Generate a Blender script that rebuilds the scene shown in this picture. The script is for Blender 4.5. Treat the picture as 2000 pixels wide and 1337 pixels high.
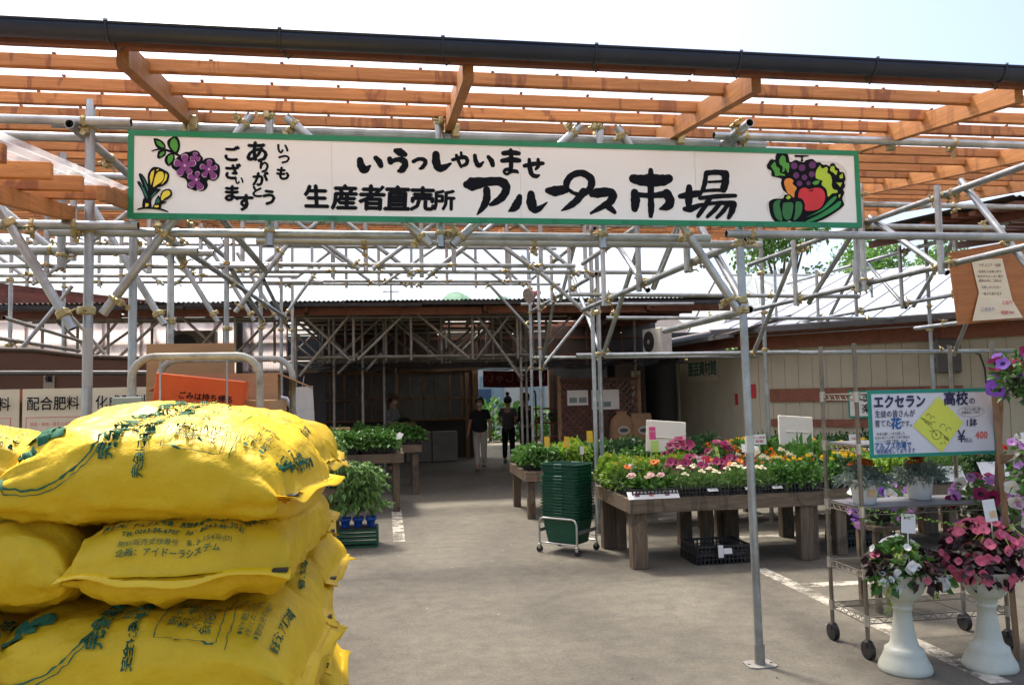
import bpy, bmesh, math, random
from math import sin, cos, pi, radians, sqrt, atan2, exp
from mathutils import Vector, Matrix, Euler, noise

for o in list(bpy.data.objects):
    bpy.data.objects.remove(o, do_unlink=True)
scene = bpy.context.scene
COL = scene.collection
V = Vector

# ------------------------------------------------------------------ camera
YAW, PITCH, ROLL, CAM_H = radians(9.0), radians(3.6), radians(1.2), 1.6
cam_data = bpy.data.cameras.new('camera')
cam_data.sensor_width = 36.0
cam_data.lens = 1556.0 / 2000.0 * 36.0
cam_data.clip_start = 0.05
cam_data.clip_end = 6000.0
camera = bpy.data.objects.new('camera', cam_data)
COL.objects.link(camera)
_F = V((sin(YAW) * cos(PITCH), cos(YAW) * cos(PITCH), sin(PITCH)))
_R0 = V((cos(YAW), -sin(YAW), 0.0))
_U0 = _R0.cross(_F)
_U = _U0 * cos(ROLL) + _R0 * sin(ROLL)
_R = _R0 * cos(ROLL) - _U0 * sin(ROLL)
camera.matrix_world = Matrix(((_R.x, _U.x, -_F.x, 0), (_R.y, _U.y, -_F.y, 0), (_R.z, _U.z, -_F.z, CAM_H), (0, 0, 0, 1)))
scene.camera = camera

# ------------------------------------------------------------------ sky, sun, exposure
SUN_EL, SUN_AZ = radians(62), radians(-28)     # azimuth from +Y towards +X
world = bpy.data.worlds.new('World')
scene.world = world
world.use_nodes = True
wn = world.node_tree
sky = wn.nodes.new('ShaderNodeTexSky')
sky.sky_type = 'NISHITA'
sky.sun_disc = False
sky.sun_elevation = SUN_EL
sky.sun_rotation = SUN_AZ
sky.air_density = 0.9
sky.dust_density = 4.5
sky.ozone_density = 1.0
wn.links.new(sky.outputs['Color'], wn.nodes['Background'].inputs['Color'])
wn.nodes['Background'].inputs['Strength'].default_value = 0.13
sun_data = bpy.data.lights.new('sun', 'SUN')
sun_data.energy = 3.7
sun_data.angle = radians(9)
sun_data.color = (1.0, 0.94, 0.83)
sun = bpy.data.objects.new('sun', sun_data)
COL.objects.link(sun)
_sd = V((sin(SUN_AZ) * cos(SUN_EL), cos(SUN_AZ) * cos(SUN_EL), sin(SUN_EL)))
sun.rotation_euler = _sd.to_track_quat('Z', 'Y').to_euler()
sun.location = (0, 0, 30)
scene.view_settings.view_transform = 'Standard'
scene.view_settings.look = 'None'
scene.view_settings.gamma = 1.0
scene.view_settings.use_curve_mapping = False
scene.view_settings.exposure = 1.36
scene.cycles.use_denoising = True
scene.cycles.max_bounces = 7
scene.cycles.transparent_max_bounces = 24
scene.cycles.caustics_reflective = False
scene.cycles.caustics_refractive = False

# ------------------------------------------------------------------ materials
MATS = {}

def _new(name):
    m = bpy.data.materials.new(name)
    m.use_nodes = True
    nt = m.node_tree
    return m, nt, nt.nodes['Principled BSDF']

def _ramp(nt, fac, stops):
    r = nt.nodes.new('ShaderNodeValToRGB')
    el = r.color_ramp.elements
    while len(el) < len(stops):
        el.new(0.5)
    for e, (p, c) in zip(el, stops):
        e.position = p
        e.color = (c[0], c[1], c[2], 1)
    nt.links.new(fac, r.inputs['Fac'])
    return r

def pm(name, c1, c2=None, rough=0.6, metal=0.0, scale=6.0, bump=0.0, bscale=None, stretch=None, detail=5.0,
       coat=0.0, dirt=None, dscale=1.2, damt=0.5, trans=0.0, spec=0.5, rand=0.0, rvar=0.0):
    """procedural principled material: two-tone noise, optional grime patches, bump, per-object variation"""
    if name in MATS:
        return MATS[name]
    m, nt, b = _new(name)
    L = nt.links
    tc = nt.nodes.new('ShaderNodeTexCoord')
    src = tc.outputs['Object']
    if stretch or rand:
        mp = nt.nodes.new('ShaderNodeMapping')
        mp.inputs['Scale'].default_value = stretch or (1, 1, 1)
        L.new(src, mp.inputs['Vector'])
        if rand:
            oi = nt.nodes.new('ShaderNodeObjectInfo')
            vm = nt.nodes.new('ShaderNodeVectorMath'); vm.operation = 'SCALE'
            vm.inputs[0].default_value = (37.0, 53.0, 91.0)
            L.new(oi.outputs['Random'], vm.inputs['Scale'])
            L.new(vm.outputs[0], mp.inputs['Location'])
        src = mp.outputs['Vector']
    n = nt.nodes.new('ShaderNodeTexNoise')
    n.inputs['Scale'].default_value = scale
    n.inputs['Detail'].default_value = detail
    n.inputs['Roughness'].default_value = 0.62
    L.new(src, n.inputs['Vector'])
    c2 = c2 or tuple(x * 0.8 for x in c1)
    col = _ramp(nt, n.outputs['Fac'], [(0.32, c2), (0.68, c1)]).outputs['Color']
    if dirt:
        d = nt.nodes.new('ShaderNodeTexNoise')
        d.inputs['Scale'].default_value = dscale
        d.inputs['Detail'].default_value = 7.0
        d.inputs['Roughness'].default_value = 0.7
        L.new(src, d.inputs['Vector'])
        dr = _ramp(nt, d.outputs['Fac'], [(0.45, (0, 0, 0)), (0.7, (damt,) * 3)])
        mx = nt.nodes.new('ShaderNodeMixRGB')
        L.new(dr.outputs['Color'], mx.inputs['Fac'])
        L.new(col, mx.inputs['Color1'])
        mx.inputs['Color2'].default_value = (*dirt, 1)
        col = mx.outputs['Color']
    if rand:
        hsv = nt.nodes.new('ShaderNodeHueSaturation')
        oi2 = nt.nodes.new('ShaderNodeObjectInfo')
        mr = nt.nodes.new('ShaderNodeMapRange')
        mr.inputs['To Min'].default_value = 1 - rand
        mr.inputs['To Max'].default_value = 1 + rand
        L.new(oi2.outputs['Random'], mr.inputs['Value'])
        L.new(mr.outputs['Result'], hsv.inputs['Value'])
        L.new(col, hsv.inputs['Color'])
        col = hsv.outputs['Color']
    L.new(col, b.inputs['Base Color'])
    b.inputs['Roughness'].default_value = rough
    if rvar:
        mr2 = nt.nodes.new('ShaderNodeMapRange')
        mr2.inputs['To Min'].default_value = rough - rvar
        mr2.inputs['To Max'].default_value = rough + rvar
        L.new(n.outputs['Fac'], mr2.inputs['Value'])
        L.new(mr2.outputs['Result'], b.inputs['Roughness'])
    b.inputs['Metallic'].default_value = metal
    b.inputs['Specular IOR Level'].default_value = spec
    if coat:
        b.inputs['Coat Weight'].default_value = coat
        b.inputs['Coat Roughness'].default_value = 0.2
    if bump:
        bn = nt.nodes.new('ShaderNodeBump')
        bn.inputs['Strength'].default_value = bump
        bn.inputs['Distance'].default_value = 0.02
        if bscale:
            n2 = nt.nodes.new('ShaderNodeTexNoise')
            n2.inputs['Scale'].default_value = bscale
            n2.inputs['Detail'].default_value = 6.0
            L.new(src, n2.inputs['Vector'])
            L.new(n2.outputs['Fac'], bn.inputs['Height'])
        else:
            L.new(n.outputs['Fac'], bn.inputs['Height'])
        L.new(bn.outputs['Normal'], b.inputs['Normal'])
    if trans:
        tr = nt.nodes.new('ShaderNodeBsdfTranslucent')
        L.new(col, tr.inputs['Color'])
        mix = nt.nodes.new('ShaderNodeMixShader')
        mix.inputs['Fac'].default_value = trans
        L.new(b.outputs['BSDF'], mix.inputs[1])
        L.new(tr.outputs['BSDF'], mix.inputs[2])
        L.new(mix.outputs['Shader'], nt.nodes['Material Output'].inputs['Surface'])
    MATS[name] = m
    return m

def wood(name, light, dark, stain, axis=0, rand=0.28, rough=0.65, sharp=0.35):
    """sawn timber: stretched grain, rings, dark water stains; axis = grain direction"""
    m, nt, b = _new(name)
    L = nt.links
    tc = nt.nodes.new('ShaderNodeTexCoord')
    mp = nt.nodes.new('ShaderNodeMapping')
    sc = [9.0, 9.0, 9.0]; sc[axis] = 0.55
    mp.inputs['Scale'].default_value = sc
    oi = nt.nodes.new('ShaderNodeObjectInfo')
    vm = nt.nodes.new('ShaderNodeVectorMath'); vm.operation = 'SCALE'
    vm.inputs[0].default_value = (17.0, 29.0, 41.0)
    L.new(oi.outputs['Random'], vm.inputs['Scale'])
    L.new(vm.outputs[0], mp.inputs['Location'])
    L.new(tc.outputs['Object'], mp.inputs['Vector'])
    w = nt.nodes.new('ShaderNodeTexNoise')
    w.inputs['Scale'].default_value = 3.0
    w.inputs['Detail'].default_value = 10
    w.inputs['Roughness'].default_value = 0.72
    w.inputs['Distortion'].default_value = 2.2
    L.new(mp.outputs['Vector'], w.inputs['Vector'])
    base = _ramp(nt, w.outputs['Fac'], [(0.36, dark), (0.48, tuple((a + c * 2) / 3 for a, c in zip(light, dark))), (0.60, light)])
    # water stains
    mp2 = nt.nodes.new('ShaderNodeMapping')
    s2 = [1.0, 1.0, 1.0]; s2[axis] = 5.0 if axis != 2 else 1.2
    mp2.inputs['Scale'].default_value = s2
    L.new(vm.outputs[0], mp2.inputs['Location'])
    L.new(tc.outputs['Object'], mp2.inputs['Vector'])
    st = nt.nodes.new('ShaderNodeTexNoise')
    st.inputs['Scale'].default_value = 1.6
    st.inputs['Detail'].default_value = 9
    st.inputs['Distortion'].default_value = 0.8
    L.new(mp2.outputs['Vector'], st.inputs['Vector'])
    sr = _ramp(nt, st.outputs['Fac'], [(0.56, (0, 0, 0)), (0.60, (sharp,) * 3), (0.70, (0.08,) * 3)])
    mx = nt.nodes.new('ShaderNodeMixRGB')
    L.new(sr.outputs['Color'], mx.inputs['Fac'])
    L.new(base.outputs['Color'], mx.inputs['Color1'])
    mx.inputs['Color2'].default_value = (*stain, 1)
    # knots
    vo = nt.nodes.new('ShaderNodeTexVoronoi')
    vo.inputs['Scale'].default_value = 1.3
    mp3 = nt.nodes.new('ShaderNodeMapping')
    s3 = [2.6, 2.6, 2.6]; s3[axis] = 1.6
    mp3.inputs['Scale'].default_value = s3
    L.new(vm.outputs[0], mp3.inputs['Location'])
    L.new(tc.outputs['Object'], mp3.inputs['Vector'])
    L.new(mp3.outputs['Vector'], vo.inputs['Vector'])
    kr = _ramp(nt, vo.outputs['Distance'], [(0.03, (0.75,) * 3), (0.085, (0, 0, 0))])
    mx2 = nt.nodes.new('ShaderNodeMixRGB')
    L.new(kr.outputs['Color'], mx2.inputs['Fac'])
    L.new(mx.outputs['Color'], mx2.inputs['Color1'])
    mx2.inputs['Color2'].default_value = (*stain, 1)
    hsv = nt.nodes.new('ShaderNodeHueSaturation')
    mr = nt.nodes.new('ShaderNodeMapRange')
    mr.inputs['To Min'].default_value = 1 - rand
    mr.inputs['To Max'].default_value = 1 + rand
    L.new(oi.outputs['Random'], mr.inputs['Value'])
    L.new(mr.outputs['Result'], hsv.inputs['Value'])
    L.new(mx2.outputs['Color'], hsv.inputs['Color'])
    L.new(hsv.outputs['Color'], b.inputs['Base Color'])
    b.inputs['Roughness'].default_value = rough
    bn = nt.nodes.new('ShaderNodeBump')
    bn.inputs['Strength'].default_value = 0.25
    bn.inputs['Distance'].default_value = 0.004
    L.new(w.outputs['Fac'], bn.inputs['Height'])
    L.new(bn.outputs['Normal'], b.inputs['Normal'])
    MATS[name] = m
    return m

def sheet_mat(name, tint, transp, transl, gloss_rough=0.25):
    """clear / frosted plastic sheet: part passes straight through, part is scattered"""
    m, nt, b = _new(name)
    L = nt.links
    b.inputs['Base Color'].default_value = (*[t * 0.9 for t in tint], 1)
    b.inputs['Roughness'].default_value = gloss_rough
    tl = nt.nodes.new('ShaderNodeBsdfTranslucent'); tl.inputs['Color'].default_value = (*tint, 1)
    tp = nt.nodes.new('ShaderNodeBsdfTransparent'); tp.inputs['Color'].default_value = (*tint, 1)
    n = nt.nodes.new('ShaderNodeTexNoise'); n.inputs['Scale'].default_value = 1.5; n.inputs['Detail'].default_value = 6
    tc = nt.nodes.new('ShaderNodeTexCoord'); L.new(tc.outputs['Object'], n.inputs['Vector'])
    mr = nt.nodes.new('ShaderNodeMapRange'); mr.inputs['To Min'].default_value = transl - 0.1; mr.inputs['To Max'].default_value = transl + 0.1
    L.new(n.outputs['Fac'], mr.inputs['Value'])
    m1 = nt.nodes.new('ShaderNodeMixShader'); L.new(mr.outputs['Result'], m1.inputs['Fac'])
    L.new(b.outputs['BSDF'], m1.inputs[1]); L.new(tl.outputs['BSDF'], m1.inputs[2])
    m2 = nt.nodes.new('ShaderNodeMixShader'); m2.inputs['Fac'].default_value = transp
    L.new(m1.outputs['Shader'], m2.inputs[1]); L.new(tp.outputs['BSDF'], m2.inputs[2])
    L.new(m2.outputs['Shader'], nt.nodes['Material Output'].inputs['Surface'])
    MATS[name] = m
    return m

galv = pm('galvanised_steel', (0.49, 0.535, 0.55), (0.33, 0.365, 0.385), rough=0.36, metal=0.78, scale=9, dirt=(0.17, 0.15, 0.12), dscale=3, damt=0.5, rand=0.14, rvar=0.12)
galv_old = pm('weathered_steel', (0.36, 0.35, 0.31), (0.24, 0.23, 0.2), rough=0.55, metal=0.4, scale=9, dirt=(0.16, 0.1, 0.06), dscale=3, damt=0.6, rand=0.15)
tube_in = pm('tube_inside', (0.05, 0.05, 0.05), (0.03, 0.03, 0.03), rough=0.8)  # bore shade put into the colour, so open ends read as dark holes
brass = pm('zinc_clamp', (0.50, 0.45, 0.24), (0.32, 0.28, 0.13), rough=0.40, metal=0.65, scale=30, dirt=(0.28, 0.12, 0.06), dscale=20, damt=0.5)
larch = wood('larch_timber', (0.54, 0.222, 0.064), (0.38, 0.14, 0.038), (0.17, 0.040, 0.016), 0, sharp=0.70)
larch_y = wood('larch_rafter', (0.46, 0.20, 0.062), (0.32, 0.13, 0.037), (0.12, 0.03, 0.016), 1)
oldwood = wood('dark_old_timber', (0.23, 0.085, 0.045), (0.14, 0.05, 0.03), (0.04, 0.015, 0.01), 0)
table_wood = wood('grey_weathered_timber', (0.22, 0.165, 0.105), (0.11, 0.08, 0.05), (0.03, 0.022, 0.018), 0, sharp=0.5)
table_leg = wood('grey_weathered_leg', (0.18, 0.13, 0.082), (0.075, 0.054, 0.035), (0.02, 0.016, 0.013), 2, sharp=0.6)
tan_wood = wood('tan_plank', (0.42, 0.25, 0.13), (0.28, 0.16, 0.08), (0.1, 0.05, 0.03), 0)
clear_sheet = sheet_mat('clear_corrugated_sheet', (0.97, 0.96, 0.97), 0.68, 0.75)
pink_sheet = sheet_mat('pink_frosted_sheet', (0.90, 0.80, 0.78), 0.12, 0.72)
navy_pvc = pm('navy_gutter_plastic', (0.013, 0.019, 0.040), (0.009, 0.013, 0.030), rough=0.42, scale=3, dirt=(0.05, 0.055, 0.07), dscale=5, damt=0.25)
ink = pm('sign_ink', (0.006, 0.008, 0.013), (0.004, 0.006, 0.010), rough=0.7, spec=0.15)
sign_white = pm('sign_white', (0.92, 0.935, 0.925), (0.89, 0.905, 0.89), rough=0.4, scale=1.5, dirt=(0.74, 0.74, 0.70), dscale=1.0, damt=0.25)
sign_green = pm('sign_green', (0.012, 0.26, 0.115), (0.01, 0.22, 0.1), rough=0.4, scale=3)
black_pl = pm('black_plastic', (0.018, 0.018, 0.02), (0.01, 0.01, 0.011), rough=0.5, dirt=(0.08, 0.07, 0.06), dscale=8, damt=0.4)
white_pl = pm('white_plastic', (0.80, 0.79, 0.75), (0.74, 0.73, 0.68), rough=0.4, scale=4)
paper = pm('white_paper', (0.80, 0.79, 0.75), (0.74, 0.73, 0.70), rough=0.8, scale=4)
paper_cream = pm('cream_paper', (0.74, 0.68, 0.52), (0.68, 0.61, 0.45), rough=0.8, scale=3)
red_ink = pm('red_ink', (0.62, 0.03, 0.07), rough=0.7)
pink_ink = pm('pink_paper', (0.85, 0.10, 0.30), rough=0.7)
yellow_card = pm('yellow_card', (0.85, 0.55, 0.03), rough=0.6)
lime_card = pm('lime_card', (0.60, 0.85, 0.18), rough=0.6)
green_ink = pm('green_ink', (0.012, 0.09, 0.055), rough=0.6)
cardboard = pm('cardboard', (0.50, 0.30, 0.15), (0.42, 0.24, 0.11), rough=0.85, scale=3, stretch=(1, 1, 6), rand=0.1)

# ------------------------------------------------------------------ object helpers
def tag(o, label=None, cat=None, group=None, kind=None):
    if label: o['label'] = label
    if cat: o['category'] = cat
    if group: o['group'] = group
    if kind: o['kind'] = kind
    return o

def thing(name, label, cat, loc=(0, 0, 0), rz=0.0, group=None):
    o = bpy.data.objects.new(name, None)
    o.empty_display_size = 0.1
    COL.objects.link(o)
    o.location = loc
    o.rotation_euler = (0, 0, rz)
    return tag(o, label, cat, group)

def world_loc(o):
    p = V((0, 0, 0))
    while o is not None:
        p = p + o.location
        o = o.parent
    return p

def link(name, me, parent=None, loc=None, rot=None):
    o = bpy.data.objects.new(name, me)
    COL.objects.link(o)
    if parent is not None:
        o.parent = parent
    if loc is not None: o.location = loc
    if rot is not None: o.rotation_euler = rot
    return o

def copy_tree(o, parent=None):
    c = o.copy()
    COL.objects.link(c)
    c.parent = parent
    for ch in list(o.children):
        copy_tree(ch, c)
    return c

def frame_for(d):
    d = d.normalized()
    a = V((0, 0, 1)) if abs(d.z) < 0.95 else V((1, 0, 0))
    x = d.cross(a).normalized()
    return x, d.cross(x).normalized()

class MB:
    """mesh builder: collects shapes, links them as ONE mesh object"""
    def __init__(s):
        s.v = []; s.f = []; s.m = []; s.sm = []
    def add(s, vs, fs, mi=0, smooth=False):
        b = len(s.v)
        s.v.extend([tuple(p) for p in vs])
        for f in fs:
            s.f.append([b + i for i in f]); s.m.append(mi); s.sm.append(smooth)
        return s
    def box(s, a, b, mi=0, M=None):
        x0, y0, z0 = a; x1, y1, z1 = b
        vs = [(x0, y0, z0), (x1, y0, z0), (x1, y1, z0), (x0, y1, z0), (x0, y0, z1), (x1, y0, z1), (x1, y1, z1), (x0, y1, z1)]
        if M is not None: vs = [M @ V(p) for p in vs]
        return s.add(vs, [(0, 3, 2, 1), (4, 5, 6, 7), (0, 1, 5, 4), (1, 2, 6, 5), (2, 3, 7, 6), (3, 0, 4, 7)], mi)
    def cbox(s, c, d, mi=0, M=None, ch=0.0):
        """centred box; ch > 0 chamfers every edge"""
        x, y, z = d[0] / 2, d[1] / 2, d[2] / 2
        if not ch:
            return s.box((c[0] - x, c[1] - y, c[2] - z), (c[0] + x, c[1] + y, c[2] + z), mi, M)
        vs = []
        for sx in (-1, 1):
            for sy in (-1, 1):
                for sz in (-1, 1):
                    vs += [(c[0] + sx * (x - ch), c[1] + sy * (y - ch), c[2] + sz * z), (c[0] + sx * (x - ch), c[1] + sy * y, c[2] + sz * (z - ch)), (c[0] + sx * x, c[1] + sy * (y - ch), c[2] + sz * (z - ch))]
        if M is not None: vs = [M @ V(p) for p in vs]
        bm = bmesh.new()
        bv = [bm.verts.new(p) for p in vs]
        r = bmesh.ops.convex_hull(bm, input=bv)
        bm.verts.index_update()
        s.add([v.co for v in bm.verts], [[v.index for v in f.verts] for f in bm.faces], mi)
        bm.free()
        return s
    def tube(s, p0, p1, r, n=10, mi=0, r1=None, caps=True, hollow=0.0, smooth=True, mi_in=None):
        p0 = V(p0); p1 = V(p1)
        r1 = r if r1 is None else r1
        x, y = frame_for(p1 - p0)
        vs = []
        for p, rr in ((p0, r), (p1, r1)):
            for i in range(n):
                a = 2 * pi * i / n
                vs.append(p + (x * cos(a) + y * sin(a)) * rr)
        side = [(i, (i + 1) % n, n + (i + 1) % n, n + i) for i in range(n)]
        s.add(vs, side, mi, smooth)
        if hollow:
            k = 1 - hollow
            d = (p1 - p0).normalized()
            dep = min(0.25, (p1 - p0).length * 0.45)
            for p, rr, sg in ((p0, r, 1), (p1, r1, -1)):
                ring = [p + (x * cos(2 * pi * i / n) + y * sin(2 * pi * i / n)) * rr for i in range(n)]
                rin = [p + (x * cos(2 * pi * i / n) + y * sin(2 * pi * i / n)) * rr * k for i in range(n)]
                rdp = [q + d * sg * dep for q in rin]
                s.add(ring + rin, [(i, (i + 1) % n, n + (i + 1) % n, n + i) for i in range(n)], mi)
                s.add(rin + rdp, [(i, (i + 1) % n, n + (i + 1) % n, n + i) for i in range(n)], mi if mi_in is None else mi_in, True)
                s.add(rdp, [tuple(range(n))], mi if mi_in is None else mi_in)
        elif caps:
            s.add(vs[:n], [tuple(range(n))], mi)
            s.add(vs[n:], [tuple(range(n))], mi)
        return s
    def path(s, pts, r, n=8, mi=0, caps=True, closed=False, rs=None):
        pts = [V(p) for p in pts]
        k = len(pts)
        vs = []
        prev = None
        for i, p in enumerate(pts):
            if closed: d = pts[(i + 1) % k] - pts[i - 1]
            else: d = pts[min(i + 1, k - 1)] - pts[max(i - 1, 0)]
            if d.length < 1e-9: d = V((0, 0, 1))
            d.normalize()
            if prev is None:
                x, y = frame_for(d)
            else:
                x = prev - d * prev.dot(d)
                if x.length < 1e-6: x, y = frame_for(d)
                x.normalize(); y = d.cross(x)
            prev = x
            rr = rs[i] if rs else r
            for j in range(n):
                a = 2 * pi * j / n
                vs.append(p + (x * cos(a) + y * sin(a)) * rr)
        fs = []
        for i in range(k if closed else k - 1):
            for j in range(n):
                a, b = i * n, ((i + 1) % k) * n
                fs.append((a + j, a + (j + 1) % n, b + (j + 1) % n, b + j))
        s.add(vs, fs, mi, True)
        if caps and not closed:
            s.add(vs[:n], [tuple(range(n))], mi)
            s.add(vs[-n:], [tuple(range(n))], mi)
        return s
    def lathe(s, prof, n=24, c=(0, 0, 0), mi=0, smooth=True, M=None, cap=True):
        vs = []
        for r, z in prof:
            for j in range(n):
                a = 2 * pi * j / n
                p = V((c[0] + r * cos(a), c[1] + r * sin(a), c[2] + z))
                vs.append(M @ p if M is not None else p)
        fs = [(i * n + j, i * n + (j + 1) % n, (i + 1) * n + (j + 1) % n, (i + 1) * n + j) for i in range(len(prof) - 1) for j in range(n)]
        s.add(vs, fs, mi, smooth)
        if cap:
            if prof[0][0] > 1e-5: s.add(vs[:n], [tuple(range(n))], mi)
            if prof[-1][0] > 1e-5: s.add(vs[-n:], [tuple(range(n))], mi)
        return s
    def prism(s, poly, y0, y1, mi=0, plane='xz', M=None):
        """extrude a 2-D polygon"""
        n = len(poly)
        def P(p, y):
            q = V((p[0], y, p[1])) if plane == 'xz' else (V((p[0], p[1], y)) if plane == 'xy' else V((y, p[0], p[1])))
            return M @ q if M is not None else q
        vs = [P(p, y0) for p in poly] + [P(p, y1) for p in poly]
        s.add(vs, [tuple(range(n)), tuple(range(2 * n - 1, n - 1, -1))] + [(i, (i + 1) % n, n + (i + 1) % n, n + i) for i in range(n)], mi)
        return s
    def ball(s, c, r, n=8, m=6, mi=0, sc=(1, 1, 1)):
        prof = [(sin(pi * i / m) * r, -cos(pi * i / m) * r) for i in range(m + 1)]
        vs = []
        for rr, z in prof:
            for j in range(n):
                a = 2 * pi * j / n
                vs.append((c[0] + rr * cos(a) * sc[0], c[1] + rr * sin(a) * sc[1], c[2] + z * sc[2]))
        s.add(vs, [(i * n + j, i * n + (j + 1) % n, (i + 1) * n + (j + 1) % n, (i + 1) * n + j) for i in range(m) for j in range(n)], mi, True)
        return s
    def mesh(s, name, mats):
        me = bpy.data.meshes.new(name)
        me.from_pydata(s.v, [], s.f)
        if not isinstance(mats, (list, tuple)): mats = [mats]
        for m in mats: me.materials.append(m)
        if len(mats) > 1: me.polygons.foreach_set('material_index', s.m)
        if any(s.sm): me.polygons.foreach_set('use_smooth', s.sm)
        me.update()
        return me
    def build(s, name, mats, parent=None, loc=None, rot=None):
        return link(name, s.mesh(name, mats), parent, loc, rot)
    def wbuild(s, name, mats, parent):
        """vertices given in world coordinates; parent chain has no rotation"""
        w = world_loc(parent)
        s.v = [(p[0] - w.x, p[1] - w.y, p[2] - w.z) for p in s.v]
        return s.build(name, mats, parent)
    def obuild(s, name, mats, parent, origin):
        """world-coordinate vertices, object origin placed at `origin` (world)"""
        origin = V(origin)
        s.v = [(p[0] - origin.x, p[1] - origin.y, p[2] - origin.z) for p in s.v]
        return s.build(name, mats, parent, loc=origin - world_loc(parent) if parent else origin)

_txt_cache = {}
def text_mesh(body, bold=0.0, fine=0.0):
    """flat text outlines as (verts2d, faces) at size 1, centred"""
    key = (body, bold, fine)
    if key in _txt_cache: return _txt_cache[key]
    c = bpy.data.curves.new('txt', 'FONT')
    c.body = body
    c.resolution_u = 2
    c.align_x = 'CENTER'; c.align_y = 'CENTER'
    o = bpy.data.objects.new('txt', c)
    COL.objects.link(o)
    bpy.context.view_layer.update()
    dg = bpy.context.evaluated_depsgraph_get()
    me = bpy.data.meshes.new_from_object(o.evaluated_get(dg))
    if fine:
        bt = bmesh.new(); bt.from_mesh(me)
        bmesh.ops.triangulate(bt, faces=bt.faces[:])
        for _ in range(3):
            lg = [e for e in bt.edges if e.calc_length() > fine]
            if not lg: break
            bmesh.ops.subdivide_edges(bt, edges=lg, cuts=1)
            bmesh.ops.triangulate(bt, faces=bt.faces[:])
        bt.to_mesh(me); bt.free()
    vs = [(v.co.x, v.co.y) for v in me.vertices]
    fs = [tuple(p.vertices) for p in me.polygons]
    bpy.data.objects.remove(o); bpy.data.curves.remove(c); bpy.data.meshes.remove(me)
    if bold:
        av, af = [], []
        for dx, dy in ((0, 0), (bold, 0), (-bold, 0), (0, bold), (0, -bold)):
            b = len(av)
            av += [(x + dx, y + dy) for x, y in vs]
            af += [tuple(b + i for i in f) for f in fs]
        vs, fs = av, af
    _txt_cache[key] = (vs, fs)
    return vs, fs

def put_text(mb, body, fn, size, mi=0, bold=0.0, sx=1.0, shear=0.0, fine=0.0):
    """fn(u, v, k) -> 3-D point, u/v in metres from the text centre; k = layer for tiny offsets"""
    vs, fs = text_mesh(body, bold, fine)
    n = len(vs) // 5 if bold else len(vs)
    mb.add([fn((x + y * shear) * size * sx, y * size, (i // max(1, n))) for i, (x, y) in enumerate(vs)], fs, mi)
    return mb

def wall_fn(c, right=(1, 0, 0), up=(0, 0, 1), off=0.0):
    c = V(c); r = V(right).normalized(); u = V(up).normalized(); nrm = r.cross(u)
    return lambda a, b, k=0: c + r * a + u * b + nrm * (off + 0.00025 * k)
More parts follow.
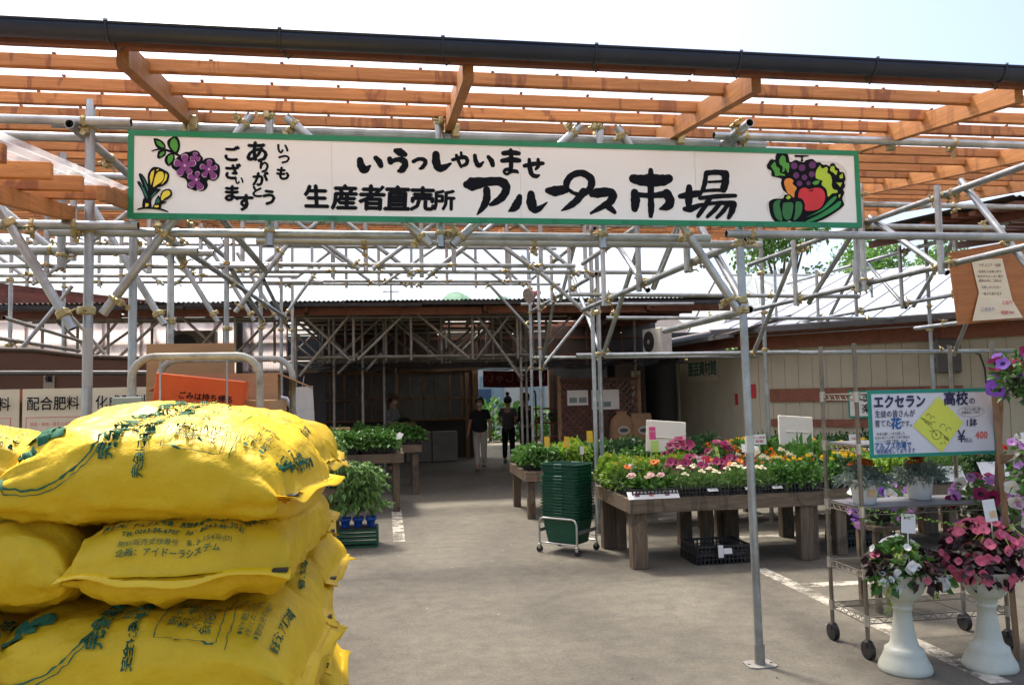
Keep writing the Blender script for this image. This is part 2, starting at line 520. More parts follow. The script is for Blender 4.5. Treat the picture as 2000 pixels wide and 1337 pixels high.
# ================================================================== ground
def ground_material():
    m, nt, b = _new('worn_asphalt')
    L = nt.links
    tc = nt.nodes.new('ShaderNodeTexCoord')
    def N(scale, detail=6, rough=0.6, dist=0.0):
        n = nt.nodes.new('ShaderNodeTexNoise')
        n.inputs['Scale'].default_value = scale; n.inputs['Detail'].default_value = detail
        n.inputs['Roughness'].default_value = rough; n.inputs['Distortion'].default_value = dist
        L.new(tc.outputs['Object'], n.inputs['Vector'])
        return n
    big = N(0.55, 6, 0.6, 0.6)
    fine = N(48, 5, 0.85)
    mid = N(7, 6, 0.65)
    base = _ramp(nt, big.outputs['Fac'], [(0.30, (0.108, 0.098, 0.076)), (0.48, (0.146, 0.132, 0.101)), (0.66, (0.186, 0.169, 0.130))])
    mr = _ramp(nt, mid.outputs['Fac'], [(0.35, (0.72, 0.72, 0.72)), (0.65, (1.12, 1.11, 1.08))])
    m1 = nt.nodes.new('ShaderNodeMixRGB'); m1.blend_type = 'MULTIPLY'; m1.inputs['Fac'].default_value = 0.8
    L.new(base.outputs['Color'], m1.inputs['Color1']); L.new(mr.outputs['Color'], m1.inputs['Color2'])
    fr = _ramp(nt, fine.outputs['Fac'], [(0.3, (0.45, 0.45, 0.45)), (0.72, (1.40, 1.38, 1.34))])
    m2 = nt.nodes.new('ShaderNodeMixRGB'); m2.blend_type = 'MULTIPLY'; m2.inputs['Fac'].default_value = 0.75
    L.new(m1.outputs['Color'], m2.inputs['Color1']); L.new(fr.outputs['Color'], m2.inputs['Color2'])
    # oil stains and reddish dirt
    st = N(1.1, 8, 0.7, 1.2)
    sr = _ramp(nt, st.outputs['Fac'], [(0.57, (0, 0, 0)), (0.74, (0.5, 0.5, 0.5))])
    m3 = nt.nodes.new('ShaderNodeMixRGB'); L.new(sr.outputs['Color'], m3.inputs['Fac'])
    L.new(m2.outputs['Color'], m3.inputs['Color1']); m3.inputs['Color2'].default_value = (0.095, 0.085, 0.07, 1)
    # cracks
    vo = nt.nodes.new('ShaderNodeTexVoronoi'); vo.feature = 'DISTANCE_TO_EDGE'; vo.inputs['Scale'].default_value = 0.33
    wv = nt.nodes.new('ShaderNodeVectorMath'); wv.operation = 'ADD'
    ws = nt.nodes.new('ShaderNodeVectorMath'); ws.operation = 'SCALE'; ws.inputs['Scale'].default_value = 0.55
    cn = N(2.6, 6, 0.7)
    L.new(cn.outputs['Color'], ws.inputs[0]); L.new(tc.outputs['Object'], wv.inputs[0]); L.new(ws.outputs[0], wv.inputs[1])
    L.new(wv.outputs[0], vo.inputs['Vector'])
    cr = _ramp(nt, vo.outputs['Distance'], [(0.0, (0.30, 0.30, 0.30)), (0.005, (0, 0, 0))])
    m4 = nt.nodes.new('ShaderNodeMixRGB'); L.new(cr.outputs['Color'], m4.inputs['Fac'])
    L.new(m3.outputs['Color'], m4.inputs['Color1']); m4.inputs['Color2'].default_value = (0.06, 0.055, 0.047, 1)
    # pale grit
    gv = nt.nodes.new('ShaderNodeTexVoronoi'); gv.inputs['Scale'].default_value = 26
    L.new(tc.outputs['Object'], gv.inputs['Vector'])
    gr = _ramp(nt, gv.outputs['Distance'], [(0.03, (0.5, 0.5, 0.5)), (0.07, (0, 0, 0))])
    m5 = nt.nodes.new('ShaderNodeMixRGB'); L.new(gr.outputs['Color'], m5.inputs['Fac'])
    L.new(m4.outputs['Color'], m5.inputs['Color1']); m5.inputs['Color2'].default_value = (0.30, 0.28, 0.24, 1)
    L.new(m5.outputs['Color'], b.inputs['Base Color'])
    b.inputs['Roughness'].default_value = 0.82
    bn = nt.nodes.new('ShaderNodeBump'); bn.inputs['Strength'].default_value = 0.5; bn.inputs['Distance'].default_value = 0.006
    L.new(fine.outputs['Fac'], bn.inputs['Height']); L.new(bn.outputs['Normal'], b.inputs['Normal'])
    return m

def paint_material():
    """worn road paint: chips let the asphalt through"""
    m, nt, b = _new('worn_road_paint')
    L = nt.links
    tc = nt.nodes.new('ShaderNodeTexCoord')
    n = nt.nodes.new('ShaderNodeTexNoise'); n.inputs['Scale'].default_value = 9; n.inputs['Detail'].default_value = 9; n.inputs['Roughness'].default_value = 0.72
    L.new(tc.outputs['Object'], n.inputs['Vector'])
    vo = nt.nodes.new('ShaderNodeTexVoronoi'); vo.feature = 'DISTANCE_TO_EDGE'; vo.inputs['Scale'].default_value = 6
    L.new(tc.outputs['Object'], vo.inputs['Vector'])
    col = _ramp(nt, n.outputs['Fac'], [(0.4, (0.52, 0.47, 0.37)), (0.6, (0.66, 0.62, 0.52))])
    ck = _ramp(nt, vo.outputs['Distance'], [(0.0, (0.6, 0.6, 0.6)), (0.025, (0, 0, 0))])
    mx = nt.nodes.new('ShaderNodeMixRGB'); L.new(ck.outputs['Color'], mx.inputs['Fac']); L.new(col.outputs['Color'], mx.inputs['Color1'])
    mx.inputs['Color2'].default_value = (0.17, 0.15, 0.12, 1)
    L.new(mx.outputs['Color'], b.inputs['Base Color'])
    b.inputs['Roughness'].default_value = 0.75
    tp = nt.nodes.new('ShaderNodeBsdfTransparent')
    n2 = nt.nodes.new('ShaderNodeTexNoise'); n2.inputs['Scale'].default_value = 3.5; n2.inputs['Detail'].default_value = 10; n2.inputs['Roughness'].default_value = 0.75
    L.new(tc.outputs['Object'], n2.inputs['Vector'])
    wr = _ramp(nt, n2.outputs['Fac'], [(0.42, (1, 1, 1)), (0.56, (0.12, 0.12, 0.12))])
    ms = nt.nodes.new('ShaderNodeMixShader'); L.new(wr.outputs['Color'], ms.inputs['Fac'])
    L.new(b.outputs['BSDF'], ms.inputs[1]); L.new(tp.outputs['BSDF'], ms.inputs[2])
    L.new(ms.outputs['Shader'], nt.nodes['Material Output'].inputs['Surface'])
    return m

g = MB()
g.add([(-400, -60, 0), (400, -60, 0), (400, 900, 0), (-400, 900, 0)], [(0, 1, 2, 3)])
ground = tag(g.build('ground', ground_material()), kind='structure')
road_paint = paint_material()
def line(x0, y0, x1, y1, w):
    d = V((x1 - x0, y1 - y0, 0)).normalized(); s = V((d.y, -d.x, 0)) * w / 2
    a = V((x0, y0, 0.004)); b2 = V((x1, y1, 0.004))
    o = MB().add([a - s, a + s, b2 + s, b2 - s], [(0, 1, 2, 3)]).build('parking_line', road_paint)
    tag(o, kind='structure')
line(0.12, 8.9, 0.115, 12.4, 0.13)
line(3.22, 3.9, 3.235, 6.75, 0.13)
line(3.31, 6.09, 5.6, 5.98, 0.13)
line(3.3, 9.55, 6.2, 9.4, 0.13)
line(3.1, 8.2, 6.0, 8.1, 0.13)
line(-0.6, 3.55, 0.35, 3.45, 0.10)
line(3.32, 3.75, 6.0, 3.4, 0.13)

# ================================================================== canopy frame of scaffold tubes
TR = 0.0243

def clamp_mesh():
    mb = MB()
    mb.cbox((0, 0, 0), (0.058, 0.058, 0.038), ch=0.013)
    mb.cbox((0.046, 0, 0), (0.034, 0.03, 0.04), ch=0.006)
    mb.tube((0.05, -0.048, 0), (0.05, 0.05, 0), 0.0065, 6)
    mb.cbox((0.05, 0.034, 0), (0.022, 0.014, 0.022), ch=0.004)
    mb.add([(0.055, -0.05, 0.02), (0.075, -0.062, 0.012), (0.062, -0.05, -0.018), (0.05, -0.042, 0.0)], [(0, 1, 2, 3)])
    return mb.mesh('clamp', brass)
CLAMP = clamp_mesh()
def coupler_mesh():
    mb = MB()
    mb.cbox((0, 0, 0), (0.060, 0.058, 0.046), ch=0.008)
    mb.cbox((0.0, 0.038, 0), (0.042, 0.03, 0.040), ch=0.006)
    mb.tube((-0.05, 0.03, 0), (0.052, 0.03, 0), 0.006, 6)
    return mb.mesh('coupler', brass)
COUPLER = coupler_mesh()

def tub(parent, name, p0, p1, mat=None, cl=(), r=TR, n=12, kind=CLAMP):
    """one scaffold tube as a part; cl = distances from p0 (m) that carry a clamp (sub-part)"""
    mat = mat or galv
    p0 = V(p0); p1 = V(p1)
    o = MB().tube(p0, p1, r, n, hollow=0.14, mi_in=1).obuild(name, [mat, tube_in], parent, (p0 + p1) / 2)
    d = (p1 - p0).normalized()
    for i, t in enumerate(cl):
        if t < 0: t = (p1 - p0).length + t
        q = d.to_track_quat('Z', 'Y') @ Euler((0, 0, random.uniform(0, 6.28))).to_quaternion()
        c = link('clamp', kind, o, loc=(p0 + d * t) - (p0 + p1) / 2, rot=q.to_euler())
    return o

random.seed(4)
main = thing('market_canopy', 'open market canopy of galvanised scaffold tubes under an orange timber and clear sheet roof', 'canopy', (0.3, 4.44, 0))

def truss_x(parent, Y, xs, zl, zu, mat=None, x0=None, x1=None, flip=0, stub=0.07, clamps=True):
    """flat truss along X; xs = positions of the uprights; V diagonals between"""
    x0 = xs[0] - 0.3 if x0 is None else x0
    x1 = xs[-1] + 0.3 if x1 is None else x1
    c = lambda *a: a if clamps else ()
    tub(parent, 'lower_chord', (x0, Y, zl), (x1, Y, zl), mat, c(*[x - x0 for x in xs[1:-1:2]]))
    tub(parent, 'upper_chord', (x0 + 0.06, Y + 0.01, zu), (x1 - 0.05, Y + 0.01, zu), mat)
    for i, x in enumerate(xs):
        tub(parent, 'upright', (x, Y - 0.05, zl - stub), (x, Y - 0.05, zu + stub), mat, c(stub, -stub))
    for i in range(len(xs) - 1):
        a, b2 = xs[i] + 0.10, xs[i + 1] - 0.10
        za, zb = (zu, zl) if (i + flip) % 2 == 0 else (zl, zu)
        e = 0.05 if za > zb else -0.05
        tub(parent, 'brace', (a - 0.03, Y - 0.052, za + e), (b2 + 0.03, Y - 0.052, zb - e), mat, c(0.06, -0.06))

def truss_y(parent, X, ys, zl, zu, mat=None, y0=None, y1=None, flip=0, stub=0.07, clamps=True):
    y0 = ys[0] - 0.3 if y0 is None else y0
    y1 = ys[-1] + 0.3 if y1 is None else y1
    c = lambda *a: a if clamps else ()
    tub(parent, 'lower_chord', (X, y0, zl), (X, y1, zl), mat, c(*[v - y0 + k * 0.09 for v in ys for k in (-1, 0, 1)]))
    tub(parent, 'upper_chord', (X + 0.01, y0 + 0.04, zu), (X + 0.01, y1, zu), mat, c(*[v - y0 - 0.04 + k * 0.09 for v in ys for k in (-1, 0, 1)]))
    for y in ys:
        tub(parent, 'upright', (X - 0.05, y, zl - stub), (X - 0.05, y, zu + stub), mat)
    for i in range(len(ys) - 1):
        za, zb = (zu, zl) if (i + flip) % 2 == 0 else (zl, zu)
        e = 0.05 if za > zb else -0.05
        tub(parent, 'brace', (X + 0.052, ys[i] + 0.07, za + e), (X + 0.052, ys[i + 1] - 0.07, zb - e), mat)

ZL, ZU = 2.50, 3.085
# ---- front row of bay one
for p0, p1, cl in (
    ((-1.75, 4.50, ZU), (2.31, 4.50, ZU), (0.68, 1.13, 2.07, 3.0)),
    ((2.05, 4.55, ZU - 0.02), (2.60, 4.55, ZU - 0.02), ())):
    tub(main, 'upper_chord', p0, p1, None, cl)
tub(main, 'lower_chord', (-1.75, 4.50, ZL), (1.93, 4.50, ZL), None, (0.12, 0.55))
tub(main, 'lower_chord', (-0.72, 4.64, ZL - 0.01), (2.33, 4.64, ZL - 0.01), None, (0.6, 1.6))
tub(main, 'upper_chord', (-1.4, 4.64, ZU), (2.2, 4.64, ZU))
for x in (-0.62, 0.31, 1.25):
    tub(main, 'upright', (x, 4.445, ZL - 0.075), (x, 4.445, ZU + 0.105), None, (0.08, -0.055))
tub(main, 'brace', (-0.715, 4.44, 3.145), (-1.465, 4.44, 2.055), None, (0.06, 0.80, -0.10))
tub(main, 'brace', (-0.53, 4.44, 3.14), (0.255, 4.44, 2.435), None, (0.06, -0.07))
tub(main, 'brace', (1.135, 4.44, 3.145), (0.375, 4.44, 2.435), None, (0.06, -0.07))
tub(main, 'brace', (1.355, 4.44, 3.145), (2.075, 4.44, 2.045), None, (0.06, 0.76, -0.10))
# posts: left row, right front post, second and third row
def post(x, y, z, cl=(), mat=None, lean=0.0, plate=True, kind=CLAMP):
    o = tub(main, 'post', (x, y, 0.0), (x + lean, y, z), mat, cl, n=14, kind=kind)
    if plate:
        m = MB().prism([(-0.085, -0.05), (-0.05, -0.07), (0.05, -0.07), (0.085, -0.05), (0.085, 0.05), (0.05, 0.07), (-0.05, 0.07), (-0.085, 0.05)], 0.0, 0.008, plane='xy')
        m.tube((0, 0, 0.008), (0, 0, 0.12), 0.030, 12)
        for s in (-1, 1): m.tube((s * 0.068, 0, 0.008), (s * 0.068, 0, 0.014), 0.009, 6)
        m.build('base_plate', galv_old, o, loc=(-lean / 2, 0, -z / 2))
    return o
XL = -1.53
pl = post(XL, 4.42, 3.19, (2.07, 2.5, 3.05), kind=COUPLER)
post(XL + 0.04, 5.02, 3.12)
post(XL - 0.02, 6.10, 3.20, (2.17, 2.72), kind=COUPLER)
post(XL + 0.02, 7.95, 3.45, (2.27, 2.9), kind=COUPLER)
post(XL + 0.02, 10.05, 3.7, (2.45, 3.07), kind=COUPLER)
post(XL, 12.15, 3.95, (2.6, 2.85, 3.3), kind=COUPLER)
post(XL + 0.07, 12.95, 4.05, (2.65, 3.4), kind=COUPLER)
post(-4.52, 10.5, 3.6, (2.3, 3.1), kind=COUPLER)
post(-4.70, 12.6, 3.8, (2.4, 3.3), kind=COUPLER)
post(2.118, 4.445, 3.20, (2.06, 2.12, 2.46), lean=-0.03, kind=COUPLER)
post(2.33, 8.80, 3.68, (2.48, 2.62, 2.93), kind=COUPLER)
post(2.41, 8.84, 3.15, (2.02, 2.5, 2.93), kind=COUPLER)
post(2.34, 12.80, 3.9, (2.0, 2.9, 3.3), kind=COUPLER)
post(2.42, 12.45, 3.3, (2.3, 2.9), kind=COUPLER)
post(4.50, 8.98, 3.75, (2.05, 2.5, 2.98), kind=COUPLER)
post(4.62, 9.75, 3.2, (1.95,))
post(6.60, 12.7, 3.6, (2.0, 2.6), kind=COUPLER)
post(6.95, 9.3, 3.5, (2.0, 2.3, 2.6), kind=COUPLER)
post(8.20, 12.4, 3.3, (2.0,))
# right front post: taped joint
MB().tube((2.108, 4.445, 1.22), (2.107, 4.445, 1.32), TR + 0.0016, 14, caps=False).wbuild('tape_wrap', pm('masking_tape', (0.62, 0.66, 0.56), rough=0.6), main)
MB().tube((XL, 4.42, 1.68), (XL, 4.42, 1.98), TR + 0.0014, 14, caps=False).wbuild('tape_wrap', sheet_mat('clear_tape', (0.85, 0.86, 0.82), 0.3, 0.3), main)
# knee braces against the left row
for Y, zl, ztop, xa, xb in ((7.95, 2.42, 3.20, -1.42, -0.84), (12.2, 2.82, 3.6, -1.47, -0.93)):
    tub(main, 'brace', (xa, Y - 0.06, zl), (xb, Y - 0.06, ztop), None, (0.07, -0.25))
for Y in (4.40, 6.10, 7.95, 10.05, 12.15):
    zt = 2.0 + 0.10 * (Y - 4.4)
    tub(main, 'brace', (XL - 0.045, Y - 0.06, zt - 0.03), (XL - 0.62, Y - 0.06, zt + 0.96 if Y > 5 else zt + 0.98), None, (0.09, 0.62), kind=COUPLER)
# trusses of the left bays, stepping up with the roof
for k, (Y, xe) in enumerate(((6.10, -1.25), (7.95, -1.13), (10.05, -1.08), (12.15, -0.92))):
    z = ZL + 0.105 * (Y - 4.44)
    truss_x(main, Y, [-5.0, -4.05, -3.1, -2.2], z, z + 0.56, x0=-5.6, x1=xe, flip=k)
tub(main, 'lower_chord', (-3.6, 4.36, 2.508), (-1.27, 4.36, 2.508), None, (2.02, 1.82))
tub(main, 'upper_chord', (-3.6, 4.36, 3.056), (-1.31, 4.36, 3.056), None, (2.06,))
tub(main, 'upper_chord', (-3.6, 4.62, 3.05), (-1.0, 4.62, 3.05))
for x in (-1.92, -2.55): tub(main, 'upright', (x, 5.1, 2.40), (x, 5.1, 3.1), None, (0.08,))
tub(main, 'lower_chord', (-5.0, 5.15, 2.52), (-1.15, 5.15, 2.52), None, (3.0, 3.5))
tub(main, 'side_rail', (-4.3, 7.6, 2.34), (-4.55, 12.8, 2.36), galv_old, (2.9,))
tub(main, 'side_rail', (-4.2, 9.6, 2.55), (-4.6, 13.0, 2.52), galv_old)
tub(main, 'brace', (-4.45, 10.3, 2.05), (-3.75, 10.3, 3.0), None, (0.1,))
tub(main, 'brace', (-4.6, 12.5, 2.9), (-3.8, 12.5, 1.95), galv_old, (-0.1,))
# lengthways tubes of the left row
tub(main, 'side_rail', (XL + 0.06, 5.4, 2.70), (XL + 0.06, 12.3, 2.78), None, (0.6, 2.55, 4.6, 6.7))
tub(main, 'side_rail', (XL - 0.06, 4.3, 3.02), (XL - 0.06, 8.3, 3.02), None, (0.6, 2.4))
tub(main, 'side_rail', (-1.22, 4.4, 3.0), (-0.95, 6.6, 2.62))
tub(main, 'brace', (XL + 0.05, 5.0, 3.02), (XL + 0.05, 6.2, 2.62), None, (-0.08,))
tub(main, 'brace', (XL + 0.05, 8.0, 2.86), (XL + 0.05, 10.1, 2.52), None, (-0.1,))
tub(main, 'brace', (XL + 0.05, 10.1, 3.05), (XL + 0.05, 12.2, 2.70), None, (-0.1,))
# second row (two trusses back to back) and third row
xsB = [-1.5, -0.56, 0.395, 1.35, 2.25]
truss_x(main, 8.80, xsB, 2.955, 3.50, x0=-1.6, x1=3.3, flip=1)
truss_x(main, 8.42, [-1.1, -0.2, 0.72, 1.66], 2.965, 3.45, x0=-1.75, x1=2.05, flip=0)
truss_x(main, 13.0, [-1.65, -0.62, 0.42, 1.47, 2.35], 3.40, 4.0, x0=-2.0, x1=2.9, flip=1)
truss_x(main, 12.4, [-1.1, -0.1, 0.95, 1.95], 3.36, 3.9, x0=-1.6, x1=2.3, flip=0)
tub(main, 'brace', (1.50, 8.7, 3.12), (2.28, 8.7, 2.44), None, (0.5, -0.08))
tub(main, 'brace', (1.62, 12.9, 3.45), (2.33, 12.9, 2.66), None, (0.1, -0.08))
tub(main, 'tie_rail', (2.05, 8.72, 2.69), (5.6, 8.72, 2.66), None, (0.3, 2.4))
tub(main, 'tie_rail', (2.2, 9.1, 2.02), (5.0, 9.1, 2.02))
tub(main, 'tie_rail', (3.0, 10.6, 2.60), (9.0, 10.6, 2.55), None, (1.5, 3.9))
tub(main, 'tie_rail', (2.36, 12.75, 2.16), (7.4, 12.75, 2.12), None, (0.05, 2.6))
tub(main, 'tie_rail', (4.3, 9.2, 2.02), (10.0, 9.2, 2.0), None, (0.35, 2.7))
tub(main, 'tie_rail', (2.2, 12.9, 3.05), (5.2, 12.9, 3.05))
# lengthways trusses
truss_y(main, 2.17, [5.35, 6.45, 7.55], ZL, 3.02, y0=4.55, y1=8.6)
tub(main, 'side_rail', (2.17, 4.5, 2.07), (2.17, 6.0, 2.06))
truss_y(main, 2.36, [9.8, 10.9, 11.9], 2.92, 3.45, y0=8.7, y1=12.9)
tub(main, 'brace', (2.42, 8.72, 2.0), (2.42, 7.3, 3.0), None, (0.06, 0.7))
tub(main, 'brace', (2.46, 8.9, 1.98), (2.46, 10.2, 3.1), None, (0.06,))
tub(main, 'brace', (2.20, 4.6, 2.08), (2.20, 5.6, 3.05), None, (0.07,))
tub(main, 'brace', (2.42, 12.4, 1.95), (2.42, 11.2, 3.0), None, (0.06,))
tub(main, 'brace', (2.5, 12.7, 2.0), (3.3, 12.7, 2.95), None, (0.06, -0.1))
truss_y(main, 4.22, [5.42, 6.50, 7.60], ZL, 3.04, y0=4.2, y1=8.75, flip=1)
tub(main, 'upright', (4.16, 6.39, 2.43), (4.16, 6.39, 3.38), None, (0.1, 0.5, 0.85))
tub(main, 'brace', (4.28, 5.30, 3.12), (4.28, 4.45, 2.02), None, (0.1, 0.7))
tub(main, 'brace', (4.30, 8.9, 1.98), (4.30, 7.75, 3.08), None, (0.06,))
tub(main, 'tie_rail', (4.1, 6.43, 3.21), (8.0, 6.43, 3.2), None, (0.1, 1.0))
tub(main, 'tie_rail', (4.1, 6.43, 3.01), (5.6, 6.43, 3.01), None, (0.1, 1.3))
truss_y(main, 6.55, [8.2, 9.2, 10.2, 11.2], 2.63, 3.30, y0=7.4, y1=12.2)
tub(main, 'side_rail', (6.3, 7.0, 2.27), (6.3, 8.7, 2.27), None, (0.4, 1.2))
tub(main, 'brace', (6.95, 8.9, 1.95), (6.7, 8.2, 2.5), None, (0.08,))
# front bars of the bay to the right
tub(main, 'upper_chord', (1.93, 4.385, 3.092), (5.2, 4.385, 3.092), None, (0.20, 1.58))
tub(main, 'lower_chord', (1.985, 4.385, 2.505), (5.2, 4.385, 2.505), None, (0.16,))
tub(main, 'cross_tube', (2.02, 4.10, 3.075), (2.05, 5.4, 3.075), None, (0.12,))

# ================================================================== timber and sheet roof
ROOF_S = 0.12
def rz(y, z0): return z0 + ROOF_S * (y - 4.45)
RX0, RX1 = -6.2, 6.0
for x in (-5.2, -3.75, -2.4, -1.06, 0.37, 1.72, 3.1, 4.45, 5.7):
    y0, y1 = 3.41, 13.5
    for ya, yb, dx in ((y0, 7.4, 0.0), (7.2, 10.6, 0.05), (10.4, y1, 0.0)):
        m = MB()
        w, h = 0.048, 0.105
        pts = []
        for y in (ya, yb):
            zb = rz(y, 3.098)
            pts += [(x + dx - w / 2, y, zb), (x + dx + w / 2, y, zb), (x + dx + w / 2, y, zb + h), (x + dx - w / 2, y, zb + h)]
        m.add(pts, [(0, 1, 2, 3), (7, 6, 5, 4), (0, 4, 5, 1), (1, 5, 6, 2), (2, 6, 7, 3), (3, 7, 4, 0)])
        r = m.obuild('rafter', larch_y, main, (x, (ya + yb) / 2, rz((ya + yb) / 2, 3.15)))
    if x > -3:
        MB().cbox((x + 0.035, 4.47, 3.10), (0.045, 0.05, 0.075), ch=0.004).wbuild('rafter_bracket', brass, main)
PUR_H = 0.060
nP = 0
purl = [3.72]
y = 4.085
while y < 13.5:
    purl.append(y)
    y += 0.338
for k, y in enumerate(purl):
    xa = RX0 + random.uniform(-0.1, 0.1)
    joints = [xa, random.uniform(-3.5, -1.5), random.uniform(1.0, 3.4), RX1 + random.uniform(-0.05, 0.05)]
    for a, b2 in zip(joints, joints[1:]):
        zb = rz(y, 3.161) + random.uniform(-0.003, 0.004)
        t = 0.038
        MB().cbox(((a + b2) / 2, y, zb + PUR_H / 2), (b2 - a - 0.004, t, PUR_H), ch=0.003).obuild('purlin', larch, main, ((a + b2) / 2, y, zb))
for a, b2 in ((-6.2, -2.2), (-2.195, 1.4), (1.405, 6.0)):
    MB().cbox(((a + b2) / 2, 3.385, 3.078), (b2 - a, 0.036, 0.088), ch=0.003).obuild('fascia_board', oldwood, main, ((a + b2) / 2, 3.385, 3.07))
# roof screws standing proud of the purlins
sc = MB()
for k, y in enumerate(purl[:9]):
    x = -3.0 + random.uniform(0, 0.3)
    while x < 5.5:
        z = rz(y, 3.161) + PUR_H
        sc.cbox((x, y - 0.012, z + 0.006), (0.016, 0.018, 0.012), ch=0.003)
        x += 0.34 + random.uniform(-0.04, 0.04)
tag(sc.wbuild('roof_screws', oldwood, main), kind='stuff')
# corrugated clear sheets
def corrugated(width, length, pitch=0.0762, amp=0.009, seg=8):
    n = int(width / pitch * seg) + 1
    vs, fs = [], []
    for j in range(2):
        for i in range(n):
            x = i * pitch / seg
            vs.append((x, j * length, amp * (1 + cos(2 * pi * x / pitch)) + 0.0))
    for i in range(n - 1):
        fs.append((i, i + 1, n + i + 1, n + i))
    return MB().add(vs, fs, smooth=True)
shm = corrugated(0.68, 5.2).mesh('roof_sheet', clear_sheet)
ang = math.atan(ROOF_S)
x = RX0 - 0.1
i = 0
while x < RX1:
    for ya in (3.33, 8.45):
        zz = rz(ya, 3.161 + PUR_H + 0.006) + (0.004 if ya > 8 else 0) + 0.0025 * (i % 2)
        s = link('roof_sheet', shm, main, loc=V((x, ya, zz)) - world_loc(main), rot=(ang, 0, 0))
    x += 0.61
    i += 1
# eaves gutter: half-round section with rolled lip, hung on strap brackets
gut = MB()
prof = []
for i in range(13):
    a = pi + pi * i / 12
    prof.append((3.310 + 0.045 * cos(a), 0.057 * sin(a)))
prof_out = prof
vs = []
segs = [-4.5, 0.2, 6.5]
def gz(x): return 3.092
for x in segs:
    for (yy, zz) in prof_out: vs.append((x, yy, gz(x) + zz))
    for (yy, zz) in reversed(prof_out): vs.append((x, 3.310 + (yy - 3.310) * 0.94, gz(x) + zz * 0.94))
n = len(prof_out) * 2
fs = []
for s in range(len(segs) - 1):
    for j in range(n):
        fs.append((s * n + j, s * n + (j + 1) % n, (s + 1) * n + (j + 1) % n, (s + 1) * n + j))
gut.add(vs, fs, smooth=True)
for x0, x1 in zip(segs, segs[1:]):
    gut.tube((x0, 3.266, gz(x0) + 0.001), (x1, 3.266, gz(x1) + 0.001), 0.006, 8)
gutter = gut.wbuild('gutter', navy_pvc, main)
bx = -1.08
bracket_mat = pm('dark_bracket_steel', (0.05, 0.055, 0.07), rough=0.45, metal=0.5)
tip_mat = pm('bracket_tip', (0.55, 0.58, 0.62), rough=0.4, metal=0.3)
while bx < 4.4:
    m = MB()
    pts = [(bx, 3.310 + 0.0475 * cos(pi + pi * i / 10), gz(bx) + 0.0595 * sin(pi + pi * i / 10)) for i in range(11)]
    m.path(pts, 0.0045, 6)
    m.path([(bx, 3.362, gz(bx) - 0.03), (bx + 0.010, 3.364, gz(bx) - 0.065), (bx + 0.022, 3.366, gz(bx) - 0.075), (bx + 0.04, 3.37, gz(bx) - 0.055)], 0.003, 6)
    m.cbox((bx, 3.262, gz(bx) + 0.009), (0.016, 0.010, 0.006), mi=1)
    m.wbuild('gutter_bracket', [bracket_mat, tip_mat], gutter)
    bx += 0.665
# lower eaves roof on the left
low = thing('side_eaves_roof', 'lower timber eaves roof with clear sheet, left of the big sign', 'roof', (-2.2, 3.8, 2.4))
for x in (-1.62, -2.6, -3.5):
    m = MB()
    pts = []
    for y in (2.5, 4.42):
        zb = 2.535 + ROOF_S * (y - 4.36)
        pts += [(x - 0.022, y, zb), (x + 0.022, y, zb), (x + 0.022, y, zb + 0.075), (x - 0.022, y, zb + 0.075)]
    m.add(pts, [(0, 1, 2, 3), (7, 6, 5, 4), (0, 4, 5, 1), (1, 5, 6, 2), (2, 6, 7, 3), (3, 7, 4, 0)])
    m.obuild('rafter', larch_y, low, (x, 3.4, 2.45))
m = MB()
pts = []
for y in (4.02, 5.6):
    zb = 2.60 + ROOF_S * (y - 4.36)
    pts += [(-1.36, y, zb), (-1.32, y, zb), (-1.32, y, zb + 0.07), (-1.36, y, zb + 0.07)]
m.add(pts, [(0, 1, 2, 3), (7, 6, 5, 4), (0, 4, 5, 1), (1, 5, 6, 2), (2, 6, 7, 3), (3, 7, 4, 0)])
m.obuild('rafter', larch_y, low, (-1.34, 4.8, 2.6))
for y in (2.66, 3.03, 3.42, 3.78, 4.10):
    zb = 2.612 + ROOF_S * (y - 4.36)
    xe = -1.335 + random.uniform(-0.01, 0.01)
    MB().cbox(((-4 + xe) / 2, y, zb + 0.034), (xe + 4, 0.036, 0.068), ch=0.003).obuild('purlin', larch, low, (-2.7, y, zb))
shl = corrugated(0.68, 1.85).mesh('roof_sheet', clear_sheet)
for i in range(5):
    link('roof_sheet', shl, low, loc=V((-1.29 - 0.68 - 0.60 * i, 2.45, 2.685 + ROOF_S * (2.45 - 4.36) + 0.003 * (i % 2))) - world_loc(low), rot=(ang, 0, 0))
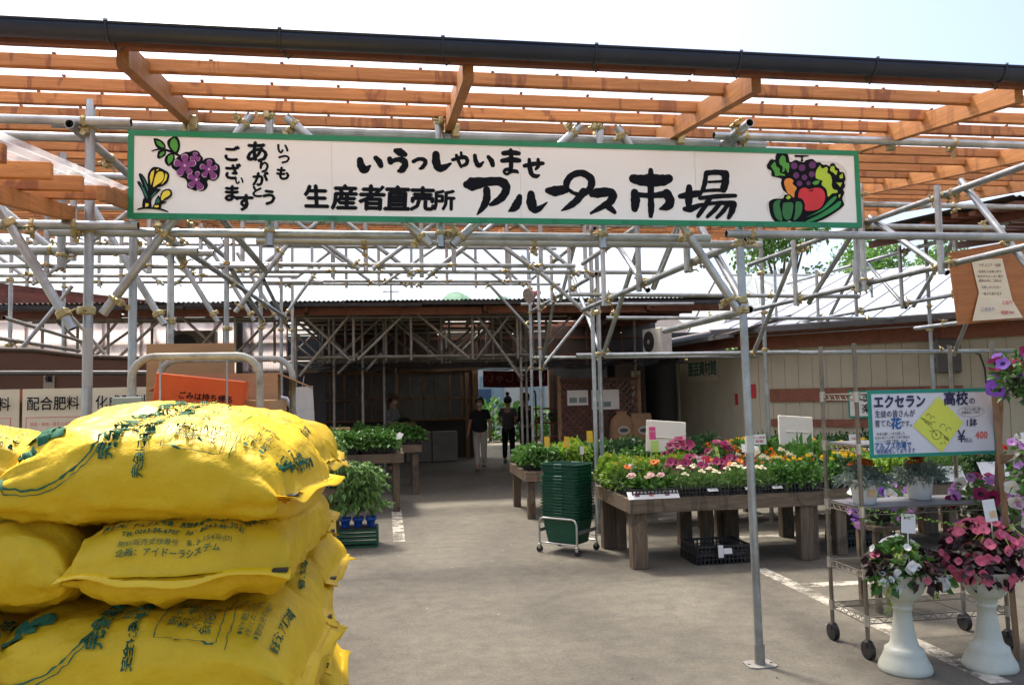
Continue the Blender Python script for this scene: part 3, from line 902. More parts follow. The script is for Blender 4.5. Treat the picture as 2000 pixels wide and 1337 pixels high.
SIGN_STROKES = [[(1.19,0.336,0.017),(1.196,0.304,0.022),(1.215,0.282,0.023),(1.244,0.304,0.007)],[(1.275,0.349,0.014),(1.293,0.329,0.018),(1.302,0.307,0.015)],[(1.385,0.392,0.015),(1.407,0.385,0.0235),(1.434,0.373,0.015)],[(1.351,0.345,0.015),(1.355,0.328,0.016)],[(1.355,0.328,0.013),(1.387,0.342,0.013),(1.423,0.34,0.019),(1.435,0.315,0.018),(1.416,0.286,0.019),(1.399,0.279,0.01)],[(1.48,0.334,0.011),(1.51,0.349,0.011),(1.54,0.345,0.0125),(1.545,0.326,0.0125),(1.527,0.301,0.011),(1.515,0.295,0.007)],[(1.605,0.378,0.0205),(1.606,0.334,0.024),(1.62,0.301,0.022),(1.648,0.305,0.0185),(1.686,0.328,0.007)],[(1.697,0.349,0.0095),(1.729,0.359,0.0115),(1.764,0.366,0.0125),(1.779,0.349,0.0115),(1.773,0.328,0.011),(1.756,0.318,0.0095)],[(1.745,0.392,0.0075),(1.747,0.373,0.008)],[(1.719,0.375,0.0095),(1.73,0.342,0.01),(1.744,0.31,0.008)],[(1.822,0.377,0.011),(1.827,0.345,0.0135),(1.844,0.32,0.0145),(1.869,0.341,0.006)],[(1.898,0.371,0.011),(1.915,0.349,0.0155),(1.922,0.325,0.0135)],[(1.984,0.394,0.0135),(2.028,0.399,0.0165),(2.072,0.396,0.0125)],[(1.976,0.351,0.0125),(2.027,0.358,0.0175),(2.073,0.355,0.0135)],[(2.026,0.414,0.0105),(2.028,0.37,0.013),(2.025,0.304,0.0125)],[(2.025,0.304,0.0115),(1.995,0.3,0.0105),(1.985,0.285,0.008),(2.002,0.275,0.008),(2.025,0.29,0.01),(2.053,0.293,0.0115),(2.064,0.285,0.007)],[(2.103,0.325,0.0115),(2.155,0.337,0.0135),(2.209,0.342,0.0115)],[(2.182,0.364,0.0095),(2.182,0.328,0.0125),(2.167,0.307,0.0075)],[(2.131,0.363,0.0095),(2.134,0.311,0.0145),(2.145,0.276,0.0135),(2.169,0.267,0.0125),(2.185,0.273,0.007)],[(1.774,0.211,0.022),(1.801,0.214,0.0385),(1.877,0.228,0.0265),(1.953,0.233,0.0255),(1.984,0.22,0.0285),(1.996,0.189,0.0235),(1.972,0.144,0.0225),(1.931,0.113,0.0175),(1.905,0.1,0.01)],[(1.885,0.185,0.02),(1.884,0.132,0.022),(1.863,0.086,0.018),(1.83,0.044,0.005)],[(2.071,0.148,0.0155),(2.06,0.115,0.0235),(2.039,0.084,0.0225),(2.006,0.063,0.004)],[(2.137,0.165,0.0205),(2.138,0.116,0.0295),(2.151,0.081,0.0255),(2.18,0.081,0.0175),(2.228,0.118,0.004)],[(2.234,0.186,0.0175),(2.276,0.184,0.0305),(2.338,0.196,0.0225)],[(2.34,0.19,0.0175),(2.346,0.239,0.02),(2.38,0.278,0.019),(2.437,0.291,0.0205),(2.487,0.259,0.023),(2.483,0.209,0.0205),(2.442,0.169,0.0145),(2.39,0.172,0.0115),(2.357,0.192,0.011)],[(2.443,0.184,0.023),(2.399,0.131,0.0205),(2.357,0.099,0.0175),(2.31,0.072,0.004)],[(2.49,0.169,0.0175),(2.521,0.177,0.029),(2.59,0.184,0.026),(2.613,0.166,0.027),(2.597,0.129,0.023),(2.546,0.097,0.0175),(2.481,0.06,0.0075)],[(2.557,0.113,0.0125),(2.593,0.093,0.019),(2.621,0.068,0.0125)],[(2.845,0.317,0.0145),(2.844,0.265,0.0245)],[(2.738,0.265,0.0265),(2.785,0.257,0.0325),(2.844,0.258,0.0365),(2.915,0.26,0.034),(2.954,0.271,0.025)],[(2.844,0.265,0.0235),(2.84,0.16,0.019),(2.84,0.097,0.02),(2.836,0.049,0.0135)],[(2.744,0.184,0.023),(2.747,0.137,0.0285),(2.741,0.09,0.021)],[(2.75,0.173,0.016),(2.841,0.168,0.016),(2.923,0.178,0.021)],[(2.936,0.18,0.0295),(2.956,0.141,0.0275),(2.94,0.109,0.0265),(2.894,0.091,0.0075)],[(3.017,0.167,0.014),(3.072,0.176,0.023),(3.138,0.188,0.018)],[(3.075,0.222,0.018),(3.072,0.174,0.0255),(3.068,0.121,0.02)],[(3.042,0.093,0.0135),(3.08,0.095,0.021),(3.152,0.123,0.0095)],[(3.182,0.309,0.0135),(3.172,0.25,0.0155),(3.155,0.201,0.0135)],[(3.185,0.308,0.016),(3.243,0.314,0.016),(3.296,0.309,0.0185)],[(3.302,0.305,0.024),(3.298,0.253,0.0235),(3.285,0.214,0.022)],[(3.196,0.255,0.0075),(3.287,0.261,0.0085)],[(3.157,0.201,0.0095),(3.227,0.207,0.0105),(3.29,0.208,0.0115)],[(3.137,0.158,0.0115),(3.248,0.171,0.014),(3.358,0.177,0.0115)],[(3.204,0.166,0.014),(3.175,0.123,0.016),(3.122,0.052,0.0125)],[(3.178,0.125,0.0115),(3.269,0.133,0.0125),(3.341,0.126,0.0215)],[(3.344,0.126,0.0215),(3.331,0.083,0.019),(3.31,0.045,0.0115)],[(3.258,0.127,0.013),(3.225,0.09,0.014),(3.179,0.049,0.0105)],[(3.307,0.123,0.013),(3.278,0.084,0.0135),(3.237,0.045,0.0105)]]
SIGN_ART = [('k',[(0.121,0.425),(0.141,0.424),(0.165,0.412),(0.18,0.393),(0.182,0.373),(0.162,0.364),(0.142,0.372),(0.128,0.393)]),('leaf',[(0.133,0.413),(0.155,0.408),(0.173,0.389),(0.177,0.377),(0.162,0.378),(0.142,0.39)]),('k',[(0.23,0.447),(0.24,0.438),(0.254,0.409),(0.254,0.373),(0.241,0.346),(0.222,0.347),(0.199,0.374),(0.19,0.4),(0.195,0.419),(0.212,0.432)]),('leaf',[(0.225,0.43),(0.24,0.413),(0.244,0.38),(0.234,0.355),(0.219,0.365),(0.206,0.386),(0.208,0.412)]),('k',[(0.145,0.356),(0.169,0.366),(0.185,0.357),(0.182,0.335),(0.165,0.322),(0.149,0.315),(0.14,0.327)]),('leaf',[(0.159,0.349),(0.175,0.357),(0.177,0.346),(0.165,0.331),(0.154,0.326),(0.152,0.336)]),('k',[(0.182,0.328),(0.199,0.345),(0.222,0.347),(0.229,0.326),(0.226,0.301),(0.209,0.282),(0.196,0.278),(0.182,0.292),(0.178,0.31)]),('leaf',[(0.196,0.33),(0.212,0.34),(0.222,0.336),(0.219,0.311),(0.199,0.286),(0.192,0.307)]),('k',[(0.113,0.359),(0.145,0.37),(0.182,0.37),(0.229,0.355),(0.256,0.337),(0.249,0.33),(0.212,0.347),(0.175,0.36),(0.145,0.361),(0.115,0.354)]),('k',[(0.216,0.297),(0.236,0.319),(0.253,0.337),(0.273,0.35),(0.286,0.356),(0.303,0.357),(0.33,0.366),(0.35,0.358),(0.359,0.34),(0.371,0.326),(0.371,0.311),(0.381,0.321),(0.401,0.327),(0.425,0.322),(0.436,0.302),(0.454,0.288),(0.458,0.266),(0.456,0.241),(0.449,0.219),(0.426,0.202),(0.404,0.209),(0.392,0.2),(0.397,0.178),(0.385,0.157),(0.365,0.146),(0.344,0.152),(0.331,0.148),(0.307,0.159),(0.292,0.166),(0.292,0.191),(0.28,0.212),(0.257,0.219),(0.24,0.233),(0.236,0.251),(0.213,0.272)]),('lilac',[(0.271,0.296),(0.261,0.326),(0.268,0.341),(0.287,0.344),(0.296,0.329),(0.289,0.296),(0.289,0.296),(0.313,0.315),(0.329,0.313),(0.337,0.295),(0.326,0.28),(0.295,0.277),(0.293,0.278),(0.315,0.261),(0.317,0.246),(0.305,0.234),(0.291,0.239),(0.28,0.267),(0.28,0.264),(0.27,0.232),(0.255,0.224),(0.239,0.234),(0.239,0.253),(0.264,0.276),(0.265,0.277),(0.235,0.276),(0.224,0.288),(0.227,0.307),(0.244,0.313),(0.27,0.295)]),('purple',[(0.271,0.295),(0.262,0.323),(0.269,0.337),(0.286,0.339),(0.295,0.326),(0.288,0.295),(0.289,0.295),(0.311,0.313),(0.326,0.311),(0.333,0.294),(0.323,0.281),(0.294,0.278),(0.292,0.278),(0.313,0.263),(0.315,0.249),(0.303,0.237),(0.29,0.242),(0.28,0.268),(0.28,0.266),(0.271,0.236),(0.257,0.228),(0.242,0.237),(0.242,0.255),(0.265,0.276),(0.266,0.277),(0.238,0.276),(0.228,0.287),(0.231,0.305),(0.246,0.31),(0.271,0.295)]),('pink',[(0.286,0.282),(0.284,0.278),(0.28,0.276),(0.275,0.278),(0.274,0.282),(0.276,0.287),(0.28,0.289),(0.284,0.286)]),('lilac',[(0.395,0.277),(0.389,0.303),(0.396,0.315),(0.411,0.316),(0.418,0.303),(0.41,0.276),(0.409,0.275),(0.429,0.288),(0.44,0.286),(0.445,0.272),(0.437,0.261),(0.413,0.261),(0.416,0.259),(0.44,0.239),(0.441,0.222),(0.426,0.21),(0.411,0.216),(0.401,0.248),(0.401,0.251),(0.391,0.226),(0.379,0.22),(0.366,0.229),(0.368,0.244),(0.389,0.261),(0.389,0.262),(0.364,0.263),(0.355,0.274),(0.359,0.289),(0.373,0.293),(0.394,0.277)]),('purple',[(0.395,0.276),(0.389,0.3),(0.396,0.312),(0.41,0.313),(0.417,0.3),(0.409,0.276),(0.409,0.274),(0.427,0.287),(0.438,0.284),(0.442,0.271),(0.434,0.262),(0.412,0.261),(0.415,0.259),(0.437,0.241),(0.438,0.225),(0.425,0.213),(0.41,0.22),(0.401,0.249),(0.401,0.252),(0.392,0.229),(0.381,0.223),(0.369,0.232),(0.37,0.246),(0.39,0.262),(0.39,0.262),(0.366,0.263),(0.358,0.273),(0.362,0.288),(0.375,0.291),(0.395,0.276)]),('pink',[(0.408,0.265),(0.406,0.261),(0.401,0.259),(0.397,0.261),(0.396,0.265),(0.398,0.27),(0.402,0.272),(0.406,0.269)]),('lilac',[(0.334,0.219),(0.331,0.242),(0.338,0.252),(0.351,0.251),(0.356,0.239),(0.347,0.217),(0.342,0.211),(0.35,0.215),(0.354,0.214),(0.355,0.209),(0.352,0.205),(0.343,0.206),(0.353,0.2),(0.374,0.177),(0.374,0.16),(0.358,0.15),(0.343,0.158),(0.337,0.191),(0.337,0.193),(0.324,0.168),(0.311,0.163),(0.299,0.174),(0.301,0.19),(0.325,0.205),(0.326,0.206),(0.301,0.21),(0.293,0.221),(0.299,0.237),(0.313,0.239),(0.333,0.22)]),('purple',[(0.335,0.218),(0.332,0.239),(0.338,0.249),(0.35,0.248),(0.355,0.237),(0.347,0.216),(0.342,0.211),(0.349,0.215),(0.353,0.213),(0.354,0.208),(0.351,0.205),(0.343,0.206),(0.352,0.201),(0.372,0.18),(0.372,0.164),(0.357,0.154),(0.343,0.162),(0.337,0.192),(0.337,0.194),(0.325,0.171),(0.313,0.166),(0.301,0.176),(0.304,0.191),(0.326,0.205),(0.327,0.206),(0.304,0.21),(0.296,0.22),(0.302,0.235),(0.315,0.237),(0.333,0.22)]),('pink',[(0.345,0.208),(0.343,0.203),(0.339,0.201),(0.335,0.203),(0.333,0.208),(0.335,0.213),(0.34,0.214),(0.344,0.212)]),('lilac',[(0.326,0.333),(0.32,0.345),(0.326,0.354),(0.339,0.354),(0.345,0.345),(0.338,0.332),(0.339,0.332),(0.353,0.331),(0.358,0.322),(0.351,0.308),(0.34,0.307),(0.332,0.32),(0.331,0.32),(0.323,0.307),(0.313,0.308),(0.305,0.321),(0.31,0.332),(0.326,0.333)]),('purple',[(0.327,0.332),(0.321,0.344),(0.326,0.352),(0.338,0.352),(0.344,0.344),(0.338,0.332),(0.338,0.332),(0.352,0.331),(0.356,0.322),(0.35,0.309),(0.339,0.308),(0.332,0.321),(0.331,0.321),(0.324,0.309),(0.314,0.309),(0.307,0.321),(0.312,0.332),(0.326,0.332)]),('k',[(0.043,0.193),(0.057,0.191),(0.072,0.168),(0.053,0.218),(0.053,0.234),(0.068,0.231),(0.086,0.204),(0.097,0.179),(0.095,0.222),(0.103,0.247),(0.119,0.268),(0.136,0.271),(0.156,0.267),(0.183,0.253),(0.198,0.242),(0.203,0.221),(0.193,0.189),(0.17,0.17),(0.14,0.159),(0.157,0.154),(0.16,0.149),(0.14,0.127),(0.12,0.105),(0.114,0.087),(0.116,0.059),(0.107,0.052),(0.071,0.053),(0.073,0.097),(0.079,0.108),(0.064,0.15),(0.047,0.178)]),('yellow',[(0.128,0.255),(0.113,0.244),(0.106,0.219),(0.111,0.173),(0.12,0.201),(0.126,0.234)]),('yellow',[(0.136,0.23),(0.149,0.245),(0.169,0.245),(0.176,0.224),(0.166,0.195),(0.143,0.177),(0.123,0.164),(0.128,0.202)]),('yellow',[(0.184,0.24),(0.193,0.228),(0.188,0.203),(0.173,0.185),(0.163,0.177),(0.178,0.206)]),('yellow',[(0.138,0.254),(0.149,0.261),(0.151,0.256),(0.139,0.249)]),('dgreen',[(0.061,0.227),(0.08,0.201),(0.098,0.158),(0.097,0.137),(0.083,0.169),(0.075,0.2)]),('dgreen',[(0.055,0.182),(0.077,0.158),(0.095,0.115),(0.097,0.096),(0.08,0.122),(0.069,0.154)]),('dgreen',[(0.112,0.109),(0.127,0.134),(0.143,0.143),(0.13,0.123),(0.114,0.105)]),('yellow',[(0.086,0.078),(0.101,0.076),(0.101,0.062),(0.085,0.057)]),('k',[(0.046,0.047),(0.074,0.056),(0.107,0.055),(0.157,0.052),(0.197,0.037),(0.194,0.031),(0.154,0.043),(0.107,0.047),(0.074,0.046),(0.048,0.04)]),('k',[(0.16,0.127),(0.17,0.145),(0.187,0.153),(0.207,0.153),(0.217,0.139),(0.215,0.117),(0.197,0.101),(0.174,0.088),(0.189,0.088),(0.187,0.081),(0.164,0.07),(0.161,0.052),(0.121,0.055),(0.13,0.073),(0.135,0.095),(0.15,0.12),(0.157,0.109)]),('yellow',[(0.173,0.138),(0.193,0.147),(0.208,0.139),(0.205,0.121),(0.183,0.106),(0.167,0.092),(0.163,0.109)]),('dgreen',[(0.149,0.107),(0.157,0.091),(0.154,0.079),(0.137,0.077),(0.14,0.095)]),('yellow',[(0.127,0.059),(0.134,0.066),(0.15,0.068),(0.152,0.059),(0.141,0.054)]),('white2',[(3.556,0.367),(3.585,0.407),(3.614,0.413),(3.62,0.442),(3.649,0.46),(3.71,0.444),(3.729,0.406),(3.9,0.4),(4.014,0.393),(4.075,0.341),(4.071,0.262),(4.057,0.207),(4.056,0.139),(4.009,0.084),(3.902,0.029),(3.777,-0.002),(3.767,0.017),(3.614,0.016),(3.556,0.087),(3.559,0.145),(3.652,0.19),(3.646,0.282),(3.595,0.286)]),('k',[(3.563,0.363),(3.59,0.4),(3.618,0.398),(3.623,0.427),(3.646,0.452),(3.664,0.443),(3.695,0.442),(3.706,0.415),(3.713,0.386),(3.749,0.401),(3.775,0.392),(3.8,0.388),(3.816,0.401),(3.858,0.409),(3.883,0.39),(3.904,0.391),(3.924,0.376),(3.945,0.377),(3.966,0.368),(3.974,0.383),(3.998,0.386),(4.01,0.364),(4.028,0.352),(4.032,0.335),(4.058,0.33),(4.067,0.291),(4.058,0.271),(4.062,0.247),(4.048,0.227),(4.055,0.207),(4.04,0.173),(4.049,0.143),(4.043,0.124),(3.988,0.084),(3.903,0.039),(3.819,0.013),(3.777,0.003),(3.774,0.027),(3.747,0.02),(3.716,0.019),(3.696,0.031),(3.66,0.023),(3.604,0.023),(3.575,0.063),(3.565,0.126),(3.574,0.15),(3.605,0.163),(3.656,0.166),(3.668,0.188),(3.688,0.191),(3.659,0.219),(3.648,0.258),(3.654,0.282),(3.626,0.291),(3.591,0.3),(3.59,0.329),(3.567,0.343)]),('leaf',[(3.588,0.359),(3.615,0.386),(3.624,0.359),(3.644,0.345),(3.645,0.321),(3.673,0.312),(3.675,0.302),(3.647,0.304),(3.614,0.301),(3.61,0.325)]),('leaf',[(3.644,0.399),(3.663,0.426),(3.683,0.414),(3.687,0.385),(3.707,0.376),(3.702,0.332),(3.694,0.322),(3.68,0.351),(3.674,0.331),(3.659,0.326),(3.665,0.355),(3.645,0.374)]),('grape',[(3.759,0.365),(3.756,0.355),(3.747,0.347),(3.736,0.344),(3.726,0.346),(3.718,0.354),(3.716,0.364),(3.719,0.374),(3.727,0.382),(3.738,0.385),(3.749,0.383),(3.757,0.375)]),('grape',[(3.809,0.354),(3.806,0.344),(3.797,0.336),(3.786,0.333),(3.776,0.335),(3.768,0.343),(3.766,0.353),(3.769,0.363),(3.777,0.371),(3.788,0.374),(3.799,0.372),(3.807,0.364)]),('grape',[(3.878,0.373),(3.875,0.362),(3.866,0.354),(3.855,0.351),(3.843,0.353),(3.835,0.361),(3.833,0.372),(3.836,0.383),(3.845,0.391),(3.857,0.394),(3.868,0.391),(3.876,0.384)]),('grape',[(3.767,0.307),(3.764,0.297),(3.757,0.29),(3.747,0.288),(3.737,0.29),(3.73,0.297),(3.728,0.306),(3.731,0.315),(3.738,0.322),(3.748,0.325),(3.758,0.323),(3.765,0.316)]),('grape',[(3.819,0.296),(3.816,0.287),(3.809,0.28),(3.799,0.278),(3.79,0.28),(3.784,0.286),(3.782,0.295),(3.784,0.304),(3.792,0.31),(3.801,0.313),(3.81,0.311),(3.817,0.304)]),('grape',[(3.868,0.316),(3.865,0.307),(3.858,0.3),(3.848,0.297),(3.838,0.299),(3.831,0.306),(3.829,0.315),(3.832,0.325),(3.84,0.332),(3.85,0.334),(3.859,0.332),(3.866,0.325)]),('grape',[(3.784,0.258),(3.782,0.25),(3.775,0.244),(3.766,0.241),(3.757,0.243),(3.751,0.249),(3.749,0.258),(3.752,0.266),(3.759,0.272),(3.768,0.274),(3.776,0.272),(3.782,0.266)]),('grape',[(3.838,0.261),(3.836,0.254),(3.831,0.25),(3.824,0.248),(3.817,0.249),(3.812,0.254),(3.811,0.26),(3.813,0.267),(3.818,0.271),(3.825,0.273),(3.832,0.272),(3.836,0.267)]),('k',[(3.743,0.43),(3.828,0.43),(3.829,0.423),(3.797,0.418),(3.796,0.393),(3.78,0.392),(3.784,0.416),(3.745,0.418)]),('orange',[(3.682,0.285),(3.708,0.288),(3.728,0.274),(3.722,0.255),(3.747,0.231),(3.733,0.206),(3.726,0.172),(3.704,0.189),(3.688,0.196),(3.672,0.239),(3.669,0.268)]),('lime',[(3.903,0.371),(3.918,0.352),(3.945,0.362),(3.954,0.348),(3.948,0.328),(3.968,0.314),(3.977,0.279),(3.973,0.25),(3.985,0.226),(4.008,0.221),(4.005,0.206),(3.973,0.201),(3.946,0.181),(3.938,0.225),(3.908,0.253),(3.914,0.278),(3.874,0.292),(3.877,0.336)]),('lime',[(3.974,0.365),(3.995,0.368),(3.999,0.344),(4.014,0.339),(4.005,0.314),(3.987,0.329),(3.967,0.341)]),('lime',[(4.026,0.31),(4.048,0.325),(4.049,0.296),(4.028,0.293)]),('lime',[(4.003,0.268),(4.042,0.268),(4.028,0.241),(4.015,0.256)]),('lime',[(4.015,0.194),(4.028,0.199),(4.025,0.185),(4.015,0.175)]),('leaf',[(3.847,0.262),(3.868,0.277),(3.899,0.278),(3.885,0.255),(3.861,0.25)]),('red',[(3.755,0.192),(3.767,0.221),(3.798,0.233),(3.829,0.223),(3.86,0.233),(3.902,0.231),(3.924,0.205),(3.925,0.166),(3.902,0.121),(3.864,0.099),(3.797,0.095),(3.794,0.134),(3.779,0.163),(3.754,0.172)]),('k',[(3.813,0.223),(3.828,0.215),(3.855,0.224),(3.849,0.213),(3.828,0.209)]),('pepper',[(3.643,0.154),(3.615,0.153),(3.594,0.131),(3.593,0.083),(3.61,0.044),(3.64,0.03),(3.646,0.04),(3.64,0.088),(3.632,0.127)]),('pepper',[(3.655,0.137),(3.681,0.142),(3.717,0.138),(3.716,0.099),(3.702,0.051),(3.681,0.037),(3.659,0.045),(3.648,0.084)]),('pepper',[(3.737,0.146),(3.763,0.148),(3.777,0.129),(3.771,0.085),(3.748,0.051),(3.717,0.034),(3.729,0.08),(3.732,0.124)]),('lime',[(3.672,0.169),(3.693,0.186),(3.708,0.172),(3.689,0.159)]),('cuke',[(3.8,0.054),(3.895,0.102),(3.945,0.151),(3.988,0.184),(4.001,0.177),(3.976,0.147),(3.916,0.102),(3.863,0.077)]),('cuke',[(3.794,0.03),(3.884,0.072),(3.959,0.117),(4.013,0.153),(4.028,0.148),(4.011,0.118),(3.946,0.078),(3.872,0.043),(3.804,0.023)])]
# ================================================================== big sign
sign = thing('sign_board', 'long white market sign with green border, black brush lettering, flowers and vegetables', 'sign', (0.76, 4.37, 2.55))
SX0, SZ0, SW, SH, SY = -1.32, 2.55, 4.155, 0.463, 4.36
pw = SW / 4
for i in range(4):      # four joined panels
    MB().box((SX0 + i * pw + 0.0008, SY, SZ0 + 0.004), (SX0 + (i + 1) * pw - 0.0008, SY + 0.012, SZ0 + SH - 0.004)).wbuild('panel', sign_white, sign)
for a, b2 in (((SX0 - 0.004, SZ0 - 0.004), (SX0 + SW + 0.004, SZ0 + 0.026)), ((SX0 - 0.004, SZ0 + SH - 0.026), (SX0 + SW + 0.004, SZ0 + SH + 0.004)),
              ((SX0 - 0.004, SZ0 + 0.0262), (SX0 + 0.026, SZ0 + SH - 0.0262)), ((SX0 + SW - 0.026, SZ0 + 0.0262), (SX0 + SW + 0.004, SZ0 + SH - 0.0262))):
    MB().box((a[0], SY - 0.004, a[1]), (b2[0], SY + 0.016, b2[1])).wbuild('border', sign_green, sign)
for i in range(10):
    x = SX0 + 0.2 + i * 0.41
    MB().box((x, SY - 0.0052, SZ0 - 0.005), (x + 0.045, SY - 0.0042, SZ0 + 0.02)).wbuild('clip', pm('clip_green', (0.012, 0.2, 0.09), rough=0.3), sign)

def catmull(pts, sub=5):
    out = []
    n = len(pts)
    for i in range(n - 1):
        p0, p1, p2, p3 = pts[max(i - 1, 0)], pts[i], pts[i + 1], pts[min(i + 2, n - 1)]
        for j in range(sub):
            t = j / sub
            out.append(tuple(0.5 * ((2 * b) + (-a + c) * t + (2 * a - 5 * b + 4 * c - d) * t * t + (-a + 3 * b - 3 * c + d) * t ** 3) for a, b, c, d in zip(p0, p1, p2, p3)))
    out.append(tuple(pts[-1]))
    return out

def brush(mb, pts, fn, mi=0, lift=0.0):
    """a brush stroke of varying width as one flat ribbon with round ends"""
    pp = catmull(pts) if len(pts) > 2 else catmull([pts[0], tuple((a + b) / 2 for a, b in zip(*pts)), pts[1]])
    L_, R_ = [], []
    n = len(pp)
    for i, (x, z, r) in enumerate(pp):
        a = pp[max(i - 1, 0)]; b = pp[min(i + 1, n - 1)]
        d = V((b[0] - a[0], b[1] - a[1])); d = d.normalized() if d.length > 1e-9 else V((1, 0))
        w = max(r, 0.0006) * (1 + 0.05 * sin(i * 1.7))
        L_.append((x - d.y * w, z + d.x * w)); R_.append((x + d.y * w, z - d.x * w))
    def cap(c, r, d, sgn):
        o = []
        for k in range(1, 6):
            a = pi / 2 - pi * k / 6
            v = V((-d.y, d.x)) * sin(a) + d * cos(a) * sgn
            o.append((c[0] + v.x * r, c[1] + v.y * r))
        return o
    d0 = V((pp[1][0] - pp[0][0], pp[1][1] - pp[0][1])).normalized(); d1 = V((pp[-1][0] - pp[-2][0], pp[-1][1] - pp[-2][1])).normalized()
    c1 = cap(pp[-1], max(pp[-1][2], 0.0006), d1, 1)
    c0 = cap(pp[0], max(pp[0][2], 0.0006), d0, -1)
    vs = [fn(a, b, lift) for a, b in L_] + [fn(a, b, lift) for a, b in R_]
    fs = [(i, i + 1, n + i + 1, n + i) for i in range(n - 1)]
    mb.add(vs, fs, mi)
    e = [L_[-1]] + c1 + [R_[-1]]
    mb.add([fn(a, b, lift) for a, b in e], [tuple(range(len(e)))], mi)
    e = [L_[0]] + c0 + [R_[0]]
    mb.add([fn(a, b, lift) for a, b in e], [tuple(range(len(e)))], mi)

def sfn(a, b, lift=0.0): return V((SX0 + a, SY - 0.0012 - 0.0003 * lift, SZ0 + b))
# characters: which strokes belong to which one
groups = [2, 3, 1, 1, 3, 2, 4, 3, 2, 2, 3, 2, 6, 14]
k = 0
for gcount in groups:
    mb = MB()
    for j in range(gcount):
        brush(mb, SIGN_STROKES[k], sfn, 0, j)
        k += 1
    mb.wbuild('lettering', ink, sign)
small = [('生', .956, .118, .135), ('産', 1.108, .117, .145), ('者', 1.254, .117, .148), ('直', 1.389, .114, .148), ('売', 1.527, .116, .142), ('所', 1.648, .112, .122),
         ('い', .78, .383, .066), ('つ', .788, .327, .066), ('も', .782, .246, .08), ('あ', .647, .357, .125), ('り', .684, .28, .07), ('が', .663, .212, .084), ('と', .647, .145, .07), ('う', .71, .113, .092),
         ('ご', .515, .345, .09), ('ざ', .518, .248, .09), ('い', .555, .205, .05), ('ま', .516, .132, .096), ('す', .584, .083, .10)]
for ch, a, b2, h in small:
    mb = MB()
    sl = random.uniform(-0.06, 0.06)
    put_text(mb, ch, lambda u, v, kk, a=a, b2=b2: sfn(a + u, b2 + v, kk), h, bold=0.040 if h > 0.11 else 0.05, sx=1.02, shear=sl)
    mb.wbuild('lettering', ink, sign)
ART_COL = {'k': ink, 'leaf': pm('art_leaf', (0.09, 0.40, 0.05)), 'lilac': pm('art_lilac', (0.72, 0.50, 0.72)), 'purple': pm('art_purple', (0.26, 0.05, 0.26)), 'pink': pm('art_pink', (0.85, 0.62, 0.8)),
           'yellow': pm('art_yellow', (0.88, 0.75, 0.07), (0.85, 0.66, 0.05)), 'dgreen': pm('art_dark_green', (0.02, 0.17, 0.10)), 'white2': pm('art_white', (0.82, 0.81, 0.75)), 'grape': pm('art_grape', (0.14, 0.025, 0.15)),
           'orange': pm('art_orange', (0.90, 0.33, 0.05)), 'lime': pm('art_lime', (0.50, 0.70, 0.05)), 'red': pm('art_red', (0.70, 0.035, 0.05)), 'pepper': pm('art_pepper', (0.03, 0.20, 0.06)), 'cuke': pm('art_cucumber', (0.02, 0.30, 0.08))}
lay = {}
pic = {}
for i, (cn, pts) in enumerate(SIGN_ART):
    nm = 'flower_picture' if pts[0][0] < 2 else 'vegetable_picture'
    if nm not in pic: pic[nm] = [MB(), []]
    mb, ms = pic[nm]
    if ART_COL[cn] not in ms: ms.append(ART_COL[cn])
    cp = catmull([p for p in pts] + [pts[0]], 3)[:-1] if len(pts) > 6 else pts
    lay[nm] = lay.get(nm, 0) + 1
    bmx = bmesh.new()
    fv = [bmx.verts.new((p[0], p[1], 0)) for p in cp]
    bmx.faces.new(fv)
    bmesh.ops.triangulate(bmx, faces=bmx.faces[:])
    bmx.verts.index_update()
    mb.add([sfn(v.co.x, v.co.y, lay[nm] * 0.5) for v in bmx.verts], [[v.index for v in f.verts] for f in bmx.faces], ms.index(ART_COL[cn]))
    bmx.free()
for nm, (mb, ms) in pic.items():
    mb.wbuild(nm, ms, sign)
# ================================================================== rear market shed
shed = thing('market_shed', 'dark rear market shed with lattice truss, rusty corrugated roof edge and shaded interior', 'building', (0.5, 13.9, 0))
rust_tin = pm('rusty_roof_tin', (0.055, 0.045, 0.042), (0.035, 0.03, 0.03), rough=0.7, scale=4, dirt=(0.16, 0.06, 0.03), dscale=1.5, damt=0.5)
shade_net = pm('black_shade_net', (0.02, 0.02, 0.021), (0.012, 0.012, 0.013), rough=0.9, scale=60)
added_skylight = sheet_mat('added_milky_skylight', (0.80, 0.80, 0.78), 0.15, 0.7)  # milky roof sheets added to let light into the dark shed
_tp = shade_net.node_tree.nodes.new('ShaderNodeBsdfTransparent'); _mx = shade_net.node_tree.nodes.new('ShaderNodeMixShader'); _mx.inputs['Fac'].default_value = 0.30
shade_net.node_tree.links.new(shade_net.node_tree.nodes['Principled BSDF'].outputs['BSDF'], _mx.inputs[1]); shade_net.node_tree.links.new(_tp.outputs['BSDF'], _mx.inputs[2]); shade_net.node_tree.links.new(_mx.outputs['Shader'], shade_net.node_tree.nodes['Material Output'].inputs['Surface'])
brown_panel = sheet_mat('brown_frosted_panel', (0.16, 0.12, 0.105), 0.10, 0.35)
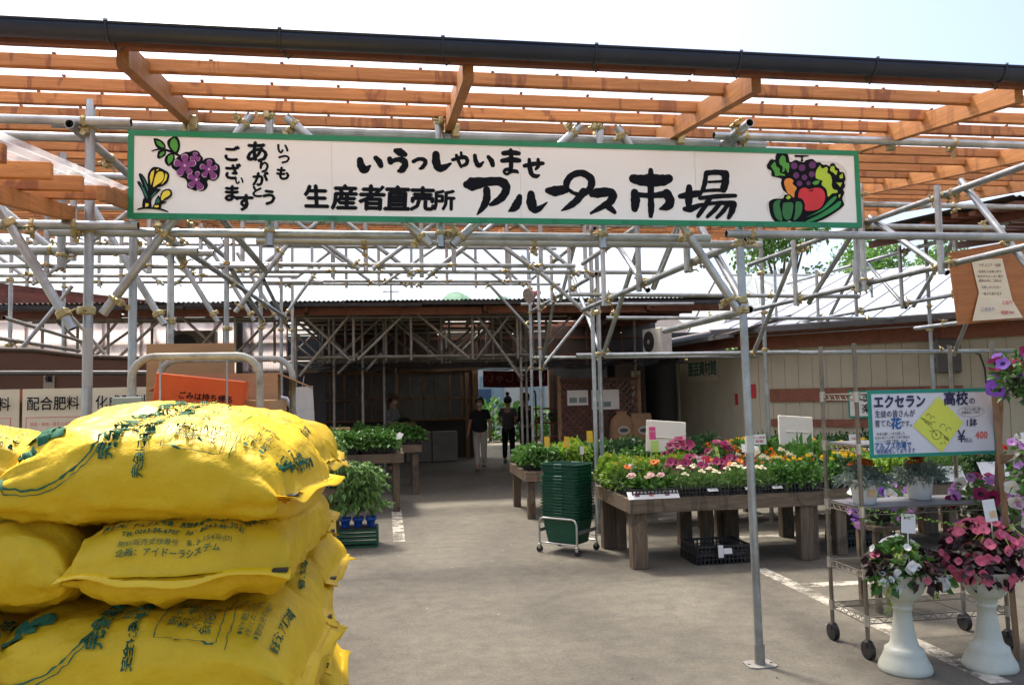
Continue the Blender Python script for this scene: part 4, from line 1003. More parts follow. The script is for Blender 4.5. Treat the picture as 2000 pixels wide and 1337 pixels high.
# lattice along the front and two more behind it
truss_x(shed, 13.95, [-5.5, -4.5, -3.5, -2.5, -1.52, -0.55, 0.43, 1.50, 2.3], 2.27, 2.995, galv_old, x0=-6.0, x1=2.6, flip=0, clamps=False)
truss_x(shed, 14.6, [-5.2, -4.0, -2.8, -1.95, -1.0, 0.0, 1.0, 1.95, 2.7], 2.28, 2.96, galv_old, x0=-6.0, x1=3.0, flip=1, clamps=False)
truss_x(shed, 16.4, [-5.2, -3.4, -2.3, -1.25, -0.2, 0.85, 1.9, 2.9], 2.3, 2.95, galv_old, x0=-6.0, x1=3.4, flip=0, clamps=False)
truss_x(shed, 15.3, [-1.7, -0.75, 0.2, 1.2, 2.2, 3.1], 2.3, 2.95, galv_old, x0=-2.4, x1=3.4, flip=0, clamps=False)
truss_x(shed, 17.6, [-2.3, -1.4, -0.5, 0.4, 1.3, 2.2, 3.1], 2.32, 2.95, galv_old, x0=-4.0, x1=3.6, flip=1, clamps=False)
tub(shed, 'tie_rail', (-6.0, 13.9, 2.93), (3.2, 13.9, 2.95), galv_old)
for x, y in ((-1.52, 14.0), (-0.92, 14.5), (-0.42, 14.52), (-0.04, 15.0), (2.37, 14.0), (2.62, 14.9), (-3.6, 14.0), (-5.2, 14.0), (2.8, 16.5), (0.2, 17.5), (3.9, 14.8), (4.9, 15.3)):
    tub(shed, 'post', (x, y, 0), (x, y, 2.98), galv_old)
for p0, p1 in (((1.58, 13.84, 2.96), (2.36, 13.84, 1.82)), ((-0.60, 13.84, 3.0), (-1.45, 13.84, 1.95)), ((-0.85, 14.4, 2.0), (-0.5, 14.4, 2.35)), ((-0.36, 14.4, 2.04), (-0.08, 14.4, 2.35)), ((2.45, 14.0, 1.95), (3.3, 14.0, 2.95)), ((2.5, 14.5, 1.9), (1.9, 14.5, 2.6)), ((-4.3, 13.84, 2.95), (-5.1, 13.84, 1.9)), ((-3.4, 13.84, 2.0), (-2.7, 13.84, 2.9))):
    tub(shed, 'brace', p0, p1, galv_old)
# roof: corrugated tin, timber behind the black gutter edge
rs = corrugated(1.0, 12.5, pitch=0.076, amp=0.010, seg=6)
rsm = rs.mesh('roof_sheet', rust_tin)
rss = corrugated(1.0, 1.5, pitch=0.076, amp=0.010, seg=6).mesh('roof_sheet', rust_tin)
rsk = corrugated(1.0, 12.5, pitch=0.076, amp=0.010, seg=6).mesh('roof_sheet', added_skylight)
for i in range(14):
    link('roof_sheet', rss if i < 6 else (rsk if i in (9, 11) else rsm), shed, loc=V((-7.6 + i * 0.985, 16.6 if i in (9, 11) else 13.38, 3.12 + 0.003 * (i % 2) + 0.007 * i)) - world_loc(shed), rot=(radians(-0.6), 0, 0))
for i in (9, 11):
    link('roof_sheet', corrugated(1.0, 3.4, pitch=0.076, amp=0.010, seg=6).mesh('roof_sheet', rust_tin), shed, loc=V((-7.6 + i * 0.985, 13.38, 3.12 + 0.003 * (i % 2) + 0.007 * i)) - world_loc(shed), rot=(radians(-0.6), 0, 0))
for a, b2 in ((-7.6, -3.2), (-3.19, 0.6), (0.61, 6.2)):
    z = 3.075 + 0.0078 * (a + 7.6)
    MB().prism([(13.35, z - 0.03), (13.45, z - 0.03), (13.45, z + 0.03), (13.35, z + 0.03)], a, b2, plane='yz').wbuild('gutter', black_pl, shed)
for a, b2 in ((-7.0, -4.2), (-4.18, -1.32), (-1.28, 1.66), (1.72, 4.6), (4.65, 6.2)):
    MB().cbox(((a + b2) / 2, 13.62, 2.985 + 0.007 * (a + 7)), (b2 - a - 0.03, 0.05, 0.13), ch=0.004).obuild('fascia_board', oldwood, shed, ((a + b2) / 2, 13.62, 3.0))
for x in (-4.2, -1.3, 1.69, 4.6):
    MB().cbox((x, 15.5, 3.06), (0.06, 4.0, 0.09)).obuild('rafter', oldwood, shed, (x, 15.5, 3.06))
for y in (14.3, 15.0, 15.7, 16.4, 17.1, 17.8):
    MB().cbox((2.2, y, 3.12), (7.6, 0.05, 0.05)).obuild('purlin', oldwood, shed, (-0.5, y, 3.12))
# black shade net under the lattice, sagging
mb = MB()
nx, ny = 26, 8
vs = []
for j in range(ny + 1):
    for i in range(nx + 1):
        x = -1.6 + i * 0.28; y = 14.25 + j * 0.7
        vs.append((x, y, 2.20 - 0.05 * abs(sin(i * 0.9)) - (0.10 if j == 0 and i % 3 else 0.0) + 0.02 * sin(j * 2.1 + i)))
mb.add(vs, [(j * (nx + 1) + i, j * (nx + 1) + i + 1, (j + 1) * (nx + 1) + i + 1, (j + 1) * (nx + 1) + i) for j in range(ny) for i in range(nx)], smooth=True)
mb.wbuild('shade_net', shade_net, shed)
# clerestory panels over the net: frosted pink on the left, brown in the middle
for i in range(9):
    x = -1.38 + i * 0.86
    MB().cbox((x + 0.42, 18.1, 2.68), (0.80, 0.01, 1.0)).obuild('clerestory_panel', brown_panel, shed, (x + 0.42, 18.1, 2.2))
    MB().cbox((x, 18.06, 2.68), (0.05, 0.05, 1.0)).wbuild('mullion', oldwood, shed)
for z in (2.45, 2.85):
    MB().cbox((-0.5, 18.0, z), (13.5, 0.04, 0.04)).wbuild('rail', oldwood, shed)
# back wall with old sliding windows
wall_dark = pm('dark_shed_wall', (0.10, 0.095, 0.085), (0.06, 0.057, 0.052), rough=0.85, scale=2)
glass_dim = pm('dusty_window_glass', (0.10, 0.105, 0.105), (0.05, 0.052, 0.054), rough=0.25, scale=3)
frame_wood = wood('door_frame_timber', (0.32, 0.19, 0.10), (0.22, 0.12, 0.06), (0.09, 0.04, 0.02), 2)
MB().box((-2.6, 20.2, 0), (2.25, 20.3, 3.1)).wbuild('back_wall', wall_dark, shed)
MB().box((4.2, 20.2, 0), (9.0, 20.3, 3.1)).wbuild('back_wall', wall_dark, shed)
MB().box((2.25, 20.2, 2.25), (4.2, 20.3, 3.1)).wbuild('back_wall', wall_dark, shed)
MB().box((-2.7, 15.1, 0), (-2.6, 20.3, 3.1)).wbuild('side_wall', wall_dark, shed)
for i in range(7):
    x0 = -2.35 + i * 0.65
    f = MB()
    for a, b2 in (((x0, 0.95), (x0 + 0.65, 1.0)), ((x0, 1.48), (x0 + 0.65, 1.52)), ((x0, 2.12), (x0 + 0.65, 2.18)), ((x0, 1.0), (x0 + 0.05, 2.12)), ((x0 + 0.30, 1.0), (x0 + 0.34, 2.12))):
        f.box((a[0], 20.10, a[1]), (b2[0], 20.16, b2[1]))
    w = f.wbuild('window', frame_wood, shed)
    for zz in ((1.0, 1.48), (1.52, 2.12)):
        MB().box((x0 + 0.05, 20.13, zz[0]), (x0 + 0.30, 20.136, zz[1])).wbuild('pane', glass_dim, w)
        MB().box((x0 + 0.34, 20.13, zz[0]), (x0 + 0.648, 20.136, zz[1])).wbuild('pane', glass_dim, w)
for a, b2 in (((2.13, 19.9, 0), (2.27, 20.1, 2.26)), ((1.95, 20.0, 0), (2.05, 20.08, 2.2)), ((-2.4, 19.95, 2.18), (2.13, 20.08, 2.27)), ((4.1, 19.95, 0), (4.2, 20.08, 2.26))):
    MB().box(a, b2).wbuild('door_frame', frame_wood, shed)
# lit yard seen through the opening: pale facade and hedge
yard = thing('pale_house', 'pale house facade glimpsed through the back opening of the shed', 'building', (4.0, 31, 0))
house_wall = pm('pale_facade', (0.62, 0.60, 0.54), (0.55, 0.53, 0.47), rough=0.8)
MB().box((-3, 31, 0), (12, 31.3, 3.8)).wbuild('wall', house_wall, yard)
for x in (3.6, 5.2, 7.0):
    w = MB().box((x, 30.93, 1.0), (x + 0.95, 30.99, 2.25)).wbuild('window', pm('blue_window_frame', (0.30, 0.38, 0.42)), yard)
    MB().box((x + 0.07, 30.90, 1.07), (x + 0.44, 30.925, 2.18)).wbuild('pane', pm('window_glass', (0.35, 0.45, 0.5), rough=0.1), w)
    MB().box((x + 0.51, 30.90, 1.07), (x + 0.88, 30.925, 2.18)).wbuild('pane', pm('window_glass', (0.35, 0.45, 0.5), rough=0.1), w)
MB().box((2.6, 29.9, 0.9), (3.9, 30.0, 1.75)).wbuild('blue_shutter', pm('blue_tarp', (0.02, 0.06, 0.14)), yard)
MB().prism([(30.2, 3.7), (33, 4.7), (33.0, 4.8), (30.2, 3.8)], -3.3, 12.3, plane='yz').wbuild('roof', rust_tin, yard)
# banner seen from behind, reads mirrored
ban = thing('cloth_banner', 'dark red cloth welcome banner hanging over the rear opening, lettering mirrored', 'banner', (2.9, 18.6, 1.75))
red_cloth = pm('dark_red_cloth', (0.13, 0.015, 0.018), (0.10, 0.012, 0.014), rough=0.9, trans=0.12)
mb = MB()
n = 24
mb.add([(2.24 + 1.55 * i / n, 18.6 + 0.02 * sin(i * 1.1), 2.13 - 0.02 * sin(pi * i / n)) for i in range(n + 1)] + [(2.24 + 1.55 * i / n, 18.6 + 0.03 * sin(i * 1.1 + 0.5), 1.74 - 0.02 * sin(pi * i / n)) for i in range(n + 1)],
       [(i, i + 1, n + 2 + i, n + 1 + i) for i in range(n)], smooth=True)
mb.wbuild('cloth', red_cloth, ban)
mb = MB()
put_text(mb, 'いらっしゃい', lambda u, v, k: V((3.0 - u, 18.555 - 0.0003 * k, 1.93 + v)), 0.25, bold=0.02, sx=1.0)
mb.wbuild('lettering', pm('banner_letter', (0.36, 0.16, 0.15)), ban)
# trellis display, bench, paper sacks
tr = thing('trellis_display', 'brown lattice display board with pinned notices above a low wooden bench', 'display', (4.05, 15.0, 0))
trel = wood('brown_trellis', (0.16, 0.075, 0.05), (0.10, 0.045, 0.03), (0.03, 0.015, 0.01), 0)
for x in (3.27, 4.06, 4.86):
    MB().cbox((x, 15.02, 0.95), (0.07, 0.07, 1.9)).obuild('post', frame_wood, tr, (x, 15.02, 0))
for z in (0.72, 1.82):
    MB().cbox((4.06, 15.0, z), (1.55, 0.05, 0.07)).obuild('rail', trel, tr, (4.06, 15.0, z))
for s in (-1, 1):
    for i in range(-10, 17):
        x0 = 3.3 + i * 0.125
        a = V((x0, 14.99 + 0.008 * s, 0.76)); b2 = V((x0 + s * 1.03, 14.99 + 0.008 * s, 1.79))
        # clip to the frame
        t0, t1 = 0.0, 1.0
        for lim, sg in ((3.3, -1), (4.82, 1)):
            for _ in range(1):
                da = (a.x - lim) * sg; db = (b2.x - lim) * sg
                if da > 0 and db > 0: t0 = 2
                elif da > 0: t0 = max(t0, da / (da - db))
                elif db > 0: t1 = min(t1, da / (da - db))
        if t1 - t0 < 0.06: continue
        p, q = a.lerp(b2, t0), a.lerp(b2, t1)
        d = (q - p).normalized(); sd = V((-d.z, 0, d.x)) * 0.019
        MB().add([p - sd, p + sd, q + sd, q - sd] + [v + V((0, 0.007, 0)) for v in (p - sd, p + sd, q + sd, q - sd)], [(0, 1, 2, 3), (7, 6, 5, 4), (0, 4, 5, 1), (1, 5, 6, 2), (2, 6, 7, 3), (3, 7, 4, 0)]).obuild('lath', trel, tr, p)
MB().box((3.32, 15.02, 0.78), (4.05, 15.03, 1.79)).wbuild('backing_board', trel, tr)
for x0, x1, z0, z1 in ((3.42, 3.83, 1.33, 1.62), (3.90, 4.45, 1.24, 1.62)):
    q = MB().box((x0, 14.965, z0), (x1, 14.97, z1)).wbuild('notice', paper, tr)
    for k in range(2):
        MB().box((x0 + 0.04 + k * 0.19, 14.962, z0 + 0.05), (x0 + 0.19 + k * 0.19, 14.9645, z0 + 0.15)).wbuild('photo_print', pm('grey_print', (0.25, 0.3, 0.3)), q)
be = thing('wooden_bench', 'low wooden bench in front of the lattice board', 'bench', (4.1, 14.75, 0))
for k in range(3):
    MB().cbox((4.1, 14.55 + k * 0.14, 0.60), (1.62, 0.13, 0.04), ch=0.004).obuild('plank', tan_wood, be, (4.1, 14.6, 0.6))
MB().cbox((4.1, 14.47, 0.53), (1.6, 0.03, 0.09)).obuild('apron', tan_wood, be, (4.1, 14.47, 0.5))
for x in (3.35, 4.85):
    for yy in (14.52, 14.84):
        MB().cbox((x, yy, 0.29), (0.07, 0.07, 0.58)).obuild('leg', tan_wood, be, (x, yy, 0.3))
kraft = pm('kraft_paper', (0.36, 0.22, 0.12), (0.28, 0.17, 0.09), rough=0.85, scale=5, bump=0.3)
def paper_sack(x, y, z, w, h, label, grp=None):
    t = thing('paper_sack', label, 'sack', (x, y, z), random.uniform(-0.1, 0.1), grp)
    m = MB()
    rows = [(1.0, 0.0, 0.13), (1.03, 0.18, 0.16), (0.99, 0.58, 0.15), (0.88, 0.80, 0.10), (0.60, 0.92, 0.06), (0.42, 0.98, 0.045), (0.50, 1.08, 0.03)] if 'tied' in label else [(1.0, 0.0, 0.13), (1.03, 0.15, 0.16), (1.0, 0.6, 0.15), (0.97, 0.84, 0.08), (0.95, 0.96, 0.025), (0.93, 1.03, 0.012)]
    nseg = 20
    vs = []
    for (kw, kh, dpt) in rows:
        for i in range(nseg):
            a = 2 * pi * i / nseg
            ca, sa = cos(a), sin(a)
            ex = 0.55
            vs.append((w / 2 * kw * math.copysign(abs(ca) ** ex, ca), dpt * math.copysign(abs(sa) ** ex, sa) + 0.006 * sin(i * 2.3 + kh * 7), h * kh))
    m.add(vs, [(r * nseg + i, r * nseg + (i + 1) % nseg, (r + 1) * nseg + (i + 1) % nseg, (r + 1) * nseg + i) for r in range(len(rows) - 1) for i in range(nseg)], smooth=True)
    m.add(vs[:nseg], [tuple(range(nseg))]); m.add(vs[-nseg:], [tuple(range(nseg))])
    m.build('bag', kraft, t)
    MB().add([(0.12 * cos(a * pi / 8), -0.168, h * 0.42 + 0.085 * sin(a * pi / 8)) for a in range(16)], [tuple(range(16))]).build('printed_oval', pm('sack_oval', (0.55, 0.5, 0.42)), t)
    MB().add([(0.085 * cos(a * pi / 6), -0.1695, h * 0.42 + 0.04 * sin(a * pi / 6)) for a in range(12)], [tuple(range(12))]).build('printed_mark', pm('sack_mark', (0.06, 0.08, 0.09)), t)
paper_sack(4.42, 14.75, 0.622, 0.46, 0.54, 'brown paper sack with tied top standing on the bench, left one')
paper_sack(4.80, 14.72, 0.622, 0.42, 0.52, 'brown paper sack standing on the bench, right one of the pair')
for i, x in enumerate((3.55, 4.0, 4.5)):
    paper_sack(x, 14.75, 0.0, 0.44, 0.30, ['leftmost squat brown sack under the wooden bench', 'middle squat brown sack under the wooden bench', 'rightmost squat brown sack under the wooden bench'][i], 'sacks under the bench')

# ================================================================== building on the right
rb = thing('garden_supply_building', 'cream panelled garden supply building with white metal roof on the right', 'building', (6.1, 13.0, 0))
cream = pm('cream_siding', (0.49, 0.465, 0.35), (0.45, 0.425, 0.315), rough=0.7, scale=2, dirt=(0.27, 0.24, 0.17), dscale=0.8, damt=0.5)
A0 = V((6.1, 12.9, 0)); wd = V((sin(radians(40)), -cos(radians(40)), 0)); wn_ = V((-wd.y, wd.x, 0))
if wn_.y > 0: wn_ = -wn_
Mw = Matrix(((wd.x, -wn_.x, 0, A0.x), (wd.y, -wn_.y, 0, A0.y), (0, 0, 1, 0), (0, 0, 0, 1)))   # local x along wall, y into the building
for i in range(34):
    x0 = i * 0.2275
    MB().box((x0 + 0.003, 0.0, 0.0), (x0 + 0.2245, 0.02, 2.42), M=Mw).wbuild('wall_panel', cream, rb)
MB().box((0, 0.012, 0), (7.7, 0.10, 2.42), M=Mw).wbuild('wall_core', pm('siding_joint', (0.12, 0.10, 0.075)), rb)
MB().box((-0.1, -0.07, 2.24), (7.8, -0.03, 2.46), M=Mw).wbuild('fascia_board', oldwood, rb)
MB().box((-0.35, -0.55, 2.50), (7.9, -0.45, 2.58), M=Mw).wbuild('gutter', pm('grey_gutter', (0.10, 0.10, 0.105), rough=0.45), rb)
MB().box((-0.3, -0.44, 2.47), (7.8, 0.05, 2.50), M=Mw).wbuild('soffit', oldwood, rb)
white_roof = pm('white_roof_metal', (0.34, 0.36, 0.40), (0.29, 0.31, 0.35), rough=0.45, scale=1)
roof_seam_m = pm('roof_seam_metal', (0.19, 0.20, 0.23), rough=0.5)
for i in range(22):
    x0 = -0.4 + i * 0.38
    MB().add([Mw @ V(p) for p in ((x0, -0.5, 2.60), (x0 + 0.372, -0.5, 2.60), (x0 + 0.372, 4.6, 4.0), (x0, 4.6, 4.0), (x0, -0.5, 2.57), (x0 + 0.372, -0.5, 2.57), (x0 + 0.372, 4.6, 3.97), (x0, 4.6, 3.97))],
             [(0, 1, 2, 3), (4, 7, 6, 5), (0, 4, 5, 1), (1, 5, 6, 2), (2, 6, 7, 3), (3, 7, 4, 0)]).wbuild('roof_panel', white_roof, rb)
    MB().tube(Mw @ V((x0 + 0.376, -0.5, 2.602)), Mw @ V((x0 + 0.376, 4.6, 4.002)), 0.014, 6).wbuild('roof_seam', roof_seam_m, rb)
# brown boards screwed to the wall
for z0, z1, xa, xb in ((1.36, 1.57, 0.42, 3.3), (0.95, 1.07, 0.42, 3.3)):
    MB().box((xa, -0.035, z0), (xb, -0.005, z1), M=Mw).wbuild('wall_board', oldwood, rb)
# small red notice, meter box with cable
MB().box((0.08, -0.012, 1.42), (0.17, -0.004, 1.66), M=Mw).wbuild('red_notice', pm('red_sticker', (0.55, 0.03, 0.04)), rb)
mt = MB().cbox(Mw @ V((3.12, -0.09, 2.0)), (0.42, 0.16, 0.50), ch=0.02).wbuild('meter_box', pm('grey_meter_box', (0.13, 0.125, 0.115), rough=0.5), rb)
for k in range(3):
    MB().cbox(Mw @ V((3.10, -0.20, 1.87 + k * 0.14)), (0.34, 0.02, 0.10)).wbuild('cover_panel', pm('grey_meter_panel', (0.2, 0.195, 0.18), rough=0.5), mt)
MB().path([Mw @ V(p) for p in ((3.45, -0.05, 2.05), (3.55, -0.06, 2.0), (3.6, -0.06, 1.8), (3.62, -0.05, 1.2), (3.62, -0.05, 0.3))], 0.012, 6).wbuild('cable', black_pl, rb)
# west side: entrance wall with sign, lean-to eave
for i in range(28):
    y0 = 12.9 + i * 0.113
    MB().box((6.1, y0 + 0.002, 0), (6.12, y0 + 0.111, 2.28)).wbuild('side_panel', cream, rb)
MB().box((6.112, 12.9, 0), (6.2, 16.1, 2.28)).wbuild('side_wall', pm('siding_joint', (0.12, 0.10, 0.075)), rb)
MB().box((5.75, 12.4, 2.28), (5.80, 18.3, 2.46)).wbuild('fascia_board', oldwood, rb)
MB().prism([(5.55, 2.46), (6.6, 2.75), (6.6, 2.79), (5.55, 2.50)], 12.2, 18.6, plane='xz').wbuild('lean_to_roof', rust_tin, rb)
MB().box((5.50, 12.2, 2.42), (5.58, 18.6, 2.49)).wbuild('gutter', pm('grey_gutter', (0.10, 0.10, 0.105), rough=0.45), rb)
MB().box((6.12, 16.1, 0), (6.2, 18.4, 2.3)).wbuild('doorway_shade_slab', pm('doorway_shade_black', (0.02, 0.02, 0.02)), rb)  # solid slab, the shade inside the doorway painted as black
MB().box((6.06, 16.05, 0), (6.13, 16.14, 2.2)).wbuild('door_frame', cream, rb)
MB().box((5.2, 18.4, 0), (6.4, 18.5, 2.4)).wbuild('side_wall', wall_dark, rb)
MB().box((6.085, 14.05, 1.75), (6.098, 15.55, 2.17)).wbuild('name_plate', pm('name_plate', (0.55, 0.50, 0.40), (0.5, 0.46, 0.36)), rb)
for k, ch in enumerate('園芸資材館'):
    mb = MB()
    put_text(mb, ch, lambda u, v, kk, k=k: V((6.083 - 0.0003 * kk, 15.37 - k * 0.285 - u, 1.97 + v)), 0.30, bold=0.03)
    mb.wbuild('lettering', pm('name_green', (0.012, 0.10, 0.06)), rb)
MB().box((6.09, 13.25, 1.30), (6.099, 13.36, 1.50)).wbuild('red_notice', pm('red_sticker', (0.55, 0.03, 0.04)), rb)
# panelled partition with posters beside the entrance
MB().box((5.15, 15.6, 0), (5.2, 17.6, 2.2)).wbuild('partition', pm('brown_partition', (0.12, 0.085, 0.06), rough=0.8), rb)
for i, (z0, z1, mt_) in enumerate(((1.62, 2.0, paper_cream), (1.28, 1.58, paper), (1.0, 1.25, pm('green_notice', (0.02, 0.10, 0.07))), (0.72, 0.97, paper))):
    q = MB().box((5.14, 15.75, z0), (5.148, 16.35, z1)).wbuild('poster', mt_, rb)
    MB().box((5.136, 15.85, z0 + 0.08), (5.139, 16.25, z0 + 0.17)).wbuild('print', [red_ink, red_ink, paper, pm('grey_print', (0.25, 0.3, 0.3))][i], q)
# framed hand-written notice on the long wall
fn_ = thing('wall_notice', 'white hand-written notice with green tape edge on the cream wall', 'notice', tuple(Mw @ V((1.9, -0.04, 1.4))))
MB().box((1.72, -0.062, 1.12), (2.75, -0.045, 1.50), M=Mw).wbuild('board', paper, fn_)
for a, b2 in (((1.70, 1.10), (2.77, 1.125)), ((1.70, 1.495), (2.77, 1.52)), ((1.70, 1.126), (1.725, 1.494)), ((2.745, 1.126), (2.77, 1.494))):
    MB().box((a[0], -0.066, a[1]), (b2[0], -0.063, b2[1]), M=Mw).wbuild('tape', pm('teal_tape', (0.02, 0.30, 0.22)), fn_)
for s_, zz in (('まだまだ', 1.40), ('楽しめる', 1.23)):
    mb = MB()
    put_text(mb, s_, lambda u, v, kk, zz=zz: Mw @ V((2.2 + u, -0.0635 - 0.0003 * kk, zz + v)), 0.15, bold=0.02)
    mb.wbuild('lettering', ink, fn_)

# ================================================================== dark old roof on the far right, plywood notice board
old = thing('old_lath_roof', 'old dark brown lath roof under the canopy on the far right', 'roof', (8.2, 9.5, 3.3))
for k in range(11):
    y = 6.9 + k * 0.26
    for a, b2 in ((6.1, 8.6), (8.62, 11.4)):
        MB().cbox(((a + b2) / 2, y, 3.36 + 0.07 * (y - 7) + random.uniform(-0.01, 0.01)), (b2 - a, 0.10, 0.045)).obuild('lath', oldwood, old, ((a + b2) / 2, y, 3.4))
for x in (6.4, 7.7, 9.0, 10.3):
    MB().add([(x, 6.9, 3.24), (x + 0.06, 6.9, 3.24), (x + 0.06, 9.7, 3.43), (x, 9.7, 3.43), (x, 6.9, 3.33), (x + 0.06, 6.9, 3.33), (x + 0.06, 9.7, 3.52), (x, 9.7, 3.52)], [(0, 1, 2, 3), (4, 7, 6, 5), (0, 4, 5, 1), (1, 5, 6, 2), (2, 6, 7, 3), (3, 7, 4, 0)]).wbuild('rafter', oldwood, old)
for i in range(6):
    link('roof_sheet', corrugated(1.0, 3.0, 0.076, 0.01, 6).mesh('roof_sheet', rust_tin) if i == 0 else old.children[-1].data, old, loc=V((6.05 + i * 0.93, 6.8, 3.40 + 0.003 * (i % 2))) - world_loc(old), rot=(math.atan(0.07), 0, 0))
plyw = wood('orange_plywood', (0.42, 0.17, 0.05), (0.31, 0.115, 0.035), (0.12, 0.04, 0.02), 0, sharp=0.3)
pb = thing('plywood_board', 'orange brown plywood board tied into the tube frame with a paper notice', 'board', (5.55, 6.5, 2.2))
MB().prism([(5.08, 2.79), (6.6, 3.05), (6.6, 2.24), (5.14, 2.13)], 6.5, 6.515, plane='xz').wbuild('board', plyw, pb)
mb = MB()
pp = [(5.30, 2.72), (5.62, 2.74), (5.70, 2.35), (5.78, 2.19), (5.26, 2.16), (5.36, 2.42)]
pn = MB().add([V((x, 6.49 - 0.02 * (z < 2.3), z)) for x, z in pp], [(0, 1, 2, 5), (5, 2, 3, 4)]).wbuild('notice', paper_cream, pb)
for i, (s_, z, sz) in enumerate((('ペチュニア・花苗', 2.675, 0.030), ('日当たりの良い所で', 2.615, 0.028), ('水はけのよい土に植え', 2.572, 0.028), ('肥料は月に二回ほど', 2.530, 0.028), ('お楽しみください', 2.470, 0.026), ('一鉢より承ります', 2.410, 0.028))):
    mb = MB(); put_text(mb, s_, lambda u, v, k, z=z: V((5.485 + u, 6.486 - 0.0003 * k, z + v)), sz, sx=0.95); mb.wbuild('writing', ink, pn)
for s_, x, z, m_ in (('三百円', 5.62, 2.325, red_ink), ('こだわり', 5.42, 2.265, pm('blue_ink', (0.02, 0.12, 0.45))), ('特価 900', 5.62, 2.235, red_ink)):
    mb = MB(); put_text(mb, s_, lambda u, v, k, z=z, x=x: V((x + u, 6.462 - 0.0003 * k, z + v)), 0.036, bold=0.015); mb.wbuild('writing', m_, pn)

# ================================================================== left side: fertiliser boards, rusty panel, plastic wall
lw = thing('rusty_panel_wall', 'big rusty brown sheet panel standing behind the fertiliser placards', 'wall', (-3.2, 8.4, 0))
mb = MB()
top = [(-6.5, 2.12), (-4.6, 2.14), (-3.4, 2.10), (-2.9, 2.03), (-2.2, 2.0), (-1.95, 1.9), (-1.75, 1.86)]
mb.prism([(-6.5, 0)] + top + [(-1.7, 0)], 8.4, 8.43, plane='xz')
mb.wbuild('panel', pm('rust_brown_sheet', (0.155, 0.075, 0.045), (0.10, 0.05, 0.032), rough=0.8, scale=2, dirt=(0.06, 0.03, 0.02), dscale=1, damt=0.6), lw)
MB().path([(x, 8.40, z + 0.01) for x, z in top], 0.025, 6).wbuild('rolled_edge', pm('frayed_edge', (0.07, 0.045, 0.03)), lw)
q = MB().box((-3.30, 8.38, 1.68), (-3.20, 8.39, 1.87)).wbuild('label_sheet', pm('old_label', (0.35, 0.31, 0.25)), lw)
mb = MB(); put_text(mb, '催', lambda u, v, k: V((-3.25 + u, 8.377 - 0.0003 * k, 1.825 + v)), 0.075, bold=0.03); mb.wbuild('lettering', ink, q)
tub(shed, 'tie_rail', (-6.2, 8.3, 1.93), (-1.9, 8.25, 1.86), pm('dull_tube', (0.12, 0.12, 0.115), rough=0.5, metal=0.5))
for nm, x0, lab in (('配合肥料', -2.62, 'cream placard reading mixed fertiliser, middle one above the yellow sacks'), ('化成肥料', -2.155, 'cream placard on the fertiliser shelf behind the left post'), ('有機肥料', -3.085, 'cream placard cut off by the left edge above the sacks')):
    pc = thing('placard', lab, 'placard', (x0 + 0.2, 6.3, 1.3))
    n = 8
    mb = MB()
    w = 0.445
    for j, z in enumerate((1.70, 1.22)):
        pass
    mb.add([V((x0 + w * i / n, 6.3 - (0.03 * sin(pi * i / n)), 1.70)) for i in range(n + 1)] + [V((x0 + w * i / n, 6.3 - 0.02 * sin(pi * i / n), 1.2)) for i in range(n + 1)], [(i, i + 1, n + 2 + i, n + 1 + i) for i in range(n)], smooth=True)
    mb.wbuild('card', paper_cream, pc)
    mb = MB(); put_text(mb, nm, lambda u, v, k, x0=x0: V((x0 + 0.222 + u, 6.262 - 0.0003 * k, 1.585 + v)), 0.105, bold=0.012, sx=0.86); mb.wbuild('lettering', ink, pc)
    fr = MB()
    for a, b2 in (((0.04, 1.37), (0.405, 1.374)), ((0.04, 1.49), (0.405, 1.494)), ((0.04, 1.374), (0.044, 1.49)), ((0.401, 1.374), (0.405, 1.49))):
        fr.box((x0 + a[0], 6.262, a[1]), (x0 + b2[0], 6.264, b2[1]))
    fr.wbuild('printed_frame', red_ink, pc)
    mb = MB(); put_text(mb, '野菜・果樹・草花の元肥に', lambda u, v, k, x0=x0: V((x0 + 0.222 + u, 6.261 - 0.0003 * k, 1.44 + v)), 0.03, bold=0.0, sx=0.85); mb.wbuild('fine_print', red_ink, pc)
sb = thing('fertiliser_shelf', 'brown wooden shelf carrying the cream fertiliser placards', 'shelf', (-2.3, 6.4, 0))
MB().box((-3.4, 6.33, 1.60), (-1.1, 6.36, 1.70)).wbuild('rail', pm('red_brown_rail', (0.30, 0.11, 0.05)), sb)
for x in (-3.11, -2.645, -2.18, -1.69, -1.15):
    MB().box((x - 0.02, 6.33, 0), (x + 0.02, 6.37, 1.6)).wbuild('upright', pm('dark_red_upright', (0.10, 0.04, 0.025)), sb)
MB().box((-3.4, 6.37, 0), (-1.1, 6.9, 1.15)).wbuild('bin', pm('dark_bin', (0.05, 0.035, 0.028)), sb)
